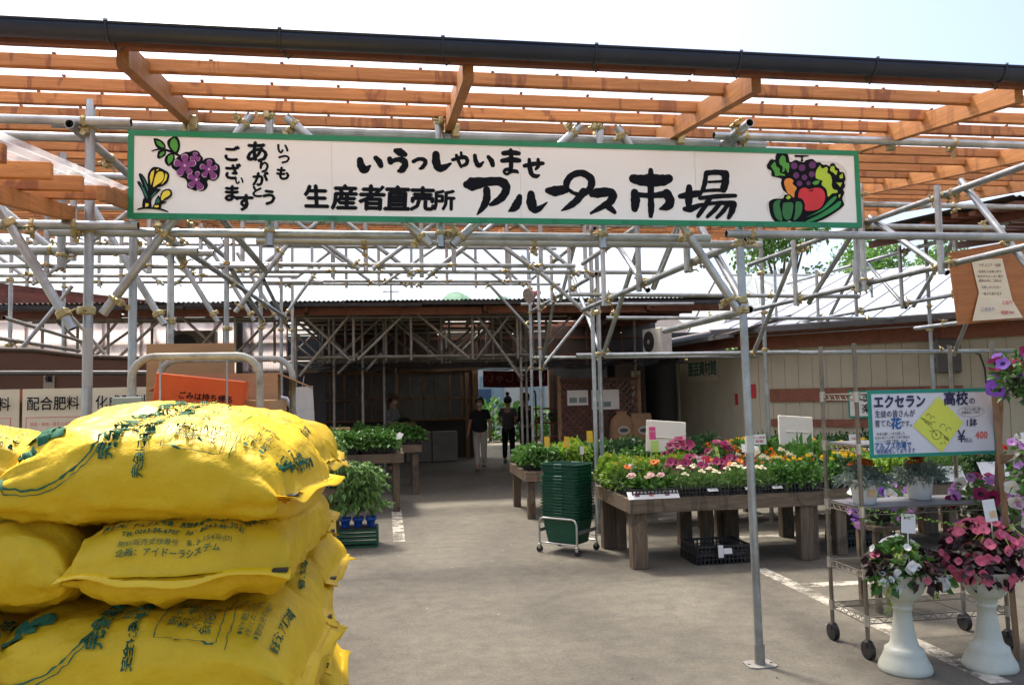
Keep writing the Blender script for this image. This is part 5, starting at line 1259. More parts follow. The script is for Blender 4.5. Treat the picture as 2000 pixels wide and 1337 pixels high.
# frosted plastic wall with outdoor unit far left
pw_ = thing('plastic_wall', 'pale pink corrugated plastic wall with brown posts behind the left frames', 'wall', (-5.5, 15.2, 0))
for i in range(12):
    link('sheet', corrugated(0.66, 1.0, 0.032, 0.004, 4).mesh('sheet', pink_sheet) if i == 0 else pw_.children[0].data, pw_, loc=V((-9.5 + i * 0.64, 15.20, 2.05)) - world_loc(pw_), rot=(radians(90), 0, 0))
for i in range(13):
    MB().box((-9.52 + i * 0.64, 15.23, 0), (-9.48 + i * 0.64, 15.27, 3.1)).wbuild('post', oldwood, pw_)
for z in (2.08, 2.62, 3.05):
    MB().box((-9.5, 15.22, z), (-1.8, 15.28, z + 0.04)).wbuild('rail', oldwood, pw_)
def outdoor_unit(loc, rzz, label, mat):
    t = thing('air_conditioner', label, 'air conditioner', loc, rzz)
    MB().cbox((0, 0, 0.3), (0.80, 0.30, 0.58), ch=0.015).build('casing', mat, t)
    m = MB()
    for k in range(1, 6): m.path([(-0.12 + 0.045 * k * cos(a * pi / 12), -0.158, 0.3 + 0.045 * k * sin(a * pi / 12)) for a in range(24)], 0.004, 4, closed=True)
    for a in range(6): m.tube((-0.12, -0.158, 0.3), (-0.12 + 0.23 * cos(a * pi / 3), -0.158, 0.3 + 0.23 * sin(a * pi / 3)), 0.004, 4)
    m.build('fan_grille', black_pl, t)
    MB().tube((-0.12, -0.15, 0.3), (-0.12, -0.155, 0.3), 0.235, 24).build('fan_opening', pm('fan_dark', (0.02, 0.02, 0.02)), t)
    MB().tube((-0.12, -0.156, 0.3), (-0.12, -0.166, 0.3), 0.05, 12).build('fan_hub', pm('fan_hub', (0.35, 0.35, 0.33)), t)
    for s in (-1, 1): MB().cbox((s * 0.3, 0, 0.005), (0.08, 0.34, 0.01)).build('foot', black_pl, t)
    return t
ac_dark = pm('dingy_casing', (0.16, 0.14, 0.11), rough=0.6)
t = outdoor_unit((-3.35, 14.6, 2.20), 0.0, 'dingy outdoor air conditioning unit in front of the pink plastic wall', ac_dark)
t = outdoor_unit((4.66, 13.28, 2.20), -1.35, 'white outdoor air conditioning unit on the eave right of the double posts', pm('clean_casing', (0.55, 0.53, 0.47), rough=0.5))
t.scale = (0.75, 0.75, 0.78)
MB().box((3.6, 13.0, 2.14), (5.6, 13.5, 2.19)).wbuild('ledge', rust_tin, shed)
sr_ = thing('rusty_side_roof', 'rusty brown sloping roof edge above the pink plastic wall on the left', 'roof', (-5.5, 16.2, 3.0))
for k in range(3):
    MB().prism([(-10.5, 3.62 + 0.24 * k), (-2.6, 3.22 + 0.035 * k), (-2.6, 3.25 + 0.035 * k), (-10.5, 3.84 + 0.24 * k)], 16.2 + 0.25 * k, 16.4 + 0.25 * k, plane='xz').obuild('roof_board', oldwood, sr_, (-5, 16.3, 3.5))
for x in (-9.5, -7.5, -5.5, -3.5): MB().box((x, 16.3, 0), (x + 0.1, 16.4, 3.3)).wbuild('post', oldwood, sr_)
# upright black sheet, painted as the shade behind the left posts
MB().box((-8.8, 15.0, 0), (-1.1, 15.05, 2.04)).wbuild('shade_sheet', pm('painted_shade_black', (0.022, 0.022, 0.024), rough=0.6, scale=2, bump=0.4), shed)
# flood lamp with red body on the mid frame
lamp = thing('flood_lamp', 'small red flood lamp with round clear lens clamped to the mid frame', 'lamp', (2.28, 12.4, 3.14))
lamp.scale = (0.72, 0.72, 0.72)
Ml = V((-0.80, -0.52, -0.30)).to_track_quat('Z', 'Y').to_matrix().to_4x4()
MB().lathe([(0.0, 0.02), (0.10, 0.03), (0.165, 0.06), (0.17, 0.075)], 20, M=Ml, c=(0, 0, 0.0)).build('lens', pm('lamp_lens', (0.46, 0.42, 0.36), (0.2, 0.18, 0.15), rough=0.1, scale=22), lamp)
MB().lathe([(0.16, 0.05), (0.10, -0.06), (0.06, -0.12), (0.055, -0.28), (0.0, -0.29)], 16, M=Ml, c=(0, 0, 0.0)).build('housing', pm('red_lamp_body', (0.35, 0.03, 0.03), rough=0.4), lamp)
MB().path([(0.02, 0.12, 0.0), (0.08, 0.16, -0.1), (0.10, 0.15, -0.2)], 0.02, 8).build('bracket', pm('red_lamp_body', (0.35, 0.03, 0.03)), lamp)

# ================================================================== far things
hill_mat = pm('wooded_hill', (0.10, 0.20, 0.13), (0.06, 0.13, 0.09), rough=0.9, scale=0.03, detail=9)
def hill(x0, x1, y, h, ph):
    n, m = 60, 14
    vs = []
    for j in range(m + 1):
        for i in range(n + 1):
            u = i / n; t = j / m
            x = x0 + (x1 - x0) * u
            e = sin(pi * u) ** 0.8 * h * (1 + 0.05 * sin(u * 7 + ph))
            e *= sin(pi * min(1, t * 0.5 + 0.0)) if j else 0
            e += (noise.noise(V((x * 0.03, t * 2, ph))) * 0.03 * h + noise.noise(V((x * 0.3, t * 20, ph))) * 0.012 * h) * (1 if j else 0) * sin(pi * u)
            vs.append((x, y + t * 160, max(0, e)))
    return MB().add(vs, [(j * (n + 1) + i, j * (n + 1) + i + 1, (j + 1) * (n + 1) + i + 1, (j + 1) * (n + 1) + i) for j in range(m) for i in range(n)], smooth=True)
hl = hill(30, 140, 760, 124, 0.4).build('hills', hill_mat); tag(hl, kind='structure')
hl2 = hill(98, 172, 790, 122, 2.0).build('hills', hill_mat); tag(hl2, kind='structure')
up = thing('utility_pole', 'thin far utility pole with crossarm above the shed roof', 'pole', (0.6, 90, 0))
MB().tube((0, 0, 0), (0, 0, 15.2), 0.16, 10, r1=0.10).build('pole', pm('pole_concrete', (0.42, 0.43, 0.43)), up)
for z in (14.2, 13.2): MB().cbox((0, 0, z), (1.8, 0.1, 0.1)).build('crossarm', pm('pole_concrete', (0.42, 0.43, 0.43)), up)
wr = MB()
for z in (14.3, 13.3):
    for s in (-0.8, 0.8):
        pts = [(s + 40 * (t - 0.5) * 2, (t - 0.5) * 16, z - 1.6 * (1 - (2 * (t % 0.5) * 2 - 1) ** 2)) for t in [i / 24 for i in range(25)]]
        wr.path(pts, 0.012, 4)
tag(wr.build('wire', black_pl, up), kind='stuff')
# ================================================================== pile of yellow fertiliser sacks
sack_yellow = pm('yellow_sack_film', (0.73, 0.475, 0.017), (0.64, 0.40, 0.012), rough=0.5, spec=0.25, scale=3.5, bump=0.7, bscale=13, dirt=(0.55, 0.36, 0.03), dscale=6, damt=0.35)
seam_yellow = pm('yellow_seam_tape', (0.90, 0.60, 0.012), (0.86, 0.54, 0.01), rough=0.4, trans=0.15)
print_green = pm('sack_print', (0.020, 0.105, 0.06), (0.04, 0.14, 0.07), rough=0.7, scale=40, spec=0.15)

def sgnpow(c, e): return math.copysign(abs(c) ** e, c)

class Sack:
    def __init__(s, L, W, T, seed, sag=0.0, puff=1.0):
        s.L, s.W, s.T, s.seed, s.sag, s.puff = L, W, T, seed, sag, puff
        s._tab = {}
    def base(s, u, th):
        t = max(-1.0, min(1.0, u / (s.L / 2)))
        q_ = abs(t) / 0.965
        pr = (1 - q_ ** 5.5) ** 0.50 if q_ < 1 else 0.0
        pr = max(pr, 0.012)
        w = s.W / 2 * (1.0 - 0.05 * pr + 0.02 * abs(t) ** 6)
        c, q = cos(th), sin(th)
        y = -w * sgnpow(c, 0.70)          # th = 0 faces -y, pi/2 is up
        z = s.T / 2 * pr * sgnpow(q, 0.70)
        if z < 0: z *= 0.86
        z += -0.10 * s.T * abs(t) ** 4 - s.sag * (max(0.0, t) ** 2.2) + 0.03 * s.T * sin(2.2 * t + s.seed)
        return V((u, y, z)), t, pr
    def S(s, u, th):
        p, t, pr = s.base(u, th)
        sd = s.seed * 7.31
        # gathers running in from the end seams, creases across the middle
        e = abs(t)
        g = noise.noise(V((th * 3.2 + sd, t * 1.2, sd)))
        g2 = noise.noise(V((th * 7.5 + sd, t * 2.5, sd + 9)))
        d = 0.022 * (e ** 2.0) * (g * 0.9 + g2 * 0.7)
        v = noise.noise(V((u * 4.2 + sd, th * 1.1 + u * 3.0, sd + 3)))
        ridge = (1 - abs(v)) ** 5
        d += 0.0085 * ridge * (0.35 + pr)
        v2 = noise.noise(V((u * 9.0 - th * 2.2 + sd, th * 2.4, sd + 17)))
        d += 0.009 * (1 - abs(v2)) ** 7 * pr - 0.005 * pr
        v3 = noise.noise(V((u * 16.0 + th * 1.5 + sd, th * 1.3, sd + 41)))
        d += 0.005 * (1 - abs(v3)) ** 5 * (0.3 + 0.7 * e) * pr
        d += 0.012 * noise.noise(V((u * 3.0 + sd, th * 0.8, sd + 31))) * pr
        v4 = noise.noise(V((u * 2.6 + sd, th * 5.5 + u * 2.0, sd + 53)))
        d += 0.006 * max(0.0, 1 - abs(v4) * 6) * pr
        v5 = noise.noise(V((u * 13.0 + sd, th * 1.6 - u * 4.0, sd + 67)))
        d += 0.005 * max(0.0, 1 - abs(v5) * 5) * pr * (0.4 + 0.6 * e)
        c, q = cos(th), sin(th)
        n = V((0.25 * t, -c, q)).normalized()
        if pr < 0.1: d *= 0.4
        return p + n * d
    def N(s, u, th):
        a = s.S(u + 0.004, th) - s.S(u - 0.004, th)
        b = s.S(u, th + 0.02) - s.S(u, th - 0.02)
        n = a.cross(b)
        if n.length < 1e-9: return V((0, 0, 1))
        n.normalize()
        c, q = cos(th), sin(th)
        if n.dot(V((0, -c, q))) < 0: n = -n
        return n
    def theta(s, u, arc):
        """angle reached after walking `arc` metres up from th = -0.4"""
        k = round(u / 0.03)
        if k not in s._tab:
            tab = [(0.0, -0.5)]
            prev = s.base(k * 0.03, -0.5)[0]
            for i in range(1, 121):
                th = -0.5 + (pi + 1.0) * i / 120
                p = s.base(k * 0.03, th)[0]
                tab.append((tab[-1][0] + (p - prev).length, th)); prev = p
            s._tab[k] = tab
        tab = s._tab[k]
        for (a0, t0), (a1, t1) in zip(tab, tab[1:]):
            if arc <= a1: return t0 + (t1 - t0) * (arc - a0) / max(1e-9, a1 - a0)
        return tab[-1][1]
    def inset(s, arc):
        """|u| reached after walking `arc` metres up from the end seam over the top"""
        if 'end' not in s._tab:
            tab = [(0.0, s.L / 2 * 0.964)]
            prev = s.base(tab[0][1], pi / 2)[0]
            for i in range(1, 200):
                u = s.L / 2 * 0.964 * (1 - (i / 200) ** 2 * 0.7)
                p = s.base(u, pi / 2)[0]
                tab.append((tab[-1][0] + (p - prev).length, u)); prev = p
            s._tab['end'] = tab
        tab = s._tab['end']
        for (a0, t0), (a1, t1) in zip(tab, tab[1:]):
            if arc <= a1: return t0 + (t1 - t0) * (arc - a0) / max(1e-9, a1 - a0)
        return tab[-1][1]
    def surf(s, u, arc, k=0):
        th = s.theta(u, arc)
        return s.S(u, th) + s.N(u, th) * (0.0045 + 0.0003 * k)

def sack_obj(L, W, T, loc, rzz, label, seed, sag=0.0, tilt=0.0, roll=0.0, prints=(), res=(72, 54)):
    t = thing('fertiliser_sack', label, 'sack', loc, 0.0, 'yellow sacks in the pile')
    t.rotation_euler = (roll, tilt, rzz)
    sk = Sack(L, W, T, seed, sag)
    nu, nt = res
    vs, fs = [], []
    for i in range(nu + 1):
        a = -1 + 2 * i / nu
        u = L / 2 * 0.999 * sgnpow(sin(a * pi / 2), 0.9)
        for j in range(nt):
            vs.append(sk.S(u, -pi / 2 + 2 * pi * j / nt))
    for i in range(nu):
        for j in range(nt):
            fs.append((i * nt + j, i * nt + (j + 1) % nt, (i + 1) * nt + (j + 1) % nt, (i + 1) * nt + j))
    MB().add(vs, fs, smooth=True).build('film', sack_yellow, t)
    for e in (-1, 1):     # sewn tape across each end
        rows = []
        n = 22
        for i in range(n + 1):
            f = -1 + 2 * i / n
            p = sk.base(e * L / 2 * 0.985, 0.0)[0]
            wv = 0.006 * sin(f * 5 + seed) + 0.010 * f * f * sin(seed * 2.1) + 0.007 * noise.noise(V((f * 3, seed, e)))
            flare = 0.012 * (abs(f) ** 3)
            y = f * W / 2 * 1.02
            rows.append((V((e * (L / 2 * 0.955) , y, p.z + wv * 0.6)), V((e * (L / 2 + 0.014 + flare), y * 1.015, p.z + wv * 1.4 - 0.012))))
        mb = MB()
        vs = [a for a, b in rows] + [b for a, b in rows] + [a + V((0, 0, 0.004)) for a, b in rows] + [b + V((0, 0, 0.003)) for a, b in rows]
        m_ = n + 1
        fs = [(i, i + 1, m_ + i + 1, m_ + i) for i in range(n)] + [(2 * m_ + i, 3 * m_ + i, 3 * m_ + i + 1, 2 * m_ + i + 1) for i in range(n)] + [(m_ + i, m_ + i + 1, 3 * m_ + i + 1, 3 * m_ + i) for i in range(n)]
        mb.add(vs, fs, smooth=True)
        o = mb.build('seam_tape', seam_yellow, t)
        a, b2 = rows[2]
        c = (a + b2) / 2
        MB().cbox(c + V((0, e * 0.02, 0.0035)), (0.018, 0.03, 0.006)).build('black_tab', black_pl, o)
    for pr in prints:
        kind = pr[0]
        mb = MB()
        if kind == 'col':       # vertical column: reads up over the bag, glyph tops to the left
            _, body, u0, a0, size, bold = pr
            put_text(mb, body, lambda x, y, k: sk.surf(u0 - y, a0 + x, k), size, bold=bold, fine=0.007 / size)
        elif kind == 'end':     # line across the end of the bag, reads left to right for someone facing that end
            _, body, y0, s0, size, bold, e = pr
            def fn(x, y, k, y0=y0, s0=s0, e=e):
                u = e * sk.inset(s0 + y)
                yy = y0 - e * -1 * x if False else y0 + x * (1 if e > 0 else -1)
                c = max(-1, min(1, -(yy) / (W / 2)))
                th = math.acos(max(-1, min(1, sgnpow(c, 1 / 0.70))))
                return sk.S(u, th) + sk.N(u, th) * (0.0045 + 0.0003 * k)
            put_text(mb, body, fn, size, bold=bold, fine=0.007 / size)
        elif kind == 'arc':
            _, uc, ac, r, a0, a1, w = pr
            n = 40
            ps = []
            for i in range(n + 1):
                a = a0 + (a1 - a0) * i / n
                for rr in (r - w, r + w):
                    ps.append(sk.surf(uc + rr * cos(a), max(0.0, ac + rr * sin(a))))
            mb.add(ps, [(2 * i, 2 * i + 1, 2 * i + 3, 2 * i + 2) for i in range(n)], smooth=True)
        elif kind == 'bar':
            _, u0, a0, u1, a1, w = pr
            n = 24
            ps = []
            d = V((u1 - u0, a1 - a0)).normalized(); sd = V((-d.y, d.x)) * w
            for i in range(n + 1):
                f = i / n
                q = V((u0 + (u1 - u0) * f, a0 + (a1 - a0) * f))
                ps += [sk.surf(q.x - sd.x, max(0, q.y - sd.y)), sk.surf(q.x, max(0, q.y)), sk.surf(q.x + sd.x, max(0, q.y + sd.y))]
            mb.add(ps, [(3 * i + k, 3 * i + k + 1, 3 * i + k + 4, 3 * i + k + 3) for i in range(n) for k in (0, 1)], smooth=True)
        mb.build('print', print_green, t)
    return t

def side_prints(off=0.0):
    raw = [('arc', -0.21, 0.30, 0.135, pi * 0.95, 2.0 * pi, 0.0018), ('arc', -0.21, 0.30, 0.145, pi * 1.0, 1.9 * pi, 0.0012),
            ('bar', -0.25, 0.235, -0.22, 0.262, 0.012), ('bar', -0.25, 0.29, -0.17, 0.30, 0.013), ('bar', -0.21, 0.27, -0.20, 0.34, 0.012), ('bar', -0.29, 0.31, -0.28, 0.36, 0.008),
            ('col', '完全発酵分解', -0.055 + off, 0.335, 0.040, 0.03), ('col', '野菜・草花用', -0.012 + off, 0.35, 0.024, 0.0), ('col', '完全に発酵分解した有機質肥料', 0.016 + off, 0.345, 0.024, 0.02),
            ('bar', 0.055 + off, 0.235, 0.055 + off, 0.42, 0.0009), ('bar', 0.175 + off, 0.225, 0.175 + off, 0.42, 0.0009), ('bar', 0.058 + off, 0.235, 0.172 + off, 0.225, 0.0009),
            ('col', '野菜づくり', 0.082 + off, 0.315, 0.022, 0.0), ('col', '草花・野菜', 0.106 + off, 0.310, 0.022, 0.0), ('col', 'バラづくり', 0.130 + off, 0.305, 0.022, 0.0), ('col', '鉢花づくり', 0.153 + off, 0.30, 0.022, 0.0),
            ('bar', 0.195 + off, 0.22, 0.195 + off, 0.42, 0.0009), ('col', '●やや乾いた土に混ぜて', 0.215 + off, 0.33, 0.014, 0.0), ('col', 'お使いください。1平方米に', 0.230 + off, 0.33, 0.013, 0.0), ('col', '●直射日光や雨を避けて', 0.248 + off, 0.32, 0.014, 0.0),
            ('col', '販売元：アルプス市場', 0.285 + off, 0.32, 0.019, 0.01)]
    out = []
    for p in raw:
        p = list(p)
        if p[0] == 'arc': p[2] -= 0.105
        elif p[0] == 'bar': p[2] -= 0.105; p[4] -= 0.105
        else: p[3] -= 0.105
        out.append(tuple(p))
    return out
end_prints = [('end', 'においがする場合がありますが、品質には問題ありません', 0.0, 0.114, 0.0105, 0.0, -1), ('end', '販売元：アルプス市場　長野県松本市寿白瀬渕7391-1', 0.0, 0.095, 0.0135, 0.012, -1), ('end', 'TEL.0263-86-6707　FAX.0263-86-3031', 0.0, 0.075, 0.0150, 0.010, -1),
              ('end', '肥料販売受理番号　第08-154号(D)', 0.01, 0.050, 0.0145, 0.0, -1), ('end', '企画：アイドーラシステム', 0.02, 0.030, 0.0165, 0.014, -1)]
# top layer
sack_obj(0.615, 0.46, 0.235, (-0.475, 1.94, 1.432), radians(-9), 'front yellow sack on top of the pile, printed side to the viewer', 1.0, sag=0.015, tilt=radians(0.5), prints=side_prints())
sack_obj(0.70, 0.47, 0.225, (-0.53, 2.38, 1.462), radians(-5), 'yellow sack on the top layer just behind the front one', 2.3, sag=0.03, prints=side_prints(0.02)[6:])
sack_obj(0.70, 0.46, 0.215, (-1.06, 1.98, 1.455), radians(9), 'yellow sack on the top layer cut by the left edge', 3.7, sag=0.05, prints=side_prints()[6:])
sack_obj(0.72, 0.46, 0.20, (-0.52, 2.82, 1.44), radians(4), 'rearmost yellow sack on the top layer, corner pointing right', 5.1, sag=0.03)
# second layer
sack_obj(0.70, 0.435, 0.20, (-0.40, 2.05, 1.262), radians(87), 'yellow sack lying end-on with address print, under the top front sack', 4.2, prints=end_prints)
sack_obj(0.72, 0.45, 0.235, (-0.975, 1.99, 1.255), radians(-4), 'yellow sack left of the end-on one with weight printed', 6.4, prints=[('col', '20kg)', -0.08, 0.36, 0.05, 0.01), ('col', '安全!', -0.19, 0.36, 0.055, 0.02), ('arc', 0.12, 0.30, 0.135, pi * 0.95, 2.0 * pi, 0.0018), ('bar', 0.08, 0.235, 0.12, 0.27, 0.012)])
sack_obj(0.70, 0.46, 0.19, (-0.53, 2.66, 1.250), radians(3), 'yellow sack in the second layer toward the back, seam sticking out right', 7.7, sag=0.03, prints=side_prints()[-4:])
# third layer
sack_obj(0.66, 0.48, 0.20, (-0.495, 1.93, 1.052), radians(-4), 'yellow sack in the third layer, printed side out, below the address sack', 8.2, sag=0.02, prints=side_prints(-0.01))
sack_obj(0.70, 0.46, 0.225, (-1.085, 1.87, 1.06), radians(5), 'yellow sack in the third layer whose seam shows at the left edge', 9.5, prints=side_prints()[-3:])
sack_obj(0.71, 0.46, 0.20, (-0.53, 2.40, 1.055), radians(4), 'second yellow sack back in the third layer', 10.4, sag=0.03, prints=side_prints()[-4:])
sack_obj(0.72, 0.46, 0.19, (-0.52, 2.84, 1.06), radians(-5), 'last yellow sack back in the third layer', 11.9, sag=0.03)
# fourth layer and below, down to the pallet
sack_obj(0.71, 0.52, 0.195, (-0.45, 2.04, 0.862), radians(88), 'yellow sack in the fourth layer peeking out at the bottom of the picture', 12.5, prints=end_prints)
sack_obj(0.72, 0.46, 0.19, (-1.0, 2.04, 0.86), radians(3), 'yellow sack in the fourth layer at lower left', 13.1, res=(30, 24))
sack_obj(0.72, 0.46, 0.19, (-0.54, 2.66, 0.865), radians(-3), 'fourth layer yellow sack at the back right', 14.3, sag=0.02, res=(36, 28))
k = 0
for lz in (0.67, 0.485, 0.30):
    k += 1
    for j, yy in enumerate((1.95, 2.42, 2.86)):
        for i, xx in enumerate((-0.52, -1.24)):
            sack_obj(0.71, 0.46, 0.19, (xx + 0.01 * (k % 2), yy, lz), radians(random.uniform(-4, 4)), 'yellow sack in the ' + ['fifth', 'sixth', 'bottom'][k - 1] + ' layer, ' + ['front', 'middle', 'rear'][j] + ' row, ' + ['right', 'left'][i] + ' side', 20 + k * 6 + j * 2 + i, res=(22, 18))
plt = thing('pallet', 'wooden pallet under the yellow sacks', 'pallet', (-0.8, 2.4, 0))
for i in range(7):
    MB().box((-0.62 - 0.0, -0.62 + i * 0.2, 0.115), (0.62, -0.48 + i * 0.2, 0.135)).build('plank', tan_wood, plt)
for x in (-0.6, -0.05, 0.5):
    MB().box((x, -0.6, 0.0), (x + 0.1, 0.7, 0.113)).build('bearer', tan_wood, plt)
# ================================================================== plants
random.seed(11)
def leafmat(name, c, c2=None, tr=0.35):
    return pm(name, c, c2 or tuple(x * 0.55 for x in c), rough=0.5, scale=14, trans=tr, rand=0.18)
G_MID = leafmat('leaf_mid_green', (0.10, 0.25, 0.04))
G_LIME = leafmat('leaf_lime', (0.30, 0.46, 0.05), (0.16, 0.32, 0.035))
G_DARK = leafmat('leaf_dark_green', (0.028, 0.085, 0.022))
G_FERN = leafmat('leaf_fern', (0.13, 0.26, 0.05))
G_TOM = leafmat('leaf_tomato', (0.19, 0.34, 0.085), (0.10, 0.21, 0.045))
G_SILV = leafmat('leaf_silver', (0.26, 0.33, 0.27), (0.15, 0.21, 0.17))
G_WINE = leafmat('leaf_wine', (0.045, 0.018, 0.016), (0.02, 0.010, 0.009), 0.15)
G_TREE = leafmat('leaf_tree', (0.16, 0.32, 0.05), (0.08, 0.18, 0.03))
def pet(name, c, tr=0.3): return pm(name, c, tuple(x * 0.72 for x in c), rough=0.55, scale=25, trans=tr)
F_MAG = pet('petal_magenta', (0.33, 0.004, 0.085)); F_MAGD = pet('petal_magenta_throat', (0.06, 0.002, 0.02))
F_RED = pet('petal_red', (0.72, 0.035, 0.02)); F_ORG = pet('petal_orange', (0.90, 0.26, 0.015)); F_YEL = pet('petal_yellow', (0.92, 0.62, 0.03))
F_CRM = pet('petal_cream', (0.90, 0.84, 0.60)); F_WHT = pet('petal_white', (0.86, 0.86, 0.82)); F_PNK = pet('petal_pink', (0.92, 0.20, 0.32), 0.45); F_LPK = pet('petal_pale_pink', (0.90, 0.55, 0.55))
F_PUR = pet('petal_purple', (0.30, 0.11, 0.62)); F_PURD = pet('petal_purple_throat', (0.05, 0.015, 0.12)); F_LIL = pet('petal_lilac', (0.66, 0.30, 0.72)); F_RST = pet('petal_rust', (0.60, 0.13, 0.015))

def leaf(mb, p, d, up, L, W, mi=0, droop=0.2):
    d = d.normalized()
    s = d.cross(up)
    if s.length < 1e-4: s = V((1, 0, 0))
    s.normalize()
    n = s.cross(d)
    a = p + d * L * 0.5
    mb.add([p, a + s * W * 0.5 - n * W * 0.10, p + d * L - V((0, 0, droop * L)), a - s * W * 0.5 - n * W * 0.10, a + n * W * 0.06],
           [(0, 1, 4), (1, 2, 4), (2, 3, 4), (3, 0, 4)], mi, True)

def rdir(up=0.0):
    while True:
        v = V((random.uniform(-1, 1), random.uniform(-1, 1), random.uniform(-1, 1)))
        if 0.1 < v.length < 1: break
    v.normalize(); v.z += up
    return v.normalized()

def dome(n, rx, ry, h, L, W, up=0.3, fill=0.45, mi=0, mb=None, z0=0.0, lump=0.25):
    mb = mb or MB()
    for _ in range(n):
        a = random.uniform(0, 2 * pi); e = random.random() ** 0.6
        r = (fill + (1 - fill) * random.random() ** 0.5)
        lm = 1 + lump * noise.noise(V((cos(a) * 2.2 + rx * 31, sin(a) * 2.2, e * 3)))
        ph = e * pi / 2
        o = V((cos(a) * sin(ph) * rx, sin(a) * sin(ph) * ry, cos(ph) * h)) * r * lm
        d = (V((cos(a) * sin(ph), sin(a) * sin(ph), cos(ph) * 0.7)) * 0.8 + rdir(up) * 0.9).normalized()
        k = random.uniform(0.65, 1.25)
        leaf(mb, o + V((0, 0, z0)), d, rdir(0.8), L * k, W * k, mi, random.uniform(0, 0.4))
    return mb

def disc_flower(r=0.03, n=10, cup=0.35, mats=(0, 1), petals=5):
    """open trumpet or daisy: petal ring round a centre"""
    mb = MB()
    ring = []
    for i in range(n * 2):
        a = 2 * pi * i / (n * 2)
        rr = r * (1 + 0.10 * cos(a * petals))
        ring.append(V((cos(a) * rr, sin(a) * rr, r * cup * (0.85 + 0.15 * cos(a * petals)))))
    mid = [V((cos(2 * pi * i / (n * 2)) * r * 0.36, sin(2 * pi * i / (n * 2)) * r * 0.36, r * 0.10)) for i in range(n * 2)]
    k = n * 2
    mb.add(ring + mid, [(i, (i + 1) % k, k + (i + 1) % k, k + i) for i in range(k)], mats[0], True)
    mb.add(mid + [V((0, 0, -r * 0.25))], [(i, (i + 1) % k, k) for i in range(k)], mats[1], True)
    return mb

def pom(r, n, mi=0):
    """ruffled pompon head"""
    mb = MB()
    for _ in range(n):
        d = rdir(0.7); d.z = abs(d.z)
        leaf(mb, d * r * 0.25, d, rdir(0), r * random.uniform(0.7, 1.05), r * 0.7, mi, 0.1)
    return mb

def merge(mb, src, M, mi=None):
    mb.add([M @ V(p) for p in src.v], [f for f in src.f], 0, True)
    k = len(src.f)
    mb.m[-k:] = [x if mi is None else mi for x in src.m]
    return mb

def place(mb, flower, pts, tilt=0.5, sc=(0.8, 1.15)):
    for p, d in pts:
        q = d.to_track_quat('Z', 'Y').to_matrix().to_4x4()
        M = Matrix.Translation(p) @ q @ Matrix.Scale(random.uniform(*sc), 4)
        merge(mb, flower, M)
    return mb

def dome_pts(n, rx, ry, h, lo=0.0, spread=0.97, face=None):
    out = []
    for _ in range(n):
        a = random.uniform(0, 2 * pi); ph = (lo + (1 - lo) * random.random() ** 0.7) * pi / 2 * 1.0
        ph = pi / 2 - ph
        o = V((cos(a) * sin(ph) * rx, sin(a) * sin(ph) * ry, cos(ph) * h)) * random.uniform(spread, 1.1)
        d = V((cos(a) * sin(ph), sin(a) * sin(ph), cos(ph) + 0.5)) + rdir(0) * 0.35
        if face is not None: d = d + face
        out.append((o, d.normalized()))
    return out

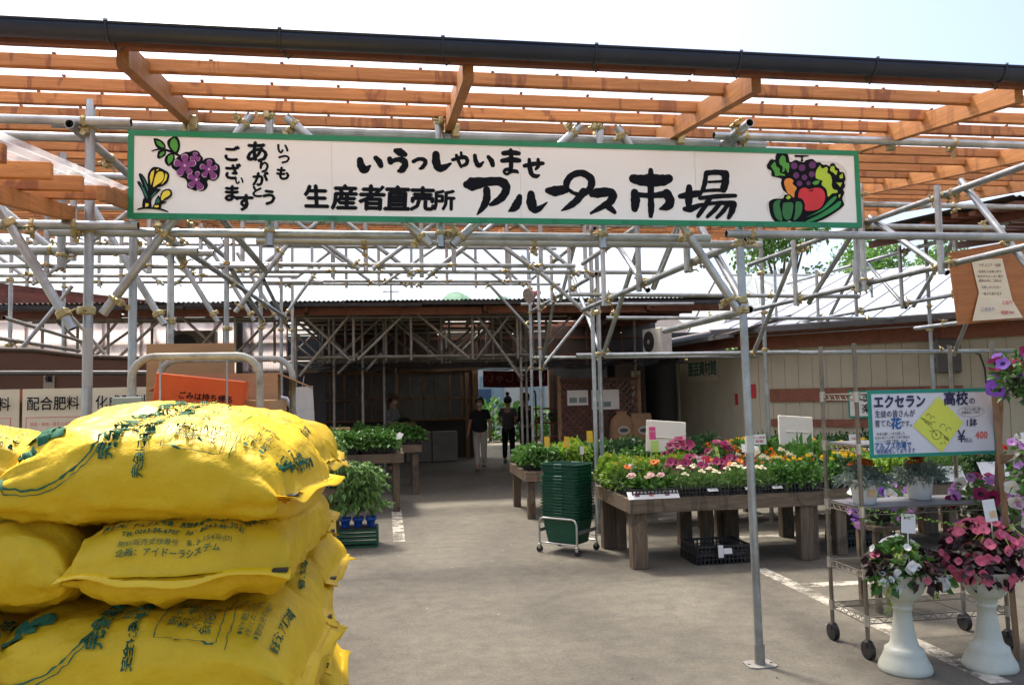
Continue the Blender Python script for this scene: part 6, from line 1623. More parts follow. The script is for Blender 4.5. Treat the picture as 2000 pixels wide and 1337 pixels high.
PROTO = {}
def plant_proto(kind):
    """meshes (foliage, blossoms) of one bedding plant"""
    if kind in PROTO: return PROTO[kind]
    F = B = None
    if kind == 'lime':
        F = (dome(260, 0.115, 0.115, 0.17, 0.062, 0.05, 0.35), [G_LIME]); B = (place(MB(), pom(0.018, 8), dome_pts(4, 0.10, 0.10, 0.17, 0.5)), [F_YEL])
    elif kind == 'gazania':
        F = (dome(150, 0.10, 0.10, 0.10, 0.10, 0.018, 0.5), [G_FERN]); B = (place(MB(), disc_flower(0.032, 8, 0.2, petals=8), dome_pts(4, 0.08, 0.08, 0.14, 0.5, face=V((0, -0.5, 0)))), [F_ORG, F_RST])
    elif kind == 'petunia':
        F = (dome(170, 0.11, 0.11, 0.11, 0.045, 0.026, 0.2), [G_MID]); B = (place(MB(), disc_flower(0.032, 7, 0.3), dome_pts(8, 0.11, 0.11, 0.13, 0.25, face=V((0, -0.8, 0)))), [F_MAG, F_MAGD])
    elif kind == 'daisy':
        F = (dome(320, 0.115, 0.115, 0.10, 0.055, 0.009, 0.5), [G_FERN]); B = (place(MB(), disc_flower(0.016, 5, 0.15, petals=8), dome_pts(9, 0.10, 0.10, 0.13, 0.4, face=V((0, -0.4, 0)))), [F_CRM, F_YEL])
    elif kind == 'mint':
        F = (dome(240, 0.12, 0.12, 0.15, 0.06, 0.026, 0.4), [G_MID]); B = (place(MB(), pom(0.024, 14), dome_pts(1, 0.05, 0.05, 0.17, 0.8)), [F_YEL])
    elif kind == 'marigold':
        F = (dome(300, 0.115, 0.115, 0.15, 0.05, 0.013, 0.4), [G_DARK]); B = (place(MB(), pom(0.026, 16), dome_pts(6, 0.10, 0.10, 0.18, 0.45)), [F_ORG])
    elif kind == 'marigold_yellow':
        F = (dome(300, 0.115, 0.115, 0.16, 0.05, 0.013, 0.4), [G_DARK]); B = (place(MB(), pom(0.028, 16), dome_pts(4, 0.10, 0.10, 0.19, 0.5)), [F_YEL])
    elif kind == 'cream_mix':
        F = (dome(260, 0.115, 0.115, 0.15, 0.05, 0.014, 0.4), [G_MID]); B = (place(place(MB(), pom(0.022, 12, 0), dome_pts(5, 0.11, 0.11, 0.17, 0.4)), pom(0.022, 12, 1), dome_pts(3, 0.11, 0.11, 0.17, 0.4)), [F_CRM, F_ORG])
    elif kind == 'kale':
        mb = MB()
        for rr in range(5):
            for i in range(9 - rr):
                a = 2 * pi * i / (9 - rr) + rr
                d = V((cos(a), sin(a), 0.25 + rr * 0.35)).normalized()
                leaf(mb, V((0, 0, 0.01 + rr * 0.012)), d, V((0, 0, 1)), 0.085 - rr * 0.009, 0.06 - rr * 0.006, 0, 0.05)
        F = (mb, [G_MID]); B = None
    elif kind == 'primrose':
        F = (dome(90, 0.09, 0.09, 0.06, 0.06, 0.035, 0.1), [G_MID]); B = (place(place(MB(), disc_flower(0.03, 6, 0.2), dome_pts(4, 0.06, 0.06, 0.10, 0.5)), disc_flower(0.03, 6, 0.2, mats=(1, 1)), dome_pts(4, 0.07, 0.07, 0.10, 0.5)), [F_CRM, F_LPK])
    elif kind == 'fern':
        F = (dome(420, 0.125, 0.125, 0.17, 0.07, 0.007, 0.7), [G_FERN]); B = None
    elif kind == 'geranium':
        F = (dome(220, 0.12, 0.12, 0.17, 0.05, 0.042, 0.2), [G_DARK]); B = (place(MB(), pom(0.032, 16), dome_pts(3, 0.10, 0.10, 0.23, 0.5)), [F_RED])
    elif kind == 'white_small':
        F = (dome(260, 0.12, 0.12, 0.17, 0.045, 0.018, 0.4), [G_DARK]); B = (place(place(MB(), disc_flower(0.014, 4, 0.2), dome_pts(8, 0.12, 0.12, 0.19, 0.3)), disc_flower(0.015, 4, 0.2, mats=(1, 1)), dome_pts(3, 0.12, 0.12, 0.19, 0.3)), [F_WHT, F_LIL])
    elif kind == 'dark':
        F = (dome(320, 0.14, 0.14, 0.24, 0.05, 0.026, 0.3), [G_DARK]); B = None
    elif kind == 'broad':
        F = (dome(60, 0.12, 0.12, 0.20, 0.15, 0.07, 0.8), [G_MID]); B = None
    elif kind == 'coleus':
        F = (place(dome(180, 0.12, 0.12, 0.16, 0.055, 0.035, 0.3), pom(0.02, 4), []), [G_LIME]); B = (dome(60, 0.12, 0.12, 0.15, 0.05, 0.03, 0.3), [G_WINE])
    elif kind == 'leafy':
        F = (dome(200, 0.13, 0.13, 0.17, 0.075, 0.055, 0.3), [G_MID]); B = None
    PROTO[kind] = tuple((x[0].mesh('foliage' if i == 0 else 'blossoms', x[1]) if x else None) for i, x in enumerate((F, B)))
    return PROTO[kind]

DESC = {'lime': 'lime green leafy bedding plant', 'gazania': 'orange gazania with narrow leaves', 'petunia': 'magenta petunia', 'daisy': 'feathery plant with tiny cream daisies', 'mint': 'bright green mint-like plant',
        'marigold': 'orange marigold', 'marigold_yellow': 'yellow marigold', 'cream_mix': 'cream and orange marigold', 'kale': 'green cabbage-like rosette', 'primrose': 'cream and pink primrose', 'fern': 'feathery green plant',
        'geranium': 'red geranium', 'white_small': 'dark plant with tiny white and lilac flowers', 'dark': 'dark green leafy shrub', 'broad': 'broad-leaved green plant', 'coleus': 'yellow and wine coleus', 'leafy': 'mid-green leafy seedling'}
SHORT = {'lime': 'lime leafy', 'gazania': 'orange gazania', 'petunia': 'magenta petunia', 'daisy': 'cream daisy', 'mint': 'green mint', 'marigold': 'orange marigold', 'marigold_yellow': 'yellow marigold', 'cream_mix': 'cream marigold', 'kale': 'green rosette', 'primrose': 'pale primrose', 'fern': 'feathery green', 'geranium': 'red geranium', 'white_small': 'tiny white flowered', 'dark': 'dark leafy', 'broad': 'broad leaved', 'coleus': 'yellow wine coleus', 'leafy': 'green leafy'}
def put_plant(kind, loc, where, sc=1.0, pos=''):
    fo, bl = plant_proto(kind)
    t = thing('bedding_plant', pos + SHORT.get(kind, kind) + ' plant ' + where, 'plant', loc, random.uniform(-0.5, 0.5), SHORT.get(kind, kind) + ' plants ' + where)
    s = sc * random.uniform(0.9, 1.12)
    t.scale = (s, s, s * random.uniform(1.0, 1.4))
    tag(link('foliage', fo, t), kind='stuff')
    if bl: tag(link('blossoms', bl, t), kind='stuff')
    return t

def tray_mesh(w=0.44, d=0.33, h=0.085):
    mb = MB()
    mb.box((-w / 2, -d / 2, 0), (w / 2, d / 2, 0.006))
    for s in (-1, 1):
        mb.box((-w / 2, s * d / 2 - 0.004, h - 0.018), (w / 2, s * d / 2 + 0.004, h))
        mb.box((s * w / 2 - 0.004, -d / 2, h - 0.018), (s * w / 2 + 0.004, d / 2, h))
        n = 13
        for i in range(n + 1):
            x = -w / 2 + w * i / n
            mb.box((x - 0.006, s * d / 2 - 0.003, 0.006), (x + 0.006, s * d / 2 + 0.003, h - 0.018))
        for i in range(10):
            y = -d / 2 + d * i / 9
            mb.box((s * w / 2 - 0.003, y - 0.006, 0.006), (s * w / 2 + 0.003, y + 0.006, h - 0.018))
        mb.box((-w / 2, s * d / 2 - 0.0025, h * 0.40), (w / 2, s * d / 2 + 0.0025, h * 0.52))
    return mb
TRAY = tray_mesh().mesh('crate', black_pl)
POTS = MB()
for i in range(3):
    for j in range(2):
        POTS.lathe([(0.03, 0.008), (0.048, 0.08), (0.05, 0.082), (0.046, 0.076)], 10, c=(-0.145 + i * 0.145, -0.075 + j * 0.15, 0))
POTS = POTS.mesh('pots', black_pl)
def tray(kind, x, y, z, where, n=6, rzz=0.0, kinds2=None):
    """one black crate with its plants standing in it"""
    t = thing('seedling_tray', 'black crate of ' + SHORT.get(kind, kind) + ' ' + where, 'crate', (x, y, z), rzz)
    link('crate', TRAY, t)
    p = link('pots', POTS, t); tag(p, kind='stuff')
    for i in range(3):
        for j in range(2):
            kk = kinds2 if (kinds2 and (i + j) % 2) else kind
            put_plant(kk, (x - 0.145 + i * 0.145 + random.uniform(-0.015, 0.015), y - 0.075 + j * 0.15, z + 0.07), where, pos=['front', 'rear'][j] + '-' + ['left ', 'middle ', 'right '][i])

def table(x0, x1, y0, y1, z, label, legs, front=True):
    t = thing('plant_table', label, 'table', ((x0 + x1) / 2, (y0 + y1) / 2, 0))
    MB().box((x0, y0, z - 0.125), (x1, y0 + 0.04, z)).obuild('front_board', table_wood, t, ((x0 + x1) / 2, y0, z))
    MB().box((x0, y1 - 0.04, z - 0.125), (x1, y1, z)).obuild('back_board', table_wood, t, ((x0 + x1) / 2, y1, z))
    sw = table_leg
    for xx in (x0, x1 - 0.04):
        MB().box((xx, y0 + 0.041, z - 0.125), (xx + 0.04, y1 - 0.041, z - 0.001)).obuild('side_board', table_wood, t, (xx, y0, z))
    n = int((y1 - y0 - 0.09) / 0.125)
    for i in range(n):
        ya = y0 + 0.045 + i * (y1 - y0 - 0.09) / n
        MB().cbox(((x0 + x1) / 2, ya + 0.055, z - 0.016), (x1 - x0 - 0.09, 0.105, 0.026), ch=0.004).obuild('slat', table_wood, t, ((x0 + x1) / 2, ya, z))
    for lx, ly, w in legs:
        MB().cbox((lx, ly, (z - 0.128) / 2), (w, w * 0.8, z - 0.128), ch=0.006).obuild('leg', table_leg, t, (lx, ly, 0))
    return t
TZ = 0.625
table(2.13, 4.02, 6.93, 8.12, TZ, 'weathered wooden flower table in front, behind the taped right post', [(2.23, 7.03, 0.145), (2.23, 8.0, 0.145), (2.34, 7.95, 0.10), (3.02, 7.95, 0.13), (3.22, 7.85, 0.12), (3.83, 7.0, 0.13), (3.94, 7.02, 0.06), (3.5, 7.9, 0.14), (3.42, 7.97, 0.1)])
table(4.08, 6.3, 7.05, 8.2, TZ, 'weathered wooden flower table behind the wire rack', [(4.25, 7.12, 0.11), (4.22, 8.1, 0.13), (4.9, 8.0, 0.13), (5.1, 8.05, 0.1), (5.5, 7.2, 0.13), (5.75, 7.9, 0.16), (6.15, 7.15, 0.13), (6.15, 8.1, 0.13)])
table(2.7, 6.6, 8.75, 9.9, TZ, 'long wooden plant table in the second row along the cream wall', [(2.8, 8.85, 0.12), (3.6, 8.85, 0.12), (4.6, 8.85, 0.12), (5.6, 8.85, 0.12), (6.5, 8.85, 0.12), (2.8, 9.8, 0.12), (6.5, 9.8, 0.12), (4.6, 9.8, 0.12)])
table(1.72, 3.5, 10.0, 11.3, 0.60, 'low wooden plant table behind the green baskets', [(1.8, 10.08, 0.1), (3.4, 10.08, 0.1), (1.8, 11.2, 0.1), (3.4, 11.2, 0.1)])
rows1 = [[('kale', 'primrose'), ('daisy', None), ('daisy', None), ('mint', None)], [('gazania', 'lime'), ('petunia', None), ('petunia', 'gazania'), ('cream_mix', None)], [('lime', None), ('lime', None), ('petunia', None), ('marigold', 'cream_mix')]]
wh = [['at the front left corner of the front table', 'second along the front edge', 'behind the taped post', 'at the front right of the front table'],
      ['in the middle row, far left', 'in the middle row below the pink price card', 'in the middle row beside the mound', 'in the middle row, right end'],
      ['in the back row by the double posts', 'in the back row below the foam lid', 'in the back row by the magenta mound', 'in the back row, right end']]
for j, row in enumerate(rows1):
    for i, (a, b2) in enumerate(row):
        tray(a, 2.39 + i * 0.465, 7.13 + j * 0.36, TZ + 0.002, wh[j][i], kinds2=b2)
rows2 = [[('mint', 'marigold_yellow'), ('coleus', None), ('fern', None), ('geranium', None)], [('cream_mix', 'broad'), ('coleus', 'lime'), ('white_small', None), ('geranium', None)], [('marigold', 'broad'), ('marigold_yellow', None), ('white_small', None), ('dark', None)]]
for j, row in enumerate(rows2):
    for i, (a, b2) in enumerate(row):
        tray(a, 4.36 + i * 0.50, 7.25 + j * 0.36, TZ + 0.002, ['front', 'middle', 'rear'][j] + ' row of the table behind the rack, ' + ['far left', 'left', 'right', 'far right'][i], kinds2=b2)
rows3 = [['leafy', 'dark', 'marigold', 'broad', 'marigold_yellow', 'dark', 'mint', 'geranium'], ['dark', 'lime', 'dark', 'marigold_yellow', 'dark', 'white_small', 'dark', 'dark']]
for j, row in enumerate(rows3):
    for i, a in enumerate(row):
        tray(a, 2.95 + i * 0.475, 9.0 + j * 0.5, TZ + 0.002, ['front', 'rear'][j] + ' of the second row table, ' + ['first', 'second', 'third', 'fourth', 'fifth', 'sixth', 'seventh', 'eighth'][i] + ' from left')
for i, a in enumerate(['leafy', 'lime', 'leafy', 'fern']):
    for j in range(2):
        tray(a, 1.98 + i * 0.44, 10.25 + j * 0.55, 0.602, ['front', 'rear'][j] + ' of the low table behind the baskets, ' + ['far left', 'left', 'right', 'far right'][i])
# big petunia mounds with single blossoms
PETAL = disc_flower(0.042, 8, 0.28).mesh('blossom', [F_MAG, F_MAGD])
def petunia_mound(loc, r, h, n, label, mesh=PETAL, fol=None, name='petunia_plant', pot=True):
    t = thing(name, label, 'plant', loc)
    if pot: MB().lathe([(r * 0.4, 0), (r * 0.55, 0.14), (r * 0.6, 0.15), (r * 0.5, 0.14)], 16).build('pot', black_pl, t)
    tag(dome(420, r, r, h, 0.05, 0.03, 0.1, 0.4, z0=0.10 if pot else 0).build('foliage', fol or G_MID, t), kind='stuff')
    for o, d in dome_pts(n, r * 1.03, r * 1.03, h * 1.05, 0.1, face=V((-0.2, -0.9, 0))):
        b2 = link('blossom', mesh, t, loc=o + V((0, 0, 0.10 if pot else 0)), rot=d.to_track_quat('Z', 'Y').to_euler())
        k = random.uniform(0.85, 1.15); b2.scale = (k, k, k)
    return t
petunia_mound((3.02, 8.0, TZ + 0.09), 0.19, 0.24, 20, 'mound of magenta petunias in front of the foam lid')
petunia_mound((3.42, 7.95, TZ + 0.09), 0.17, 0.20, 17, 'mound of magenta petunias left of the taped post')
petunia_mound((3.02, 7.62, TZ + 0.06), 0.12, 0.13, 9, 'small magenta petunia beside the red price card')

# price cards, tags and foam lids
def card(x, y, z, w, h, label, mat=None, lean=0.25, rzz=0.0, marks=(), stick=0.22, rr=0.0):
    t = thing('price_card', label, 'card', (x, y, z), rzz)
    if stick: MB().tube((0, 0.006, -stick), (0, 0.004, h * 0.6), 0.003, 6).build('stick', white_pl, t)
    M = Matrix.Rotation(-lean, 4, 'X') @ Matrix.Rotation(rr, 4, 'Y')
    c = MB().box((-w / 2, -0.001, 0), (w / 2, 0.001, h), M=M).build('sheet', mat or paper, t)
    for (txt, u, v, size, m) in marks:
        mb = MB(); put_text(mb, txt, lambda a, b2, k, u=u, v=v: M @ V((u + a, -0.0016 - 0.0003 * k, h / 2 + v + b2)), size, bold=0.02); mb.build('writing', m, t)
    return t
card(2.36, 7.38, TZ + 0.20, 0.165, 0.085, 'white card with pink writing over the orange gazanias', lean=0.7, marks=[('おすすめ品', 0, 0.018, 0.026, pink_ink), ('¥198', 0.01, -0.018, 0.03, pink_ink)], rr=0.05)
card(3.08, 7.50, TZ + 0.225, 0.13, 0.095, 'white and red price card stuck in the magenta petunias', lean=0.4, marks=[('特価', -0.035, 0.022, 0.03, red_ink), ('1鉢', -0.03, -0.02, 0.035, red_ink), ('■', 0.03, 0.0, 0.10, red_ink)], rr=-0.12)
card(3.26, 7.55, TZ + 0.18, 0.05, 0.22, 'tall yellow green plant tag right of the red price card', mat=lime_card, lean=0.1, rzz=0.5, rr=-0.12, marks=[('花', 0, 0.05, 0.03, red_ink)])
card(3.98, 8.15, TZ + 0.36, 0.16, 0.11, 'white card with red rows of writing over the far marigolds', lean=0.15, marks=[('ポット苗各種', 0, 0.02, 0.022, red_ink), ('¥148', 0, -0.022, 0.04, red_ink)])
card(3.80, 8.0, TZ + 0.28, 0.19, 0.10, 'white card with a plant drawing left of the wire rack', lean=0.5, rr=0.18, marks=[('葉', -0.03, 0.012, 0.06, green_ink), ('80', 0.03, -0.015, 0.04, red_ink)])
card(3.66, 7.72, TZ + 0.27, 0.10, 0.05, 'small white card reading a red price among orange flowers', lean=0.2, marks=[('69円', 0, 0, 0.04, red_ink)])
card(5.2, 8.3, TZ + 0.33, 0.14, 0.10, 'white card with faint writing behind the rack sign', lean=0.2, marks=[('大特価', 0, 0, 0.03, red_ink)])
card(2.02, 10.05, 0.90, 0.07, 0.13, 'yellow tag at left of the low table', mat=yellow_card, lean=0.1)
card(2.28, 10.1, 0.88, 0.07, 0.14, 'yellow tag in the middle of the low table', mat=yellow_card, lean=0.1, rr=0.1)
card(2.62, 10.2, 0.93, 0.08, 0.15, 'yellow tag at right of the low table', mat=yellow_card, lean=0.05)
card(2.45, 9.95, 0.80, 0.05, 0.10, 'small white tag in front of the yellow ones', lean=0.1)
card(3.62, 10.4, 0.92, 0.13, 0.12, 'beige card by the dark bush', mat=paper_cream, lean=0.5, rr=0.3)
card(3.15, 10.2, 0.86, 0.05, 0.14, 'white tag leaning right behind the double posts', lean=0.5, rr=0.6)
card(2.78, 7.26, TZ + 0.10, 0.11, 0.05, 'small white tag beside the pale primroses', lean=0.5)
for x, y, w, h, lab in ((2.92, 6.935, 0.10, 0.045, 'curled white label on the front edge of the left crates'), (3.28, 6.935, 0.09, 0.045, 'curled white label just left of the taped post'), (3.55, 6.94, 0.10, 0.06, 'white label with folded corner right of the taped post')):
    card(x, y, TZ + 0.045, w, h, lab, lean=0.9, stick=0)
pc = thing('photo_strip', 'white plastic strip with three flower photos on the front left table edge', 'card', (2.36, 6.93, TZ))
Mp = Matrix.Rotation(-0.75, 4, 'X')
MB().box((-0.24, -0.001, 0), (0.24, 0.001, 0.085), M=Mp).build('strip', paper, pc)
for x, m in ((-0.15, pm('photo_wine', (0.16, 0.05, 0.10))), (-0.02, pm('photo_coral', (0.75, 0.22, 0.18))), (0.13, pm('photo_plum', (0.20, 0.06, 0.14)))):
    MB().box((x - 0.021, -0.003, 0.028), (x + 0.021, -0.0015, 0.068), M=Mp).build('photo', m, pc)
foam = pm('foam_white', (0.80, 0.77, 0.66), (0.76, 0.73, 0.62), rough=0.75, scale=2)
def foam_lid(loc, w, h, rzz, rr, lean, label):
    t = thing('foam_lid', label, 'lid', loc, rzz)
    M = Matrix.Rotation(-lean, 4, 'X') @ Matrix.Rotation(rr, 4, 'Y')
    MB().cbox((0, 0, h / 2), (w, 0.035, h), ch=0.008, M=M).build('panel', foam, t)
    MB().cbox((0.0, -0.024, h * 0.46), (w * 0.62, 0.012, 0.014), ch=0.003, M=M).build('moulded_bar', foam, t)
    MB().cbox((0.01, -0.024, h * 0.22), (0.025, 0.010, h * 0.42), ch=0.003, M=M).build('moulded_stem', foam, t)
    for s in (-1, 1):
        MB().tube(M @ V((s * w * 0.35, 0.02, 0.02)), V((s * w * 0.35, 0.12, -0.28)), 0.008, 6).build('prop', white_pl, t)
    return t
foam_lid((3.12, 8.72, TZ + 0.26), 0.46, 0.36, -0.05, 0.09, 0.15, 'white foam lid propped up behind the magenta petunias')
foam_lid((4.62, 8.55, TZ + 0.30), 0.44, 0.34, 0.1, 0.08, 0.12, 'white foam lid propped up behind the wire rack')
card(2.93, 8.60, TZ + 0.42, 0.075, 0.14, 'pink card on the left edge of the foam lid', mat=pink_ink, lean=0.05, stick=0, marks=[('セール', 0, 0.02, 0.022, paper)])
card(2.95, 8.59, TZ + 0.28, 0.09, 0.13, 'lime card below the pink one on the foam lid', mat=lime_card, lean=0.05, stick=0)
# crates under the table
def floor_crate(x, y, label, rzz=0.0, k=1.0):
    t = thing('black_crate', label, 'crate', (x, y, 0), rzz)
    for i in range(2):
        c = link('crate', TRAY, t, loc=(0.01 * i, 0, 0.07 * i)); c.scale = (1.15 * k, 1.2, 1.2)
    return t
cr = floor_crate(3.02, 7.2, 'black slotted crate on the asphalt under the front table, with white paper')
card(2.98, 6.95, 0.07, 0.05, 0.11, 'pointed white label on the floor crate', lean=0.1, stick=0)
card(3.05, 6.955, 0.10, 0.08, 0.05, 'small white label on the floor crate', lean=0.3, stick=0)
floor_crate(4.75, 7.6, 'black slotted crate on the asphalt behind the wire rack')

# ================================================================== left tables and tomato seedlings
table(-1.5, -0.55, 8.75, 9.9, 0.62, 'brown wooden table just right of the yellow sacks', [(-0.62, 8.82, 0.10), (-1.4, 8.82, 0.1), (-0.62, 9.8, 0.1), (-1.4, 9.8, 0.1)])
table(-0.95, 0.22, 11.1, 12.4, 0.80, 'weathered wooden table with herbs at the shed entrance', [(-0.85, 11.2, 0.1), (0.12, 12.3, 0.1), (0.12, 11.2, 0.09), (-0.85, 12.3, 0.1)])
table(-0.9, 0.55, 13.0, 14.4, 0.80, 'wooden table deeper in the shade of the shed', [(-0.8, 13.1, 0.1), (0.45, 13.1, 0.1), (0.45, 14.3, 0.1), (-0.8, 14.3, 0.1)])
blue_pl = pm('blue_plastic', (0.012, 0.085, 0.42), (0.01, 0.06, 0.33), rough=0.4)
BLUEPOT = MB().lathe([(0.030, 0), (0.037, 0.052), (0.045, 0.054), (0.046, 0.074), (0.04, 0.075), (0.037, 0.066)], 14).mesh('pot', blue_pl)
def tomato(h, r, n):
    mb = MB()
    for k in range(9):
        z = h * (0.18 + 0.8 * k / 9)
        for a in range(4):
            ang_ = random.uniform(0, 6.28)
            ln = r * random.uniform(0.6, 1.15)
            d = V((cos(ang_), sin(ang_), random.uniform(-0.1, 0.45)))
            for q in range(n):
                f = 0.25 + 0.75 * q / n
                p = V((0, 0, z)) + d * ln * f - V((0, 0, 0.12 * f * f * ln / r * 0.5))
                leaf(mb, p, (d + rdir(-0.2) * 0.9).normalized(), rdir(0.8), random.uniform(0.035, 0.06), random.uniform(0.015, 0.026), 0, 0.5)
    return mb
TOMS = [(tomato(0.52, 0.17, 11).mesh('foliage', G_TOM), None) for _ in range(3)]
def seedling(x, y, z, label, grp, sc=1.0, shake=0.0):
    t = thing('tomato_seedling', label, 'plant', (x, y, z), random.uniform(0, 6.28), grp)
    t.scale = (sc, sc, sc)
    link('pot', BLUEPOT, t)
    MB().path([(0, 0, 0.06), (0.01, 0, 0.2), (-0.01, 0.01, 0.36), (0.01, 0, 0.52)], 0.006, 6).build('stem', G_FERN, t)
    tag(link('foliage', random.choice(TOMS)[0], t, loc=(0, 0, 0.05)), kind='stuff')
    return t
green_crate = pm('green_crate_plastic', (0.012, 0.10, 0.05), (0.01, 0.075, 0.04), rough=0.45)
gc = thing('green_crate', 'dark green slatted crate on the asphalt under the tomato seedlings', 'crate', (-0.32, 8.83, 0))
for s in (-1, 1):
    for z in (0.0, 0.045, 0.085, 0.125, 0.165):
        MB().box((-0.21, s * 0.155 - 0.006, z), (0.21, s * 0.155 + 0.006, z + 0.022)).build('slat', green_crate, gc)
        MB().box((s * 0.204 - 0.006, -0.149, z), (s * 0.204 + 0.006, 0.149, z + 0.022)).build('slat', green_crate, gc)
    for s2 in (-1, 1): MB().box((s * 0.205 - 0.012, s2 * 0.15 - 0.012, 0), (s * 0.205 + 0.012, s2 * 0.15 + 0.012, 0.195)).build('corner_post', green_crate, gc)
for i in range(5): MB().box((-0.2 + i * 0.08, -0.148, 0.012), (-0.14 + i * 0.08, 0.148, 0.02)).build('base_slat', green_crate, gc)
MB().box((-0.2, -0.15, 0.19), (0.2, 0.15, 0.205)).build('lid_board', black_pl, gc)
for i in range(3):
    for j in range(2):
        seedling(-0.45 + i * 0.135, 8.76 + j * 0.13, 0.207, ['front', 'rear'][j] + '-' + ['left', 'middle', 'right'][i] + ' leafy tomato seedling in a blue pot on the green crate', 'tomato seedlings on the green crate', 1.28)
for i in range(4):
    seedling(-0.62 - 0.13 * (i % 2), 8.85 + 0.16 * (i // 2) , 0.624, ['front-right', 'front-left', 'rear-right', 'rear-left'][i] + ' tomato seedling in a blue pot at the front of the brown table', 'tomato seedlings on the brown table', 1.15)
for i in range(5):
    seedling(-0.9 + 0.1 * (i % 3), 9.35 + 0.18 * (i // 2) + 0.02 * i, 0.624, ['first', 'second', 'third', 'fourth', 'fifth'][i] + ' tomato seedling counted from the front at the back of the brown table', 'tomato seedlings at the back of the brown table', 0.95)
for i in range(2):
    for j in range(3):
        tray('leafy', -0.62 + i * 0.5, 11.3 + j * 0.38, 0.802, 'on the herb table at the shed entrance, ' + ['left', 'right'][i] + ' ' + ['front', 'middle', 'rear'][j])
for i in range(3):
    tray('leafy', -0.6 + i * 0.46, 13.2, 0.802, 'on the shaded table, ' + ['left', 'middle', 'right'][i])
for x, lab in ((-0.22, 'white seed label leaning over the herbs'), (0.14, 'white seed label at the right end of the herb table')):
    card(x, 11.2, 0.98, 0.07, 0.12, lab, lean=0.5, rr=0.5)
def carton(loc, d, rzz, label, mat=cardboard, flaps=False, tilt=0.0, marks=None):
    t = thing('carton', label, 'box', loc, rzz)
    t.rotation_euler = (0, tilt, rzz)
    x, y, z = d[0] / 2, d[1] / 2, d[2]
    th = 0.006
    if flaps:
        for a, b2 in (((-x, -y, 0), (x, -y + th, z)), ((-x, y - th, 0), (x, y, z)), ((-x, -y + th, 0), (-x + th, y - th, z)), ((x - th, -y + th, 0), (x, y - th, z))):
            MB().box(a, b2).build('side', mat, t)
        MB().box((-x + th, -y + th, 0), (x - th, y - th, th)).build('base', mat, t)
        for s in (-1, 1):
            M = Matrix.Translation((s * x, 0, z)) @ Matrix.Rotation(s * 2.0, 4, 'Y')
            MB().box((-0.003, -y, 0), (0.003, y, d[0] * 0.42), M=M).build('flap', mat, t)
    else:
        MB().cbox((0, 0, z / 2), d, ch=0.004).build('box', mat, t)
        MB().box((-x, -0.025, z), (x, 0.025, z + 0.0008)).build('tape', pm('box_tape', (0.5, 0.36, 0.2), rough=0.3), t)
    if marks:
        for txt, u, v, s in marks:
            mb = MB(); put_text(mb, txt, lambda a, b2, k, u=u, v=v: V((u + a, -y - 0.001 - 0.0003 * k, v + b2)), s, bold=0.02); mb.build('print', ink, t)
    return t
carton((-0.75, 13.15, 0.80), (0.32, 0.25, 0.30), 0.1, 'pale carton on the shaded table in the shed')
# ================================================================== cart with cartons behind the sacks
cart_paint = pm('chipped_cream_paint', (0.50, 0.49, 0.41), (0.44, 0.43, 0.36), rough=0.5, scale=8, dirt=(0.10, 0.06, 0.045), dscale=5, damt=0.95)
def cart(loc, w, d, top, label, rzz=0.0, wires=True):
    t = thing('roll_cart', label, 'cart', loc, rzz)
    r = 0.0155
    def hoop(y, tp, ww):
        pts = [(-ww / 2, y, 0.16), (-ww / 2, y, tp - 0.10)]
        for i in range(7):
            a = pi - pi / 2 * i / 6
            pts.append((-ww / 2 + 0.09 + 0.09 * cos(a), y, tp - 0.09 + 0.09 * sin(a)))
        for i in range(7):
            a = pi / 2 - pi / 2 * i / 6
            pts.append((ww / 2 - 0.09 + 0.09 * cos(a), y, tp - 0.09 + 0.09 * sin(a)))
        pts += [(ww / 2, y, 0.16)]
        MB().path(pts, r, 10).build('hoop', cart_paint, t)
    hoop(-d / 2, top, w); hoop(d / 2, top + 0.015, w + 0.12)
    MB().cbox((0, 0, 0.17), (w + 0.12, d, 0.03), ch=0.005).build('deck', cart_paint, t)
    if wires:
        for x in (-0.14, 0.12):
            MB().tube((x, -d / 2, 0.2), (x, -d / 2, top - 0.01), 0.004, 6).build('wire', galv, t)
        MB().cbox((0.0, -d / 2 - 0.004, top - 0.33), (0.22, 0.004, 0.20)).build('plate', pm('grey_plate', (0.40, 0.40, 0.34)), t)
        MB().tube((-w / 2, -d / 2, top - 0.24), (w / 2, -d / 2, top - 0.24), 0.005, 6).build('wire', galv, t)
    for x in (-w / 2, w / 2):
        for y in (-d / 2, d / 2):
            MB().tube((x, y - 0.015, 0.07), (x, y + 0.015, 0.07), 0.07, 16).build('wheel', black_pl, t)
            MB().cbox((x, y, 0.13), (0.03, 0.05, 0.05)).build('fork', galv_old, t)
    return t
cart((-0.765, 3.72, 0), 0.50, 0.62, 1.775, 'chipped cream roll cart with hoop handles behind the sacks')
orange_card = pm('orange_carton', (0.72, 0.12, 0.02), (0.64, 0.09, 0.015), rough=0.7)
carton((-0.765, 3.72, 0.187), (0.50, 0.46, 0.48), 0.0, 'brown carton at the bottom of the roll cart')
carton((-0.765, 3.72, 0.67), (0.48, 0.44, 0.42), 0.05, 'brown carton in the middle of the roll cart')
carton((-0.80, 3.55, 1.092), (0.40, 0.16, 0.30), 0.0, 'lower orange carton on the roll cart', mat=orange_card)
carton((-0.80, 3.55, 1.425), (0.36, 0.10, 0.27), 0.0, 'upper orange carton with black print tilted on the roll cart', mat=orange_card, tilt=radians(7), marks=[('ごみは持ち帰る', 0.03, 0.185, 0.032), ('信州より直送便', 0.03, 0.145, 0.032)])
carton((-0.70, 3.88, 1.092), (0.40, 0.30, 0.62), 0.08, 'open kraft carton with raised flaps behind the orange one', flaps=True)
carton((-0.545, 3.70, 1.092), (0.14, 0.26, 0.50), -0.15, 'small kraft carton at the right side of the roll cart')
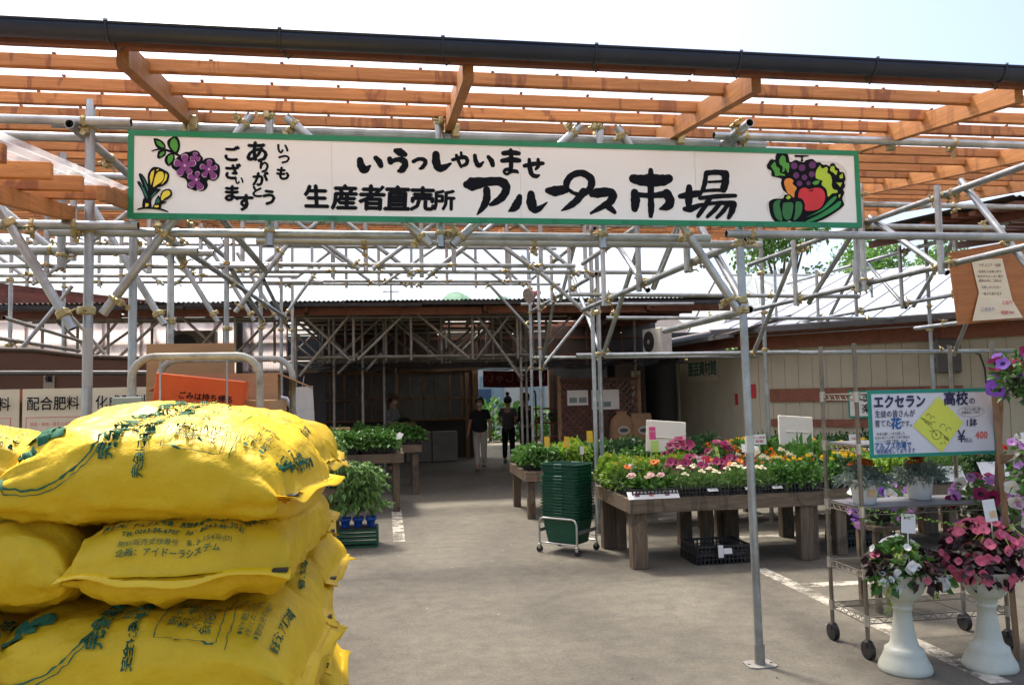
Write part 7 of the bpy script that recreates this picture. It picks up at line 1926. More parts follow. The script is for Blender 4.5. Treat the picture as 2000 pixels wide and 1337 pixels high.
st_ = thing('flat_cartons', 'bundle of flattened cartons standing upright left of the roll cart', 'cardboard', (-1.02, 4.25, 0))
for k in range(7):
    MB().box((-0.16 + 0.02 * k, -0.05 + k * 0.018, 0.0), (0.26 - 0.01 * k, -0.037 + k * 0.018, 1.88 - 0.012 * (k % 3))).build('sheet', cardboard, st_)
gb = thing('green_label_box', 'small grey label box with green print tied to the roll cart', 'box', (-1.00, 3.32, 1.52))
MB().cbox((0, 0, 0.045), (0.11, 0.03, 0.10), ch=0.004).build('case', pm('grey_label_case', (0.30, 0.36, 0.33)), gb)
MB().box((-0.035, -0.0175, 0.015), (0.035, -0.0155, 0.07)).build('label', pm('mint_label', (0.25, 0.6, 0.45)), gb)
MB().path([(0.018 * cos(a * pi / 8), -0.0185, 0.042 + 0.014 * sin(a * pi / 8)) for a in range(16)], 0.003, 4, closed=True).build('mark', pm('green_mark', (0.05, 0.4, 0.1)), gb)
cap = thing('sun_hat', 'beige cloth cap resting on a grey hand cart right of the cartons', 'cap', (-0.92, 5.1, 1.60))
MB().lathe([(0.10, 0.0), (0.105, 0.03), (0.09, 0.075), (0.05, 0.10), (0.0, 0.105)], 18).build('crown', pm('beige_cloth', (0.55, 0.40, 0.25), rough=0.9), cap)
MB().add([V((-0.10, 0, 0.012))] + [V((-0.10 - 0.075 * sin(pi * i / 8), -0.09 + 0.18 * i / 8, 0.002)) for i in range(9)] + [V((0.0, 0.10, 0.012)), V((0, -0.10, 0.012))], [tuple(range(12))]).build('peak', pm('beige_cloth', (0.55, 0.40, 0.25)), cap)
hc = thing('hand_cart', 'grey hand cart with bent tube handles behind the roll cart', 'cart', (-0.86, 5.15, 0))
for dx, dz in ((0.0, 0.0), (0.14, 0.02)):
    MB().path([(-0.25 + dx, 0, 1.58 + dz), (0.0 + dx, 0, 1.59 + dz), (0.10 + dx, 0, 1.57 + dz), (0.15 + dx, 0, 1.48 + dz), (0.16 + dx, 0, 0.2)], 0.016, 8).build('handle', galv, hc)
MB().cbox((-0.05, 0.1, 0.2), (0.5, 0.4, 0.03)).build('deck', galv_old, hc)
for x in (-0.2, 0.2): MB().tube((x, 0.1, 0.1), (x + 0.03, 0.1, 0.1), 0.1, 16).build('wheel', black_pl, hc)
# striped post pad and white board at the shed entrance
pad = thing('post_guard', 'black and yellow striped guard sleeve on a post by the white board', 'guard', (-1.46, 12.95, 1.2))
for k in range(8):
    M = Matrix.Shear('XY', 4, (0.0, 0.5)) if False else None
    m = MB()
    n = 14
    z0 = 0.0 + k * 0.065
    m.add([V((0.056 * cos(2 * pi * i / n), 0.056 * sin(2 * pi * i / n), z0 + 0.035 * cos(2 * pi * i / n + 0.6))) for i in range(n)] + [V((0.056 * cos(2 * pi * i / n), 0.056 * sin(2 * pi * i / n), z0 + 0.065 + 0.035 * cos(2 * pi * i / n + 0.6))) for i in range(n)], [(i, (i + 1) % n, n + (i + 1) % n, n + i) for i in range(n)], smooth=True)
    m.build('stripe', [black_pl, pm('guard_yellow', (0.80, 0.55, 0.05))][k % 2], pad)
wb = thing('white_board', 'blank white board hanging on a post behind the sacks', 'board', (-1.30, 12.8, 1.15))
MB().prism([(-0.15, 0.02), (0.19, 0.0), (0.16, 0.62), (-0.15, 0.60)], -0.004, 0.004).build('panel', pm('board_white', (0.62, 0.63, 0.62)), wb)
MB().path([(0.0, 0, 0.6), (0.03, 0.02, 0.78)], 0.003, 4).build('string', white_pl, wb)

# ================================================================== shopping baskets on a wheeled rack
bgreen = pm('green_basket_plastic', (0.006, 0.085, 0.045), (0.005, 0.065, 0.035), rough=0.35)
def basket_shell(L, W, h, tp=0.80, full=True):
    mb = MB()
    def ringpts(l, w, z, r=0.05, n=4):
        out = []
        for cx, cy, a0 in ((l / 2 - r, w / 2 - r, 0), (-l / 2 + r, w / 2 - r, pi / 2), (-l / 2 + r, -w / 2 + r, pi), (l / 2 - r, -w / 2 + r, 1.5 * pi)):
            for i in range(n + 1):
                a = a0 + pi / 2 * i / n
                out.append(V((cx + r * cos(a), cy + r * sin(a), z)))
        return out
    prof = [(0.985, h - 0.012), (1.05, h - 0.011), (1.055, h), (0.985, h), (0.965, h - 0.02)]
    if full:
        k = 9
        pr = []
        for i in range(k + 1):
            f = i / k
            s = tp + (0.965 - tp) * f
            pr.append((s - 0.012, 0.0 + (h - 0.03) * f))
            pr.append((s + 0.006, 0.006 + (h - 0.03) * f))
        prof = pr + prof
    else:
        prof = [(0.93, h - 0.10), (0.94, h - 0.06)] + prof
    rings = [ringpts(L * s, W * s, z) for s, z in prof]
    n = len(rings[0])
    vs = [p for r in rings for p in r]
    mb.add(vs, [(j * n + i, j * n + (i + 1) % n, (j + 1) * n + (i + 1) % n, (j + 1) * n + i) for j in range(len(rings) - 1) for i in range(n)])
    if full: mb.add(rings[0], [tuple(range(n))])
    return mb
BFULL = basket_shell(0.45, 0.32, 0.24).mesh('shell', bgreen)
BTOP = basket_shell(0.45, 0.32, 0.24, full=False).mesh('shell', bgreen)
BGRIP = MB().cbox((0, 0, 0), (0.10, 0.012, 0.022), ch=0.004).mesh('grip', bgreen)
BX, BY, BR = 1.79, 7.96, radians(-45)
for k in range(18):
    top = k == 17
    lab = 'lowest green shopping basket resting in the wheeled rack' if k == 0 else ('topmost green shopping basket of the tall stack' if top else ['', 'seventeenth', 'sixteenth', 'fifteenth', 'fourteenth', 'thirteenth', 'twelfth', 'eleventh', 'tenth', 'ninth', 'eighth', 'seventh', 'sixth', 'fifth', 'fourth', 'third', 'second', ''][k] + ' green shopping basket from the top of the nested stack')
    t = thing('shopping_basket', lab, 'basket', (BX + random.uniform(-0.004, 0.004) + (0.015 if k > 14 else 0), BY + random.uniform(-0.004, 0.004) + (0.03 if k > 14 else 0), 0.095 + k * 0.0305 + (0.02 if k > 14 else 0)), BR + random.uniform(-0.02, 0.02), 'nested shopping baskets')
    link('shell', BFULL if k == 0 or top else BTOP, t)
    for s in (-1, 1): link('grip', BGRIP, t, loc=(0.0, s * 0.168, 0.232))
chrome = pm('chromed_wire', (0.62, 0.60, 0.55), (0.5, 0.48, 0.43), rough=0.28, metal=0.8, scale=20)
rk = thing('basket_rack', 'low chromed rack on castors under the green baskets', 'rack', (BX, BY, 0), BR)
for s in (-1, 1):
    pts = [(-0.22, s * 0.185, 0.09), (-0.22, s * 0.185, 0.30), (-0.20, s * 0.185, 0.335), (-0.17, s * 0.185, 0.345), (0.17, s * 0.185, 0.345), (0.20, s * 0.185, 0.335), (0.22, s * 0.185, 0.30), (0.22, s * 0.185, 0.09)]
    MB().path(pts, 0.011, 10).build('hoop', chrome, rk)
    MB().box((s * 0.225 - 0.004, -0.185, 0.20), (s * 0.225 + 0.004, 0.185, 0.235)).build('side_bar', galv_old, rk)
    MB().tube((-0.22, s * 0.185, 0.10), (0.22, s * 0.185, 0.10), 0.008, 8).build('base_bar', chrome, rk)
    for sx in (-1, 1):
        c = MB().tube((sx * 0.22, s * 0.185 - 0.011, 0.033), (sx * 0.22, s * 0.185 + 0.011, 0.033), 0.033, 16).build('castor', black_pl, rk)
        MB().cbox((sx * 0.22, s * 0.185, 0.062), (0.03, 0.032, 0.05), ch=0.005).build('fork', chrome, c)
# ================================================================== wire rack on castors, near right
rack_metal = pm('worn_rack_steel', (0.30, 0.27, 0.22), (0.19, 0.17, 0.135), rough=0.38, metal=0.7, scale=14, dirt=(0.16, 0.12, 0.07), dscale=4, damt=0.5)
mat_grey = pm('grey_shelf_mat', (0.20, 0.20, 0.205), (0.15, 0.15, 0.155), rough=0.5, scale=5)
RX_0, RX_1, RY_0, RY_1 = 2.775, 3.70, 4.40, 4.775
rk2 = thing('wire_rack', 'tall chromed wire shelf rack on black castors, near right', 'rack', ((RX_0 + RX_1) / 2, (RY_0 + RY_1) / 2, 0))
for x in (RX_0, RX_1):
    for y in (RY_0, RY_1):
        m = MB().tube((x, y, 0.11), (x, y, 1.845), 0.0125, 12)
        for k in range(58):
            m.tube((x, y, 0.16 + k * 0.029), (x, y, 0.163 + k * 0.029), 0.0136, 10, caps=True)
        m.tube((x, y, 1.845), (x, y, 1.853), 0.0142, 12)
        m.wbuild('post', rack_metal, rk2)
        c = MB().tube((x - 0.016, y, 0.052), (x + 0.016, y, 0.052), 0.052, 18).wbuild('castor', black_pl, rk2)
        MB().cbox((x, y, 0.085), (0.044, 0.05, 0.05), ch=0.01).wbuild('fork', black_pl, c)
        MB().tube((x, y, 0.10), (x, y, 0.135), 0.010, 8).wbuild('stem', chrome, c)
def wire_shelf(z, mat_on, trayless=True):
    m = MB()
    for y in (RY_0, RY_1):
        for dz in (0.0, -0.034):
            m.tube((RX_0, y, z + dz), (RX_1, y, z + dz), 0.0035, 6)
        n = 26
        pts = [(RX_0 + (RX_1 - RX_0) * i / n, y, z - 0.034 * (i % 2)) for i in range(n + 1)]
        m.path(pts, 0.0026, 5)
    for x in (RX_0, RX_1):
        for dz in (0.0, -0.034):
            m.tube((x, RY_0, z + dz), (x, RY_1, z + dz), 0.0035, 6)
        pts = [(x, RY_0 + (RY_1 - RY_0) * i / 12, z - 0.034 * (i % 2)) for i in range(13)]
        m.path(pts, 0.0026, 5)
    s = tag(m.wbuild('shelf', rack_metal, rk2))
    w = MB()
    n = 26
    for i in range(1, n):
        y = RY_0 + (RY_1 - RY_0) * i / n
        w.tube((RX_0, y, z + 0.004), (RX_1, y, z + 0.004), 0.0016, 5)
    for x in (RX_0 + 0.3, RX_0 + 0.62): w.tube((x, RY_0, z), (x, RY_1, z), 0.003, 6)
    tag(w.wbuild('wire_deck', rack_metal, s), kind='stuff')
    for x in (RX_0, RX_1):
        for y in (RY_0, RY_1):
            MB().tube((x, y, z - 0.045), (x, y, z + 0.018), 0.0175, 12).wbuild('collar', chrome, s)
    if mat_on:
        MB().box((RX_0 + 0.012, RY_0 + 0.006, z + 0.006), (RX_1 - 0.012, RY_1 - 0.006, z + 0.010)).wbuild('mat', mat_grey, s)
wire_shelf(1.545, False)
wire_shelf(1.235, True)
wire_shelf(0.865, True)
wire_shelf(0.50, False)
wire_shelf(0.235, False)
# hand-written board tied to the rack
hb = thing('handwritten_board', 'white hand-written board with teal edge and yellow drawing tied to the wire rack', 'sign', (3.25, 4.37, 1.18))
BX0, BX1, BZ0, BZ1, BYY = 2.835, 3.675, 1.172, 1.565, 4.372
sk_ = 0.012
def bfn(u, v, k=0): return V((BX0 + u, BYY - 0.0035 - 0.0003 * k, BZ0 + v))
BWd, BHt = BX1 - BX0, BZ1 - BZ0
MB().box((BX0, BYY, BZ0), (BX1, BYY + 0.006, BZ1)).wbuild('board', pm('board_paper', (0.76, 0.76, 0.80), (0.72, 0.72, 0.77), rough=0.3), hb)
teal = pm('teal_tape', (0.02, 0.30, 0.22))
for a, b2 in (((-0.004, -0.004), (BWd + 0.004, 0.016)), ((-0.004, BHt - 0.018), (BWd + 0.004, BHt + 0.004)), ((-0.004, 0.0165), (0.018, BHt - 0.0185)), (((BWd - 0.018), 0.0165), (BWd + 0.004, BHt - 0.0185))):
    MB().box((BX0 + a[0], BYY - 0.002, BZ0 + a[1]), (BX0 + b2[0], BYY + 0.008, BZ0 + b2[1])).wbuild('tape', teal, hb)
navy_ink = pm('navy_marker', (0.03, 0.025, 0.10)); blue_ink2 = pm('blue_marker', (0.02, 0.13, 0.38)); red_mk = pm('red_marker', (0.80, 0.16, 0.13))
def fx(px): return (px - 1713) / 247.0 * BWd      # board position from left, by share of its width
def fy(py): return (890 - py) / 125.0 * BHt
for txt, px, py, size, bold, m, sx in (('エクセラン', 1772, 788, 0.082, 0.045, navy_ink, 0.84), ('高校', 1882, 785, 0.088, 0.035, navy_ink, 0.95), ('の', 1914, 789, 0.045, 0.02, navy_ink, 1), ('生徒の皆さんが', 1762, 810, 0.046, 0.01, navy_ink, 0.82), ('育てた', 1738, 828, 0.046, 0.01, navy_ink, 0.8),
                                    ('花', 1763, 829, 0.072, 0.04, blue_ink2, 1), ('です。', 1785, 829, 0.040, 0.01, navy_ink, 0.8), ('松本の厳しい冬を越した', 1752, 847, 0.020, 0.0, ink, 0.85), ('生徒の皆さんが育てた苗や鉢花を', 1755, 854, 0.019, 0.0, ink, 0.8), ('ビニール温室で管理しました', 1754, 861, 0.020, 0.0, ink, 0.8),
                                    ('アルプス市場で', 1755, 870, 0.045, 0.025, blue_ink2, 0.78), ('特別販売しております', 1760, 880, 0.032, 0.01, blue_ink2, 0.8), ('1鉢', 1910, 831, 0.056, 0.012, navy_ink, 0.95), ('¥', 1889, 857, 0.10, 0.012, navy_ink, 0.9), ('税込', 1902, 864, 0.032, 0.0, navy_ink, 0.9), ('400', 1929, 855, 0.062, 0.02, red_mk, 0.9),
                                    ('今だけお買い得', 1913, 805, 0.020, 0.0, ink, 0.8), ('数量限定にて販売', 1910, 811, 0.018, 0.0, ink, 0.85)):
    mb = MB()
    put_text(mb, txt, lambda u, v, k, px=px, py=py: bfn(fx(px) + u, fy(py) + v, k), size, bold=bold, sx=sx, shear=0.06)
    mb.wbuild('lettering', m, hb)
yn = [(1848, 778), (1894, 829), (1848, 885), (1795, 833)]
note = MB().add([bfn(fx(x), fy(y), 2) for x, y in yn], [(0, 1, 2, 3)]).wbuild('yellow_note', pm('fluorescent_yellow', (0.78, 0.82, 0.12), (0.74, 0.78, 0.1)), hb)
# doodle of small children and a cart
dd = MB()
def dl(pts): 
    dd.path([bfn(fx(x), fy(y), 4) for x, y in pts], 0.0013, 4)
def circ(x, y, r, a0=0, a1=6.28): dl([(x + r * cos(a0 + (a1 - a0) * i / 12), y - r * sin(a0 + (a1 - a0) * i / 12)) for i in range(13)])
circ(1826, 815, 4, 0, 3.4); circ(1834, 820, 4, 0, 3.6); circ(1853, 836, 5, 0, 3.6); circ(1864, 843, 5, 0, 3.5); circ(1840, 851, 9); circ(1840, 851, 1.2)
dl([(1811, 818), (1820, 826), (1832, 838), (1840, 851)]); dl([(1811, 818), (1818, 821), (1830, 828), (1840, 826)]); dl([(1848, 846), (1858, 856), (1862, 862)]); dl([(1852, 866), (1846, 869)]); dl([(1855, 864), (1857, 870)]); dl([(1826, 843), (1836, 845)])
for i in range(5): dl([(1818 + i * 3, 823 + i), (1820 + i * 3, 829 + i)]); dl([(1855 + i * 2, 853 + i), (1855 + i * 2, 860 + i)])
dd.wbuild('doodle', ink, hb)
cl = MB(); 
def bub(pts): cl.path([bfn(fx(x), fy(y), 1) for x, y in pts], 0.0008, 4, closed=True)
bub([(1895 + 16 + 26 * cos(a * pi / 10) * (1 + 0.05 * sin(a * 3)), 809 - 10 * sin(a * pi / 10)) for a in range(20)])
cl.wbuild('speech_bubble', ink, hb)
# white pots on the rack
def pot_plant(x, y, z, label, orange=True):
    t = thing('potted_plant', label, 'plant', (x, y, z))
    MB().lathe([(0.062, 0), (0.066, 0.004), (0.083, 0.12), (0.083, 0.128), (0.098, 0.130), (0.100, 0.15), (0.092, 0.152), (0.084, 0.135)], 26).build('pot', white_pl, t)
    MB().lathe([(0.0, 0.13), (0.085, 0.13)], 20).build('soil', pm('potting_soil', (0.03, 0.02, 0.014), rough=0.95), t)
    mb = dome(620, 0.14, 0.13, 0.10, 0.055, 0.014, 0.5, 0.2, z0=0.12)
    dome(140, 0.17, 0.15, 0.08, 0.05, 0.012, -0.4, 0.5, mb=mb, z0=0.12)
    tag(mb.build('foliage', G_SILV, t), kind='stuff')
    if orange:
        tag(place(MB(), disc_flower(0.024, 6, 0.15, petals=9), [(o + V((0, 0, 0.13)), d) for o, d in dome_pts(30, 0.12, 0.11, 0.125, 0.55)]).build('blossoms', [F_RST, F_ORG], t), kind='stuff')
    return t
p1 = pot_plant(2.90, 4.56, 0.876, 'silver leaved plant with rust orange flowers in the left white pot on the rack')
MB().add([(-0.028, -0.0815, 0.05), (0.02, -0.083, 0.05), (0.022, -0.0865, 0.095), (-0.026, -0.086, 0.095)], [(0, 1, 2, 3)]).build('sticker', pm('peach_sticker', (0.80, 0.52, 0.25)), p1)
pot_plant(3.33, 4.64, 0.876, 'silver leaved plant with rust orange flowers in the right white pot on the rack')
card(2.955, 4.44, 0.90, 0.0, 0.0, 'x', stick=0) if False else None
for x, y, z, w, h, lab in ((4.55, 7.03, TZ + 0.03, 0.20, 0.13, 'white leaflet with a photo between the white pots'), (5.05, 7.03, TZ + 0.03, 0.15, 0.14, 'white card with pink print right of the left pot'), (5.42, 7.02, TZ + 0.03, 0.26, 0.16, 'white leaflet behind the right white pot'), (5.86, 7.0, TZ + 0.06, 0.30, 0.16, 'blank white card leaning at the right end of the second table')):
    card(x, y, z, w, h, lab, lean=0.5, stick=0)

# ================================================================== urn planters
urn_mat = pm('pale_resin', (0.62, 0.63, 0.52), (0.57, 0.58, 0.47), rough=0.45, scale=3, dirt=(0.38, 0.37, 0.28), dscale=4, damt=0.3)
def urn(x, y, h, label):
    t = thing('urn_planter', label, 'planter', (x, y, 0))
    k = h / 0.56
    prof = [(0.0, 0), (0.138, 0), (0.143, 0.012), (0.138, 0.035), (0.118, 0.075), (0.106, 0.105), (0.104, 0.125), (0.088, 0.135), (0.076, 0.15), (0.070, 0.175), (0.058, 0.24), (0.050, 0.30), (0.046, 0.345), (0.052, 0.35), (0.054, 0.36), (0.048, 0.365), (0.052, 0.378), (0.058, 0.384), (0.058, 0.395), (0.076, 0.405), (0.10, 0.43), (0.116, 0.462), (0.122, 0.50), (0.120, 0.51), (0.124, 0.515), (0.132, 0.545), (0.138, 0.555), (0.136, 0.56), (0.124, 0.558), (0.112, 0.50)]
    MB().lathe([(r, z * k) for r, z in prof], 36).build('pedestal_urn', urn_mat, t)
    MB().lathe([(0.0, 0.535 * k), (0.122, 0.535 * k)], 24).build('soil', pm('potting_soil', (0.03, 0.02, 0.014)), t)
    return t
BEGP = disc_flower(0.025, 6, 0.30, mats=(0, 0), petals=4).mesh('blossom', [F_PNK, F_PNK])
BEGW = disc_flower(0.023, 6, 0.30, mats=(0, 0), petals=4).mesh('blossom', [F_WHT, F_YEL])
def begonia(parent, x, z, r, h, n, mesh, fol, nleaf, y=0.0, low=-0.4, L=0.055, W=0.05):
    mb = MB()
    for _ in range(nleaf):
        a = random.uniform(0, 2 * pi); e = random.uniform(low, 1.0) * pi / 2
        o = V((cos(a) * cos(e) * r, sin(a) * cos(e) * r, sin(e) * h)) * random.uniform(0.55, 1.0)
        leaf(mb, o, (o.normalized() + rdir(0.0) * 0.6), rdir(0.9), L * random.uniform(0.7, 1.2), W * random.uniform(0.7, 1.2), 0, 0.3)
    tag(mb.build('foliage', fol, parent, loc=(x, y, z)), kind='stuff')
    for _ in range(n):
        a = random.uniform(0, 2 * pi); e = (low + (1 - low) * random.random()) * pi / 2
        o = V((cos(a) * cos(e) * r, sin(a) * cos(e) * r, sin(e) * h)) * random.uniform(1.0, 1.12)
        d = (o.normalized() + V((0, -0.5, 0.2)) + rdir(0) * 0.4)
        b2 = link('blossom', mesh, parent, loc=V((x, y, z)) + o, rot=d.to_track_quat('Z', 'Y').to_euler())
        k = random.uniform(0.8, 1.25); b2.scale = (k, k, k)
urn(2.862, 4.19, 0.545, 'pale pedestal urn in front of the wire rack, left of the pair')
pa = thing('planter_bouquet', 'mixed white, pink and wine leaved bedding planted in the left urn', 'plant', (2.862, 4.19, 0.54))
begonia(pa, 0.0, 0.05, 0.15, 0.13, 26, BEGW, G_MID, 190)
begonia(pa, -0.13, -0.03, 0.075, 0.06, 13, BEGW, G_MID, 60, y=-0.06)
begonia(pa, 0.17, -0.05, 0.075, 0.06, 13, BEGW, G_MID, 60, y=-0.05)
begonia(pa, 0.06, -0.005, 0.085, 0.06, 3, BEGP, G_WINE, 80, y=-0.12)
begonia(pa, -0.14, 0.05, 0.07, 0.06, 4, BEGP, G_WINE, 60, y=-0.02)
begonia(pa, 0.15, 0.05, 0.07, 0.06, 1, BEGP, G_WINE, 50, y=0.0)
mb = MB()
for i in range(34):
    a = random.uniform(0, 6.28)
    leaf(mb, V((0.02, 0, 0.10)), V((cos(a), sin(a), random.uniform(0.1, 1.0))), V((0, 0, 1)), random.uniform(0.10, 0.19), 0.014, 0, 0.45)
for i in range(26):
    leaf(mb, V((-0.145, -0.10, -0.04 - i * 0.006)), rdir(-0.3), rdir(0), 0.03, 0.012, 0, 0.4)
    leaf(mb, V((0.125, -0.12, -0.02 - i * 0.004)), rdir(-0.3), rdir(0), 0.03, 0.012, 0, 0.4)
tag(mb.build('grassy_leaves', G_LIME, pa), kind='stuff')
card(2.875, 4.12, 0.77, 0.085, 0.105, 'white care card on a stick in the left urn', lean=0.05, rr=0.10, stick=0.16, marks=[('育て方', -0.01, 0.03, 0.014, ink)])
urn(3.345, 4.13, 0.545, 'pale pedestal urn at the right edge, right of the pair')
pb2 = thing('planter_bouquet', 'dense wine leaved begonia with many pink flowers in the right urn', 'plant', (3.345, 4.13, 0.54))
begonia(pb2, 0.0, 0.09, 0.205, 0.17, 135, BEGP, G_WINE, 420, low=-0.75, L=0.06, W=0.055)
mb = MB()
for i in range(20):
    a = random.uniform(0, 6.28)
    leaf(mb, V((0.03, -0.05, 0.18)), V((cos(a), sin(a), random.uniform(0.2, 0.9))), V((0, 0, 1)), random.uniform(0.16, 0.26), 0.012, 0, 0.6)
for f in range(3):
    for i in range(16):
        b3 = V((0.04 + 0.05 * f - 0.05, -0.02, 0.22)) + V((0.05 * (f - 1), 0, 0.011)) * i
        for s in (-1, 1): leaf(mb, b3, V((s, -0.2, 0.5)), V((0, -1, 0.3)), 0.045 * (1 - i / 20), 0.012, 0, 0.2)
tag(mb.build('grassy_leaves', G_LIME, pb2), kind='stuff')
card(3.32, 4.02, 0.83, 0.075, 0.12, 'white care card with peach mark in the right urn', lean=0.1, rr=-0.08, stick=0.2, marks=[('■', 0.012, -0.025, 0.05, pm('peach_sticker', (0.80, 0.52, 0.25)))])

# ================================================================== flower stand at the right edge
fs_ = thing('flower_stand', 'brown wooden flower stand at the right edge of the picture', 'stand', (3.72, 4.2, 0))
for p0, p1 in (((3.60, 4.22, 0.0), (3.56, 4.24, 1.72)), ((4.10, 4.22, 0), (4.10, 4.24, 1.72)), ((3.75, 4.6, 0.0), (3.66, 4.28, 1.7))):
    d = V(p1) - V(p0)
    MB().tube(p0, p1, 0.022, 4, smooth=False).wbuild('upright', frame_wood, fs_)
for z in (1.68, 1.15, 0.62):
    MB().cbox((3.84, 4.23, z), (0.56, 0.045, 0.05)).wbuild('rail', frame_wood, fs_)
PETP = disc_flower(0.040, 8, 0.28).mesh('blossom', [F_PUR, F_PURD])
PETL = disc_flower(0.028, 7, 0.25, mats=(0, 0)).mesh('blossom', [F_LIL, F_LIL])
PETW = disc_flower(0.044, 8, 0.25, mats=(0, 1)).mesh('blossom', [F_WHT, F_CRM])
def hanging(loc, r, h, sets, label):
    t = thing('hanging_flowers', label, 'plant', loc)
    MB().lathe([(r * 0.35, -0.10), (r * 0.55, 0.0), (r * 0.58, 0.01), (r * 0.5, -0.01)], 16).build('basket', black_pl, t)
    mb = dome(200, r, r * 0.9, h, 0.05, 0.028, 0.0, 0.4)
    dome(120, r * 1.0, r * 0.9, -h * 0.8, 0.05, 0.028, -0.3, 0.4, mb=mb)
    tag(mb.build('foliage', G_MID, t), kind='stuff')
    for mesh, n in sets:
        for _ in range(n):
            a = random.uniform(0, 2 * pi); e = random.uniform(-0.9, 1.3)
            o = V((cos(a) * cos(e) * r, sin(a) * cos(e) * r * 0.9, sin(e) * h)) * random.uniform(1.0, 1.12)
            d = o.normalized() + V((-0.35, -0.9, 0.05)) + rdir(0) * 0.3
            b2 = link('blossom', mesh, t, loc=o, rot=d.to_track_quat('Z', 'Y').to_euler())
            k = random.uniform(0.85, 1.15); b2.scale = (k, k, k)
    return t
hanging((3.63, 4.08, 1.62), 0.17, 0.17, ((PETP, 22), (PETAL, 16)), 'purple and magenta petunias hanging at the top of the flower stand')
hanging((3.67, 4.04, 1.08), 0.17, 0.24, ((PETL, 26), (PETW, 10)), 'lilac and white flowers hanging halfway down the flower stand')
hanging((3.70, 4.52, 0.84), 0.20, 0.16, ((PETL, 22), (PETW, 8), (PETAL, 10)), 'purple and white flowers low behind the pink begonias')
hanging((3.52, 5.35, 0.72), 0.20, 0.20, ((PETL, 24), (PETP, 12), (PETW, 4)), 'violet flowers on the low shelf behind the wire rack')
stl = thing('plant_stool', 'small dark wooden stool under the violet flowers behind the rack', 'stool', (3.52, 5.35, 0))
MB().cbox((0, 0, 0.585), (0.28, 0.26, 0.03), ch=0.004).build('seat', table_leg, stl)
for sx_ in (-1, 1):
    for sy_ in (-1, 1): MB().cbox((sx_ * 0.11, sy_ * 0.10, 0.285), (0.035, 0.035, 0.57)).build('leg', table_leg, stl)

# ================================================================== people
def skin_mesh(joints, edges, sub=2, root=0):
    me = bpy.data.meshes.new('skin_src')
    me.from_pydata([j[0] for j in joints], edges, [])
    o = bpy.data.objects.new('skin_src', me); COL.objects.link(o)
    md = o.modifiers.new('skin', 'SKIN')
    md.use_smooth_shade = True
    for i, j in enumerate(joints):
        r = j[1] if isinstance(j[1], tuple) else (j[1], j[1])
        me.skin_vertices[0].data[i].radius = r
        me.skin_vertices[0].data[i].use_root = (i == root)
    sb = o.modifiers.new('sub', 'SUBSURF'); sb.levels = sub; sb.render_levels = sub
    bpy.context.view_layer.update()
    dg = bpy.context.evaluated_depsgraph_get()
    out = bpy.data.meshes.new_from_object(o.evaluated_get(dg))
    bpy.data.objects.remove(o); bpy.data.meshes.remove(me)
    for p in out.polygons: p.use_smooth = True
    return out

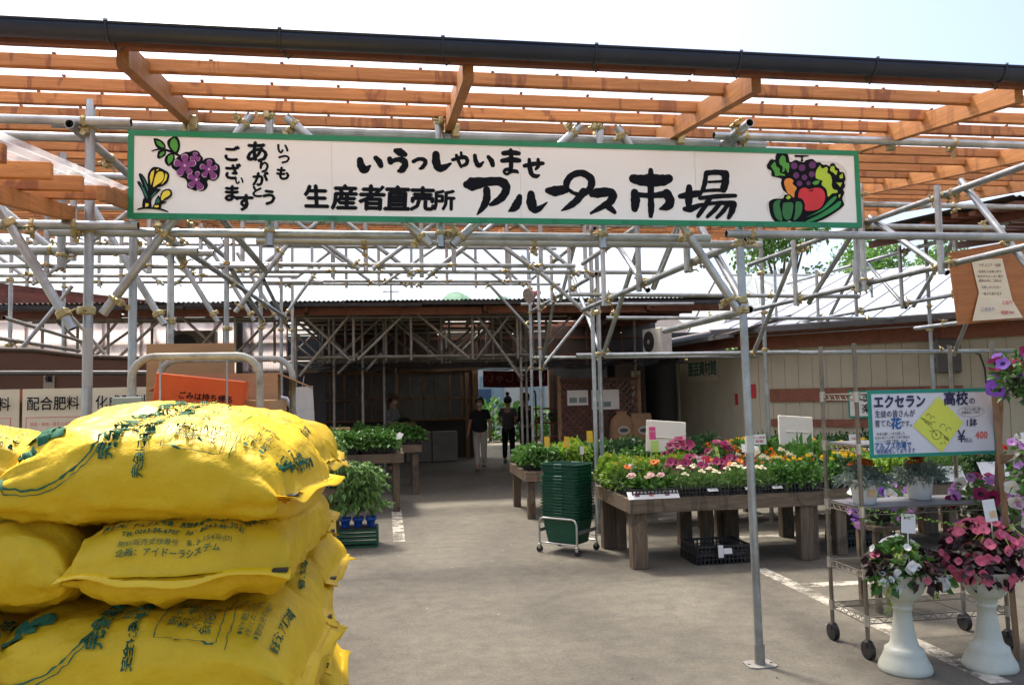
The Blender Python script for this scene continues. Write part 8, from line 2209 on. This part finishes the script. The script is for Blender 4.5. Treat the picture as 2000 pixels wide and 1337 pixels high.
skin_c = pm('skin', (0.50, 0.29, 0.19), (0.45, 0.25, 0.16), rough=0.55)
hair_c = pm('dark_hair', (0.022, 0.016, 0.013), (0.012, 0.009, 0.008), rough=0.5, stretch=(1, 1, 0.2), scale=40, bump=0.4)
mask_c = pm('mask_white', (0.66, 0.64, 0.62), rough=0.8)
def person(label, loc, rzz, H, shirt, trousers, J, hair='bob', mask=True, cap=None, sleeve='short', shirt_len=0.0, fat=1.0):
    """J: joint positions for a figure 1.60 m tall facing -y; keys: hand/elbow/knee/foot l r"""
    t = thing('person', label, 'person', loc, rzz)
    k = H / 1.60
    t.scale = (k, k, k)
    pel, wai, che, nec = V((0, 0, 0.86)), V((0, 0, 0.98)), V((0, 0.005, 1.18)), V((0, 0.0, 1.335))
    hb_, hm, ht = V((0, -0.01, 1.41)), V((0, -0.018, 1.49)), V((0, -0.008, 1.585))
    js, es = [], []
    def add(p, r, par=None):
        js.append((V(p), r)); i = len(js) - 1
        if par is not None: es.append((par, i))
        return i
    a = add(pel, (0.135, 0.10)); b = add(wai, (0.12, 0.09), a); c = add(che, (0.14, 0.10), b); n = add(nec, 0.05, c); h0 = add(hb_, (0.062, 0.07), n); h1 = add(hm, (0.075, 0.088), h0); h2 = add(ht, (0.05, 0.06), h1)
    fing = []
    for s, sd in ((-1, 'r'), (1, 'l')):
        sh = add((s * 0.155, 0.01, 1.28), 0.052, c); el = add(J['elbow_' + sd], 0.038, sh); wr_ = add(J['hand_' + sd], 0.026, el)
        hd = (V(J['hand_' + sd]) - V(J['elbow_' + sd])).normalized()
        pm_ = add(V(J['hand_' + sd]) + hd * 0.05, (0.030, 0.016), wr_)
        side = V((0, -1, 0)) if abs(hd.z) > 0.6 else V((1, 0, 0))
        side = (side - hd * side.dot(hd)).normalized()
        for q, ln in ((-1.5, 0.055), (-0.5, 0.068), (0.5, 0.065), (1.5, 0.05)):
            f1 = add(V(js[pm_][0]) + hd * ln * 0.55 + side * q * 0.017, 0.0085, pm_)
            add(V(js[pm_][0]) + hd * ln + side * q * 0.015 + V((0, -0.012, 0)), 0.0075, f1)
        th = add(V(js[wr_][0]) + hd * 0.035 + side * 0.035, 0.010, wr_); add(V(js[wr_][0]) + hd * 0.065 + side * 0.045, 0.008, th)
        hp = add((s * 0.085, 0.0, 0.82), 0.09, a); kn = add(J['knee_' + sd], 0.058, hp); an = add(J['foot_' + sd], 0.038, kn)
        ft = V(J['foot_' + sd]); add(ft + V((0, -0.11, -0.045)), (0.036, 0.026), an)
    body = link('body', skin_mesh(js, es), t); body.data.materials.append(skin_c)
    # shirt
    js, es = [], []
    a = add((0, 0.0, 0.84 - shirt_len), (0.165 * fat, 0.125 * fat)); b = add((0, 0, 0.98), (0.152 * fat, 0.118 * fat), a); c = add((0, 0.005, 1.18), (0.158, 0.115), b); add((0, 0.0, 1.305), (0.075, 0.07), c)
    for s, sd in ((-1, 'r'), (1, 'l')):
        sh = add((s * 0.158, 0.01, 1.275), 0.066, c)
        f = 0.72 if sleeve == 'short' else 1.0
        el = V(J['elbow_' + sd]); p = V((s * 0.158, 0.01, 1.275)).lerp(el, f)
        e1 = add(p, 0.062 if sleeve == 'short' else 0.052, sh)
        if sleeve == 'long': add(el.lerp(V(J['hand_' + sd]), 0.85), 0.038, e1)
    o = link('shirt', skin_mesh(js, es), t); o.data.materials.append(shirt)
    # trousers
    js, es = [], []
    a = add((0, 0, 0.90), (0.142, 0.108))
    for s, sd in ((-1, 'r'), (1, 'l')):
        hp = add((s * 0.082, 0.0, 0.80), 0.098, a); kn = add(J['knee_' + sd], 0.072, hp); an = add(V(J['foot_' + sd]) + V((0, 0, 0.03)), 0.056, kn)
    o = link('trousers', skin_mesh(js, es), t); o.data.materials.append(trousers)
    for sd in 'rl':
        js, es = [], []
        ft = V(J['foot_' + sd]); a = add(ft + V((0, 0.03, -0.04)), (0.042, 0.036)); add(ft + V((0, -0.05, -0.045)), (0.046, 0.032), a); add(ft + V((0, -0.14, -0.05)), (0.038, 0.024), 1)
        o = link('shoe', skin_mesh(js, es), t); o.data.materials.append(pm('grey_shoe', (0.12, 0.12, 0.12)))
    # face
    f = MB()
    for s in (-1, 1): f.ball((s * 0.03, -0.098, 1.50), 0.008, 8, 6, sc=(1.3, 0.6, 0.8))
    f.build('eyes', ink, t)
    MB().prism([(0.0, 1.505), (-0.013, 1.462), (0.013, 1.462)], -0.118, -0.09).build('nose', skin_c, t)
    for s in (-1, 1): MB().ball((s * 0.082, -0.005, 1.485), 0.022, 8, 6, sc=(0.4, 0.8, 1.1)).build('ear', skin_c, t)
    if mask:
        m = MB(); n = 10
        m.add([V((0.078 * sin(-1.1 + 2.2 * i / n), -0.02 - 0.092 * cos(-1.1 + 2.2 * i / n), 1.478)) for i in range(n + 1)] + [V((0.070 * sin(-1.1 + 2.2 * i / n), -0.02 - 0.096 * cos(-1.1 + 2.2 * i / n), 1.42)) for i in range(n + 1)], [(i, i + 1, n + 2 + i, n + 1 + i) for i in range(n)], smooth=True)
        m.build('face_mask', mask_c, t)
    else:
        MB().cbox((0, -0.094, 1.435), (0.035, 0.012, 0.008), ch=0.002).build('mouth', pm('lips', (0.35, 0.12, 0.1)), t)
    hm_ = MB()
    n, m2 = 22, 12
    vs = []
    for i in range(m2 + 1):
        ph = pi * 0.74 * i / m2
        for j in range(n):
            a = 2 * pi * j / n
            front = max(0, -sin(a))
            pz = 1.50 + 0.118 * cos(ph)
            lim = 1.53 + 0.0 if front > 0.45 else (1.415 if hair == 'bob' else 1.44)
            rr = 0.098 + 0.012 * noise.noise(V((cos(a) * 3, sin(a) * 3, ph * 3)))
            vs.append(V((cos(a) * sin(ph) * rr, 0.006 + sin(a) * sin(ph) * rr * 1.12, max(pz, lim))))
    hm_.add(vs, [(i * n + j, i * n + (j + 1) % n, (i + 1) * n + (j + 1) % n, (i + 1) * n + j) for i in range(m2) for j in range(n)], smooth=True)
    hm_.build('hair', hair_c, t)
    if hair == 'bun': MB().ball((0, 0.03, 1.66), 0.05, 10, 8).build('hair_bun', hair_c, t)
    if cap:
        MB().lathe([(0.112, 0.0), (0.112, 0.03), (0.10, 0.075), (0.06, 0.10), (0, 0.105)], 20, c=(0, 0, 1.535)).build('cap', cap, t)
        MB().add([V((0.108 * sin(-1.2 + 2.4 * i / 10), -0.0 - 0.108 * cos(-1.2 + 2.4 * i / 10), 1.545)) for i in range(11)] + [V((0.12 * sin(-1.2 + 2.4 * i / 10), -0.02 - 0.19 * cos(-1.2 + 2.4 * i / 10), 1.53)) for i in range(11)], [(i, i + 1, 12 + i, 11 + i) for i in range(10)]).build('cap_peak', cap, t)
    return t
black_shirt = pm('black_tshirt', (0.014, 0.015, 0.018), (0.010, 0.010, 0.012), rough=0.9, bump=0.4, bscale=9)
def check_mat(name, a, b, s):
    m, nt, bs = _new(name)
    tc = nt.nodes.new('ShaderNodeTexCoord'); mp = nt.nodes.new('ShaderNodeMapping'); mp.inputs['Rotation'].default_value = (0.1, 0.2, 0.1)
    ck = nt.nodes.new('ShaderNodeTexChecker'); ck.inputs['Scale'].default_value = s; ck.inputs['Color1'].default_value = (*a, 1); ck.inputs['Color2'].default_value = (*b, 1)
    nt.links.new(tc.outputs['Object'], mp.inputs['Vector']); nt.links.new(mp.outputs['Vector'], ck.inputs['Vector']); nt.links.new(ck.outputs['Color'], bs.inputs['Base Color'])
    bs.inputs['Roughness'].default_value = 0.85
    return m
gingham = check_mat('checked_trousers', (0.62, 0.58, 0.50), (0.36, 0.335, 0.29), 46)
plaid = check_mat('checked_shirt', (0.34, 0.34, 0.34), (0.10, 0.11, 0.13), 26)
walk = {'elbow_r': (-0.225, 0.03, 1.04), 'hand_r': (-0.265, -0.02, 0.82), 'elbow_l': (0.215, 0.05, 1.04), 'hand_l': (0.215, 0.03, 0.83), 'knee_r': (-0.075, -0.05, 0.46), 'foot_r': (-0.045, -0.11, 0.075), 'knee_l': (0.07, 0.02, 0.46), 'foot_l': (0.065, 0.16, 0.13)}
person('woman in black top, checked trousers and face mask walking out of the shed', (1.93, 16.70, 0.0), radians(-14), 1.52, black_shirt, gingham, walk, fat=1.12, shirt_len=0.06)
hold = {'elbow_r': (-0.22, -0.02, 1.04), 'hand_r': (-0.12, -0.24, 1.0), 'elbow_l': (0.22, -0.02, 1.04), 'hand_l': (0.12, -0.24, 1.0), 'knee_r': (-0.09, 0.0, 0.46), 'foot_r': (-0.095, 0.02, 0.075), 'knee_l': (0.09, 0.0, 0.46), 'foot_l': (0.095, 0.02, 0.075)}
person('man in checked shirt and cap carrying a tray of seedlings inside the shed', (0.12, 17.0, 0.0), radians(58), 1.60, plaid, pm('dark_trousers', (0.05, 0.05, 0.055)), hold, hair='short', cap=pm('brown_cap', (0.14, 0.08, 0.05)), sleeve='long', shirt_len=0.05)
st2 = {'elbow_r': (-0.20, 0.03, 1.04), 'hand_r': (-0.15, -0.1, 0.95), 'elbow_l': (0.20, 0.03, 1.04), 'hand_l': (0.15, -0.1, 0.95), 'knee_r': (-0.09, 0.0, 0.46), 'foot_r': (-0.095, 0.02, 0.075), 'knee_l': (0.09, 0.0, 0.46), 'foot_l': (0.095, 0.02, 0.075)}
grey_sh = pm('grey_shirt', (0.10, 0.10, 0.10), rough=0.9); dk = pm('dark_apron', (0.012, 0.012, 0.014), rough=0.9)
person('person with hair bun and dark apron standing at the rear opening', (2.74, 18.1, 0), radians(160), 1.52, grey_sh, dk, st2, hair='bun', mask=False, shirt_len=0.15)
person('person in dark cap and dark jacket at the rear opening', (3.15, 18.15, 0), radians(-150), 1.56, dk, dk, st2, hair='short', mask=False, cap=dk, sleeve='long')
ctr = thing('seedling_box', 'tan tray of seedlings carried by the man in the checked shirt', 'tray', (0.345, 16.86, 0.95), radians(58))
for a, b2 in (((-0.22, -0.15, 0), (0.22, -0.14, 0.09)), ((-0.22, 0.14, 0), (0.22, 0.15, 0.09)), ((-0.22, -0.14, 0), (-0.21, 0.14, 0.09)), ((0.21, -0.14, 0), (0.22, 0.14, 0.09))):
    MB().box(a, b2).build('side', tan_wood, ctr)
MB().box((-0.21, -0.14, 0.0), (0.21, 0.14, 0.01)).build('base', tan_wood, ctr)
tag(dome(260, 0.21, 0.14, 0.12, 0.06, 0.035, 0.3, z0=0.04).build('seedlings', G_DARK, ctr), kind='stuff')
# dim shop fittings inside the shed
cnt = thing('pale_counter', 'pale low cabinets along the back of the shed', 'counter', (0.4, 19.3, 0))
for i in range(4):
    MB().cbox((-0.9 + i * 0.62, 0, 0.36), (0.60, 0.45, 0.70), ch=0.01).build('cabinet', pm('grey_cabinet', (0.30, 0.29, 0.27), rough=0.6), cnt)
sr = thing('steel_shelf', 'rusty red tall shelf trolley near the rear opening', 'shelf', (3.35, 16.6, 0))
rr_ = pm('rust_red_frame', (0.25, 0.07, 0.04), rough=0.6)
for x in (-0.28, 0.45):
    MB().path([(x, -0.2, 0), (x, -0.2, 1.55), (x, -0.12, 1.62), (x, 0.12, 1.62), (x, 0.2, 1.55), (x, 0.2, 0)], 0.02, 8).build('frame', rr_, sr)
for z in (0.35, 0.65, 0.95, 1.25):
    MB().cbox((0.085, 0, z), (0.72, 0.4, 0.03)).build('board', rr_, sr)
for z in (0.40, 0.98):
    tag(dome(140, 0.3, 0.18, 0.16, 0.07, 0.05, 0.3, z0=z).build('foliage', G_MID, sr), kind='stuff')
hg = thing('back_hedge', 'bright green plants in the sunlit yard behind the shed', 'hedge', (3.4, 26.5, 0))
tag(dome(900, 2.6, 0.7, 1.25, 0.28, 0.16, 0.3, 0.5).build('foliage', G_MID, hg), kind='stuff')
MB().tube((0, 0, 0), (0, 0, 0.8), 0.06, 8).build('trunk', oldwood, hg)

# ================================================================== trees and greenhouse behind the right building
bark = pm('tree_bark', (0.16, 0.11, 0.075), (0.10, 0.07, 0.045), rough=0.9, scale=12, bump=0.5)
def tree(x, y, h, r, seed, label, n=5200):
    random.seed(seed)
    t = thing('broadleaf_tree', label, 'tree', (x, y, 0))
    tr = MB(); tr.path([(0, 0, 0), (0.1, 0, h * 0.25), (-0.05, 0.1, h * 0.5), (0.1, 0, h * 0.8)], 0.2, 8, rs=[0.22, 0.18, 0.13, 0.05])
    cl_ = []
    for i in range(16):
        a = random.uniform(0, 6.28); z = h * random.uniform(0.40, 1.0); q = r * random.uniform(0.35, 1.0) * (1.15 - 0.55 * max(0, z / h - 0.5) * 2)
        c = V((cos(a) * q, sin(a) * q, z)); cl_.append(c)
        b0 = V((0.05, 0.05, h * random.uniform(0.3, 0.6)))
        tr.path([b0, b0.lerp(c, 0.5) + V((0, 0, 0.2)), c], 0.06, 6, rs=[0.08, 0.05, 0.015])
    tr.build('trunk', bark, t)
    mb = MB()
    for i in range(n):
        c = random.choice(cl_)
        o = c + rdir(0) * r * 0.42 * random.random() ** 0.45
        k = random.uniform(0.13, 0.24)
        leaf(mb, o, rdir(-0.2), rdir(0.6), k, k * 0.6, 0, 0.3)
    tag(mb.build('crown', G_TREE, t), kind='stuff')
tree(14.2, 27.0, 7.4, 2.0, 3, 'tall light green tree behind the white roof, left one')
tree(19.0, 28.5, 7.0, 2.2, 5, 'light green tree behind the white roof, middle one')
tree(23.2, 29.5, 7.3, 2.2, 8, 'light green tree behind the white roof, right one')
gh = thing('greenhouse', 'pale greenhouse roof of thin white bars behind the white metal roof', 'greenhouse', (14.0, 20.5, 0))
gbar = pm('greenhouse_bar', (0.66, 0.68, 0.68), rough=0.4)
gfilm = sheet_mat('greenhouse_film', (0.66, 0.70, 0.70), 0.35, 0.4)
for i in range(12):
    x = -5.0 + i * 1.0
    MB().path([(x, -2.4, 0), (x, -2.4, 3.3), (x, 0.0, 4.7), (x, 2.4, 3.3), (x, 2.4, 0)], 0.03, 6).build('arch', gbar, gh)
    if i < 11:
        for k, (xa, xb) in enumerate(((0, 1), (1, 0))):
            MB().tube((x + xa, -2.42, 3.32), (x + xb, -0.02, 4.72), 0.015, 5).build('bracing', gbar, gh)
for (y, z) in ((-2.4, 3.3), (-1.2, 4.0), (0, 4.7), (1.2, 4.0)):
    MB().tube((-5, y, z), (6, y, z), 0.022, 6).build('purlin', gbar, gh)
MB().add([(-5, -2.4, 3.28), (6, -2.4, 3.28), (6, 0, 4.68), (-5, 0, 4.68)], [(0, 1, 2, 3)]).build('film', gfilm, gh)
MB().add([(-5, 2.4, 3.28), (6, 2.4, 3.28), (6, 0, 4.68), (-5, 0, 4.68)], [(0, 1, 2, 3)]).build('film', gfilm, gh)
MB().add([(-5, -2.4, 0.0), (6, -2.4, 0.0), (6, -2.4, 3.28), (-5, -2.4, 3.28)], [(0, 1, 2, 3)]).build('film', gfilm, gh)

# ================================================================== litter on the asphalt
random.seed(77)
lt = MB()
spots = [(2.6, 6.7, 1.4, 0.7), (-0.2, 8.4, 0.7, 0.5), (3.2, 4.3, 0.9, 0.5), (1.8, 7.6, 0.6, 0.5), (1.0, 5.0, 2.2, 2.2), (0.8, 9.0, 1.8, 2.5), (3.6, 7.4, 1.2, 0.6)]
for i in range(420):
    cx, cy, rx, ry = random.choice(spots)
    p = V((random.gauss(cx, rx), random.gauss(cy, ry), 0.006))
    k = random.uniform(0.006, 0.022)
    leaf(lt, p, V((random.uniform(-1, 1), random.uniform(-1, 1), 0.15)), V((0, 0, 1)), k, k * random.uniform(0.4, 0.8), random.choice((0, 0, 0, 1, 2)), 0.0)
tag(lt.build('leaf_litter', [pm('dry_litter', (0.10, 0.07, 0.04)), G_DARK, pm('pale_litter', (0.5, 0.46, 0.38))]), 'dry leaves and bits of soil scattered on the asphalt', 'litter', kind='stuff')
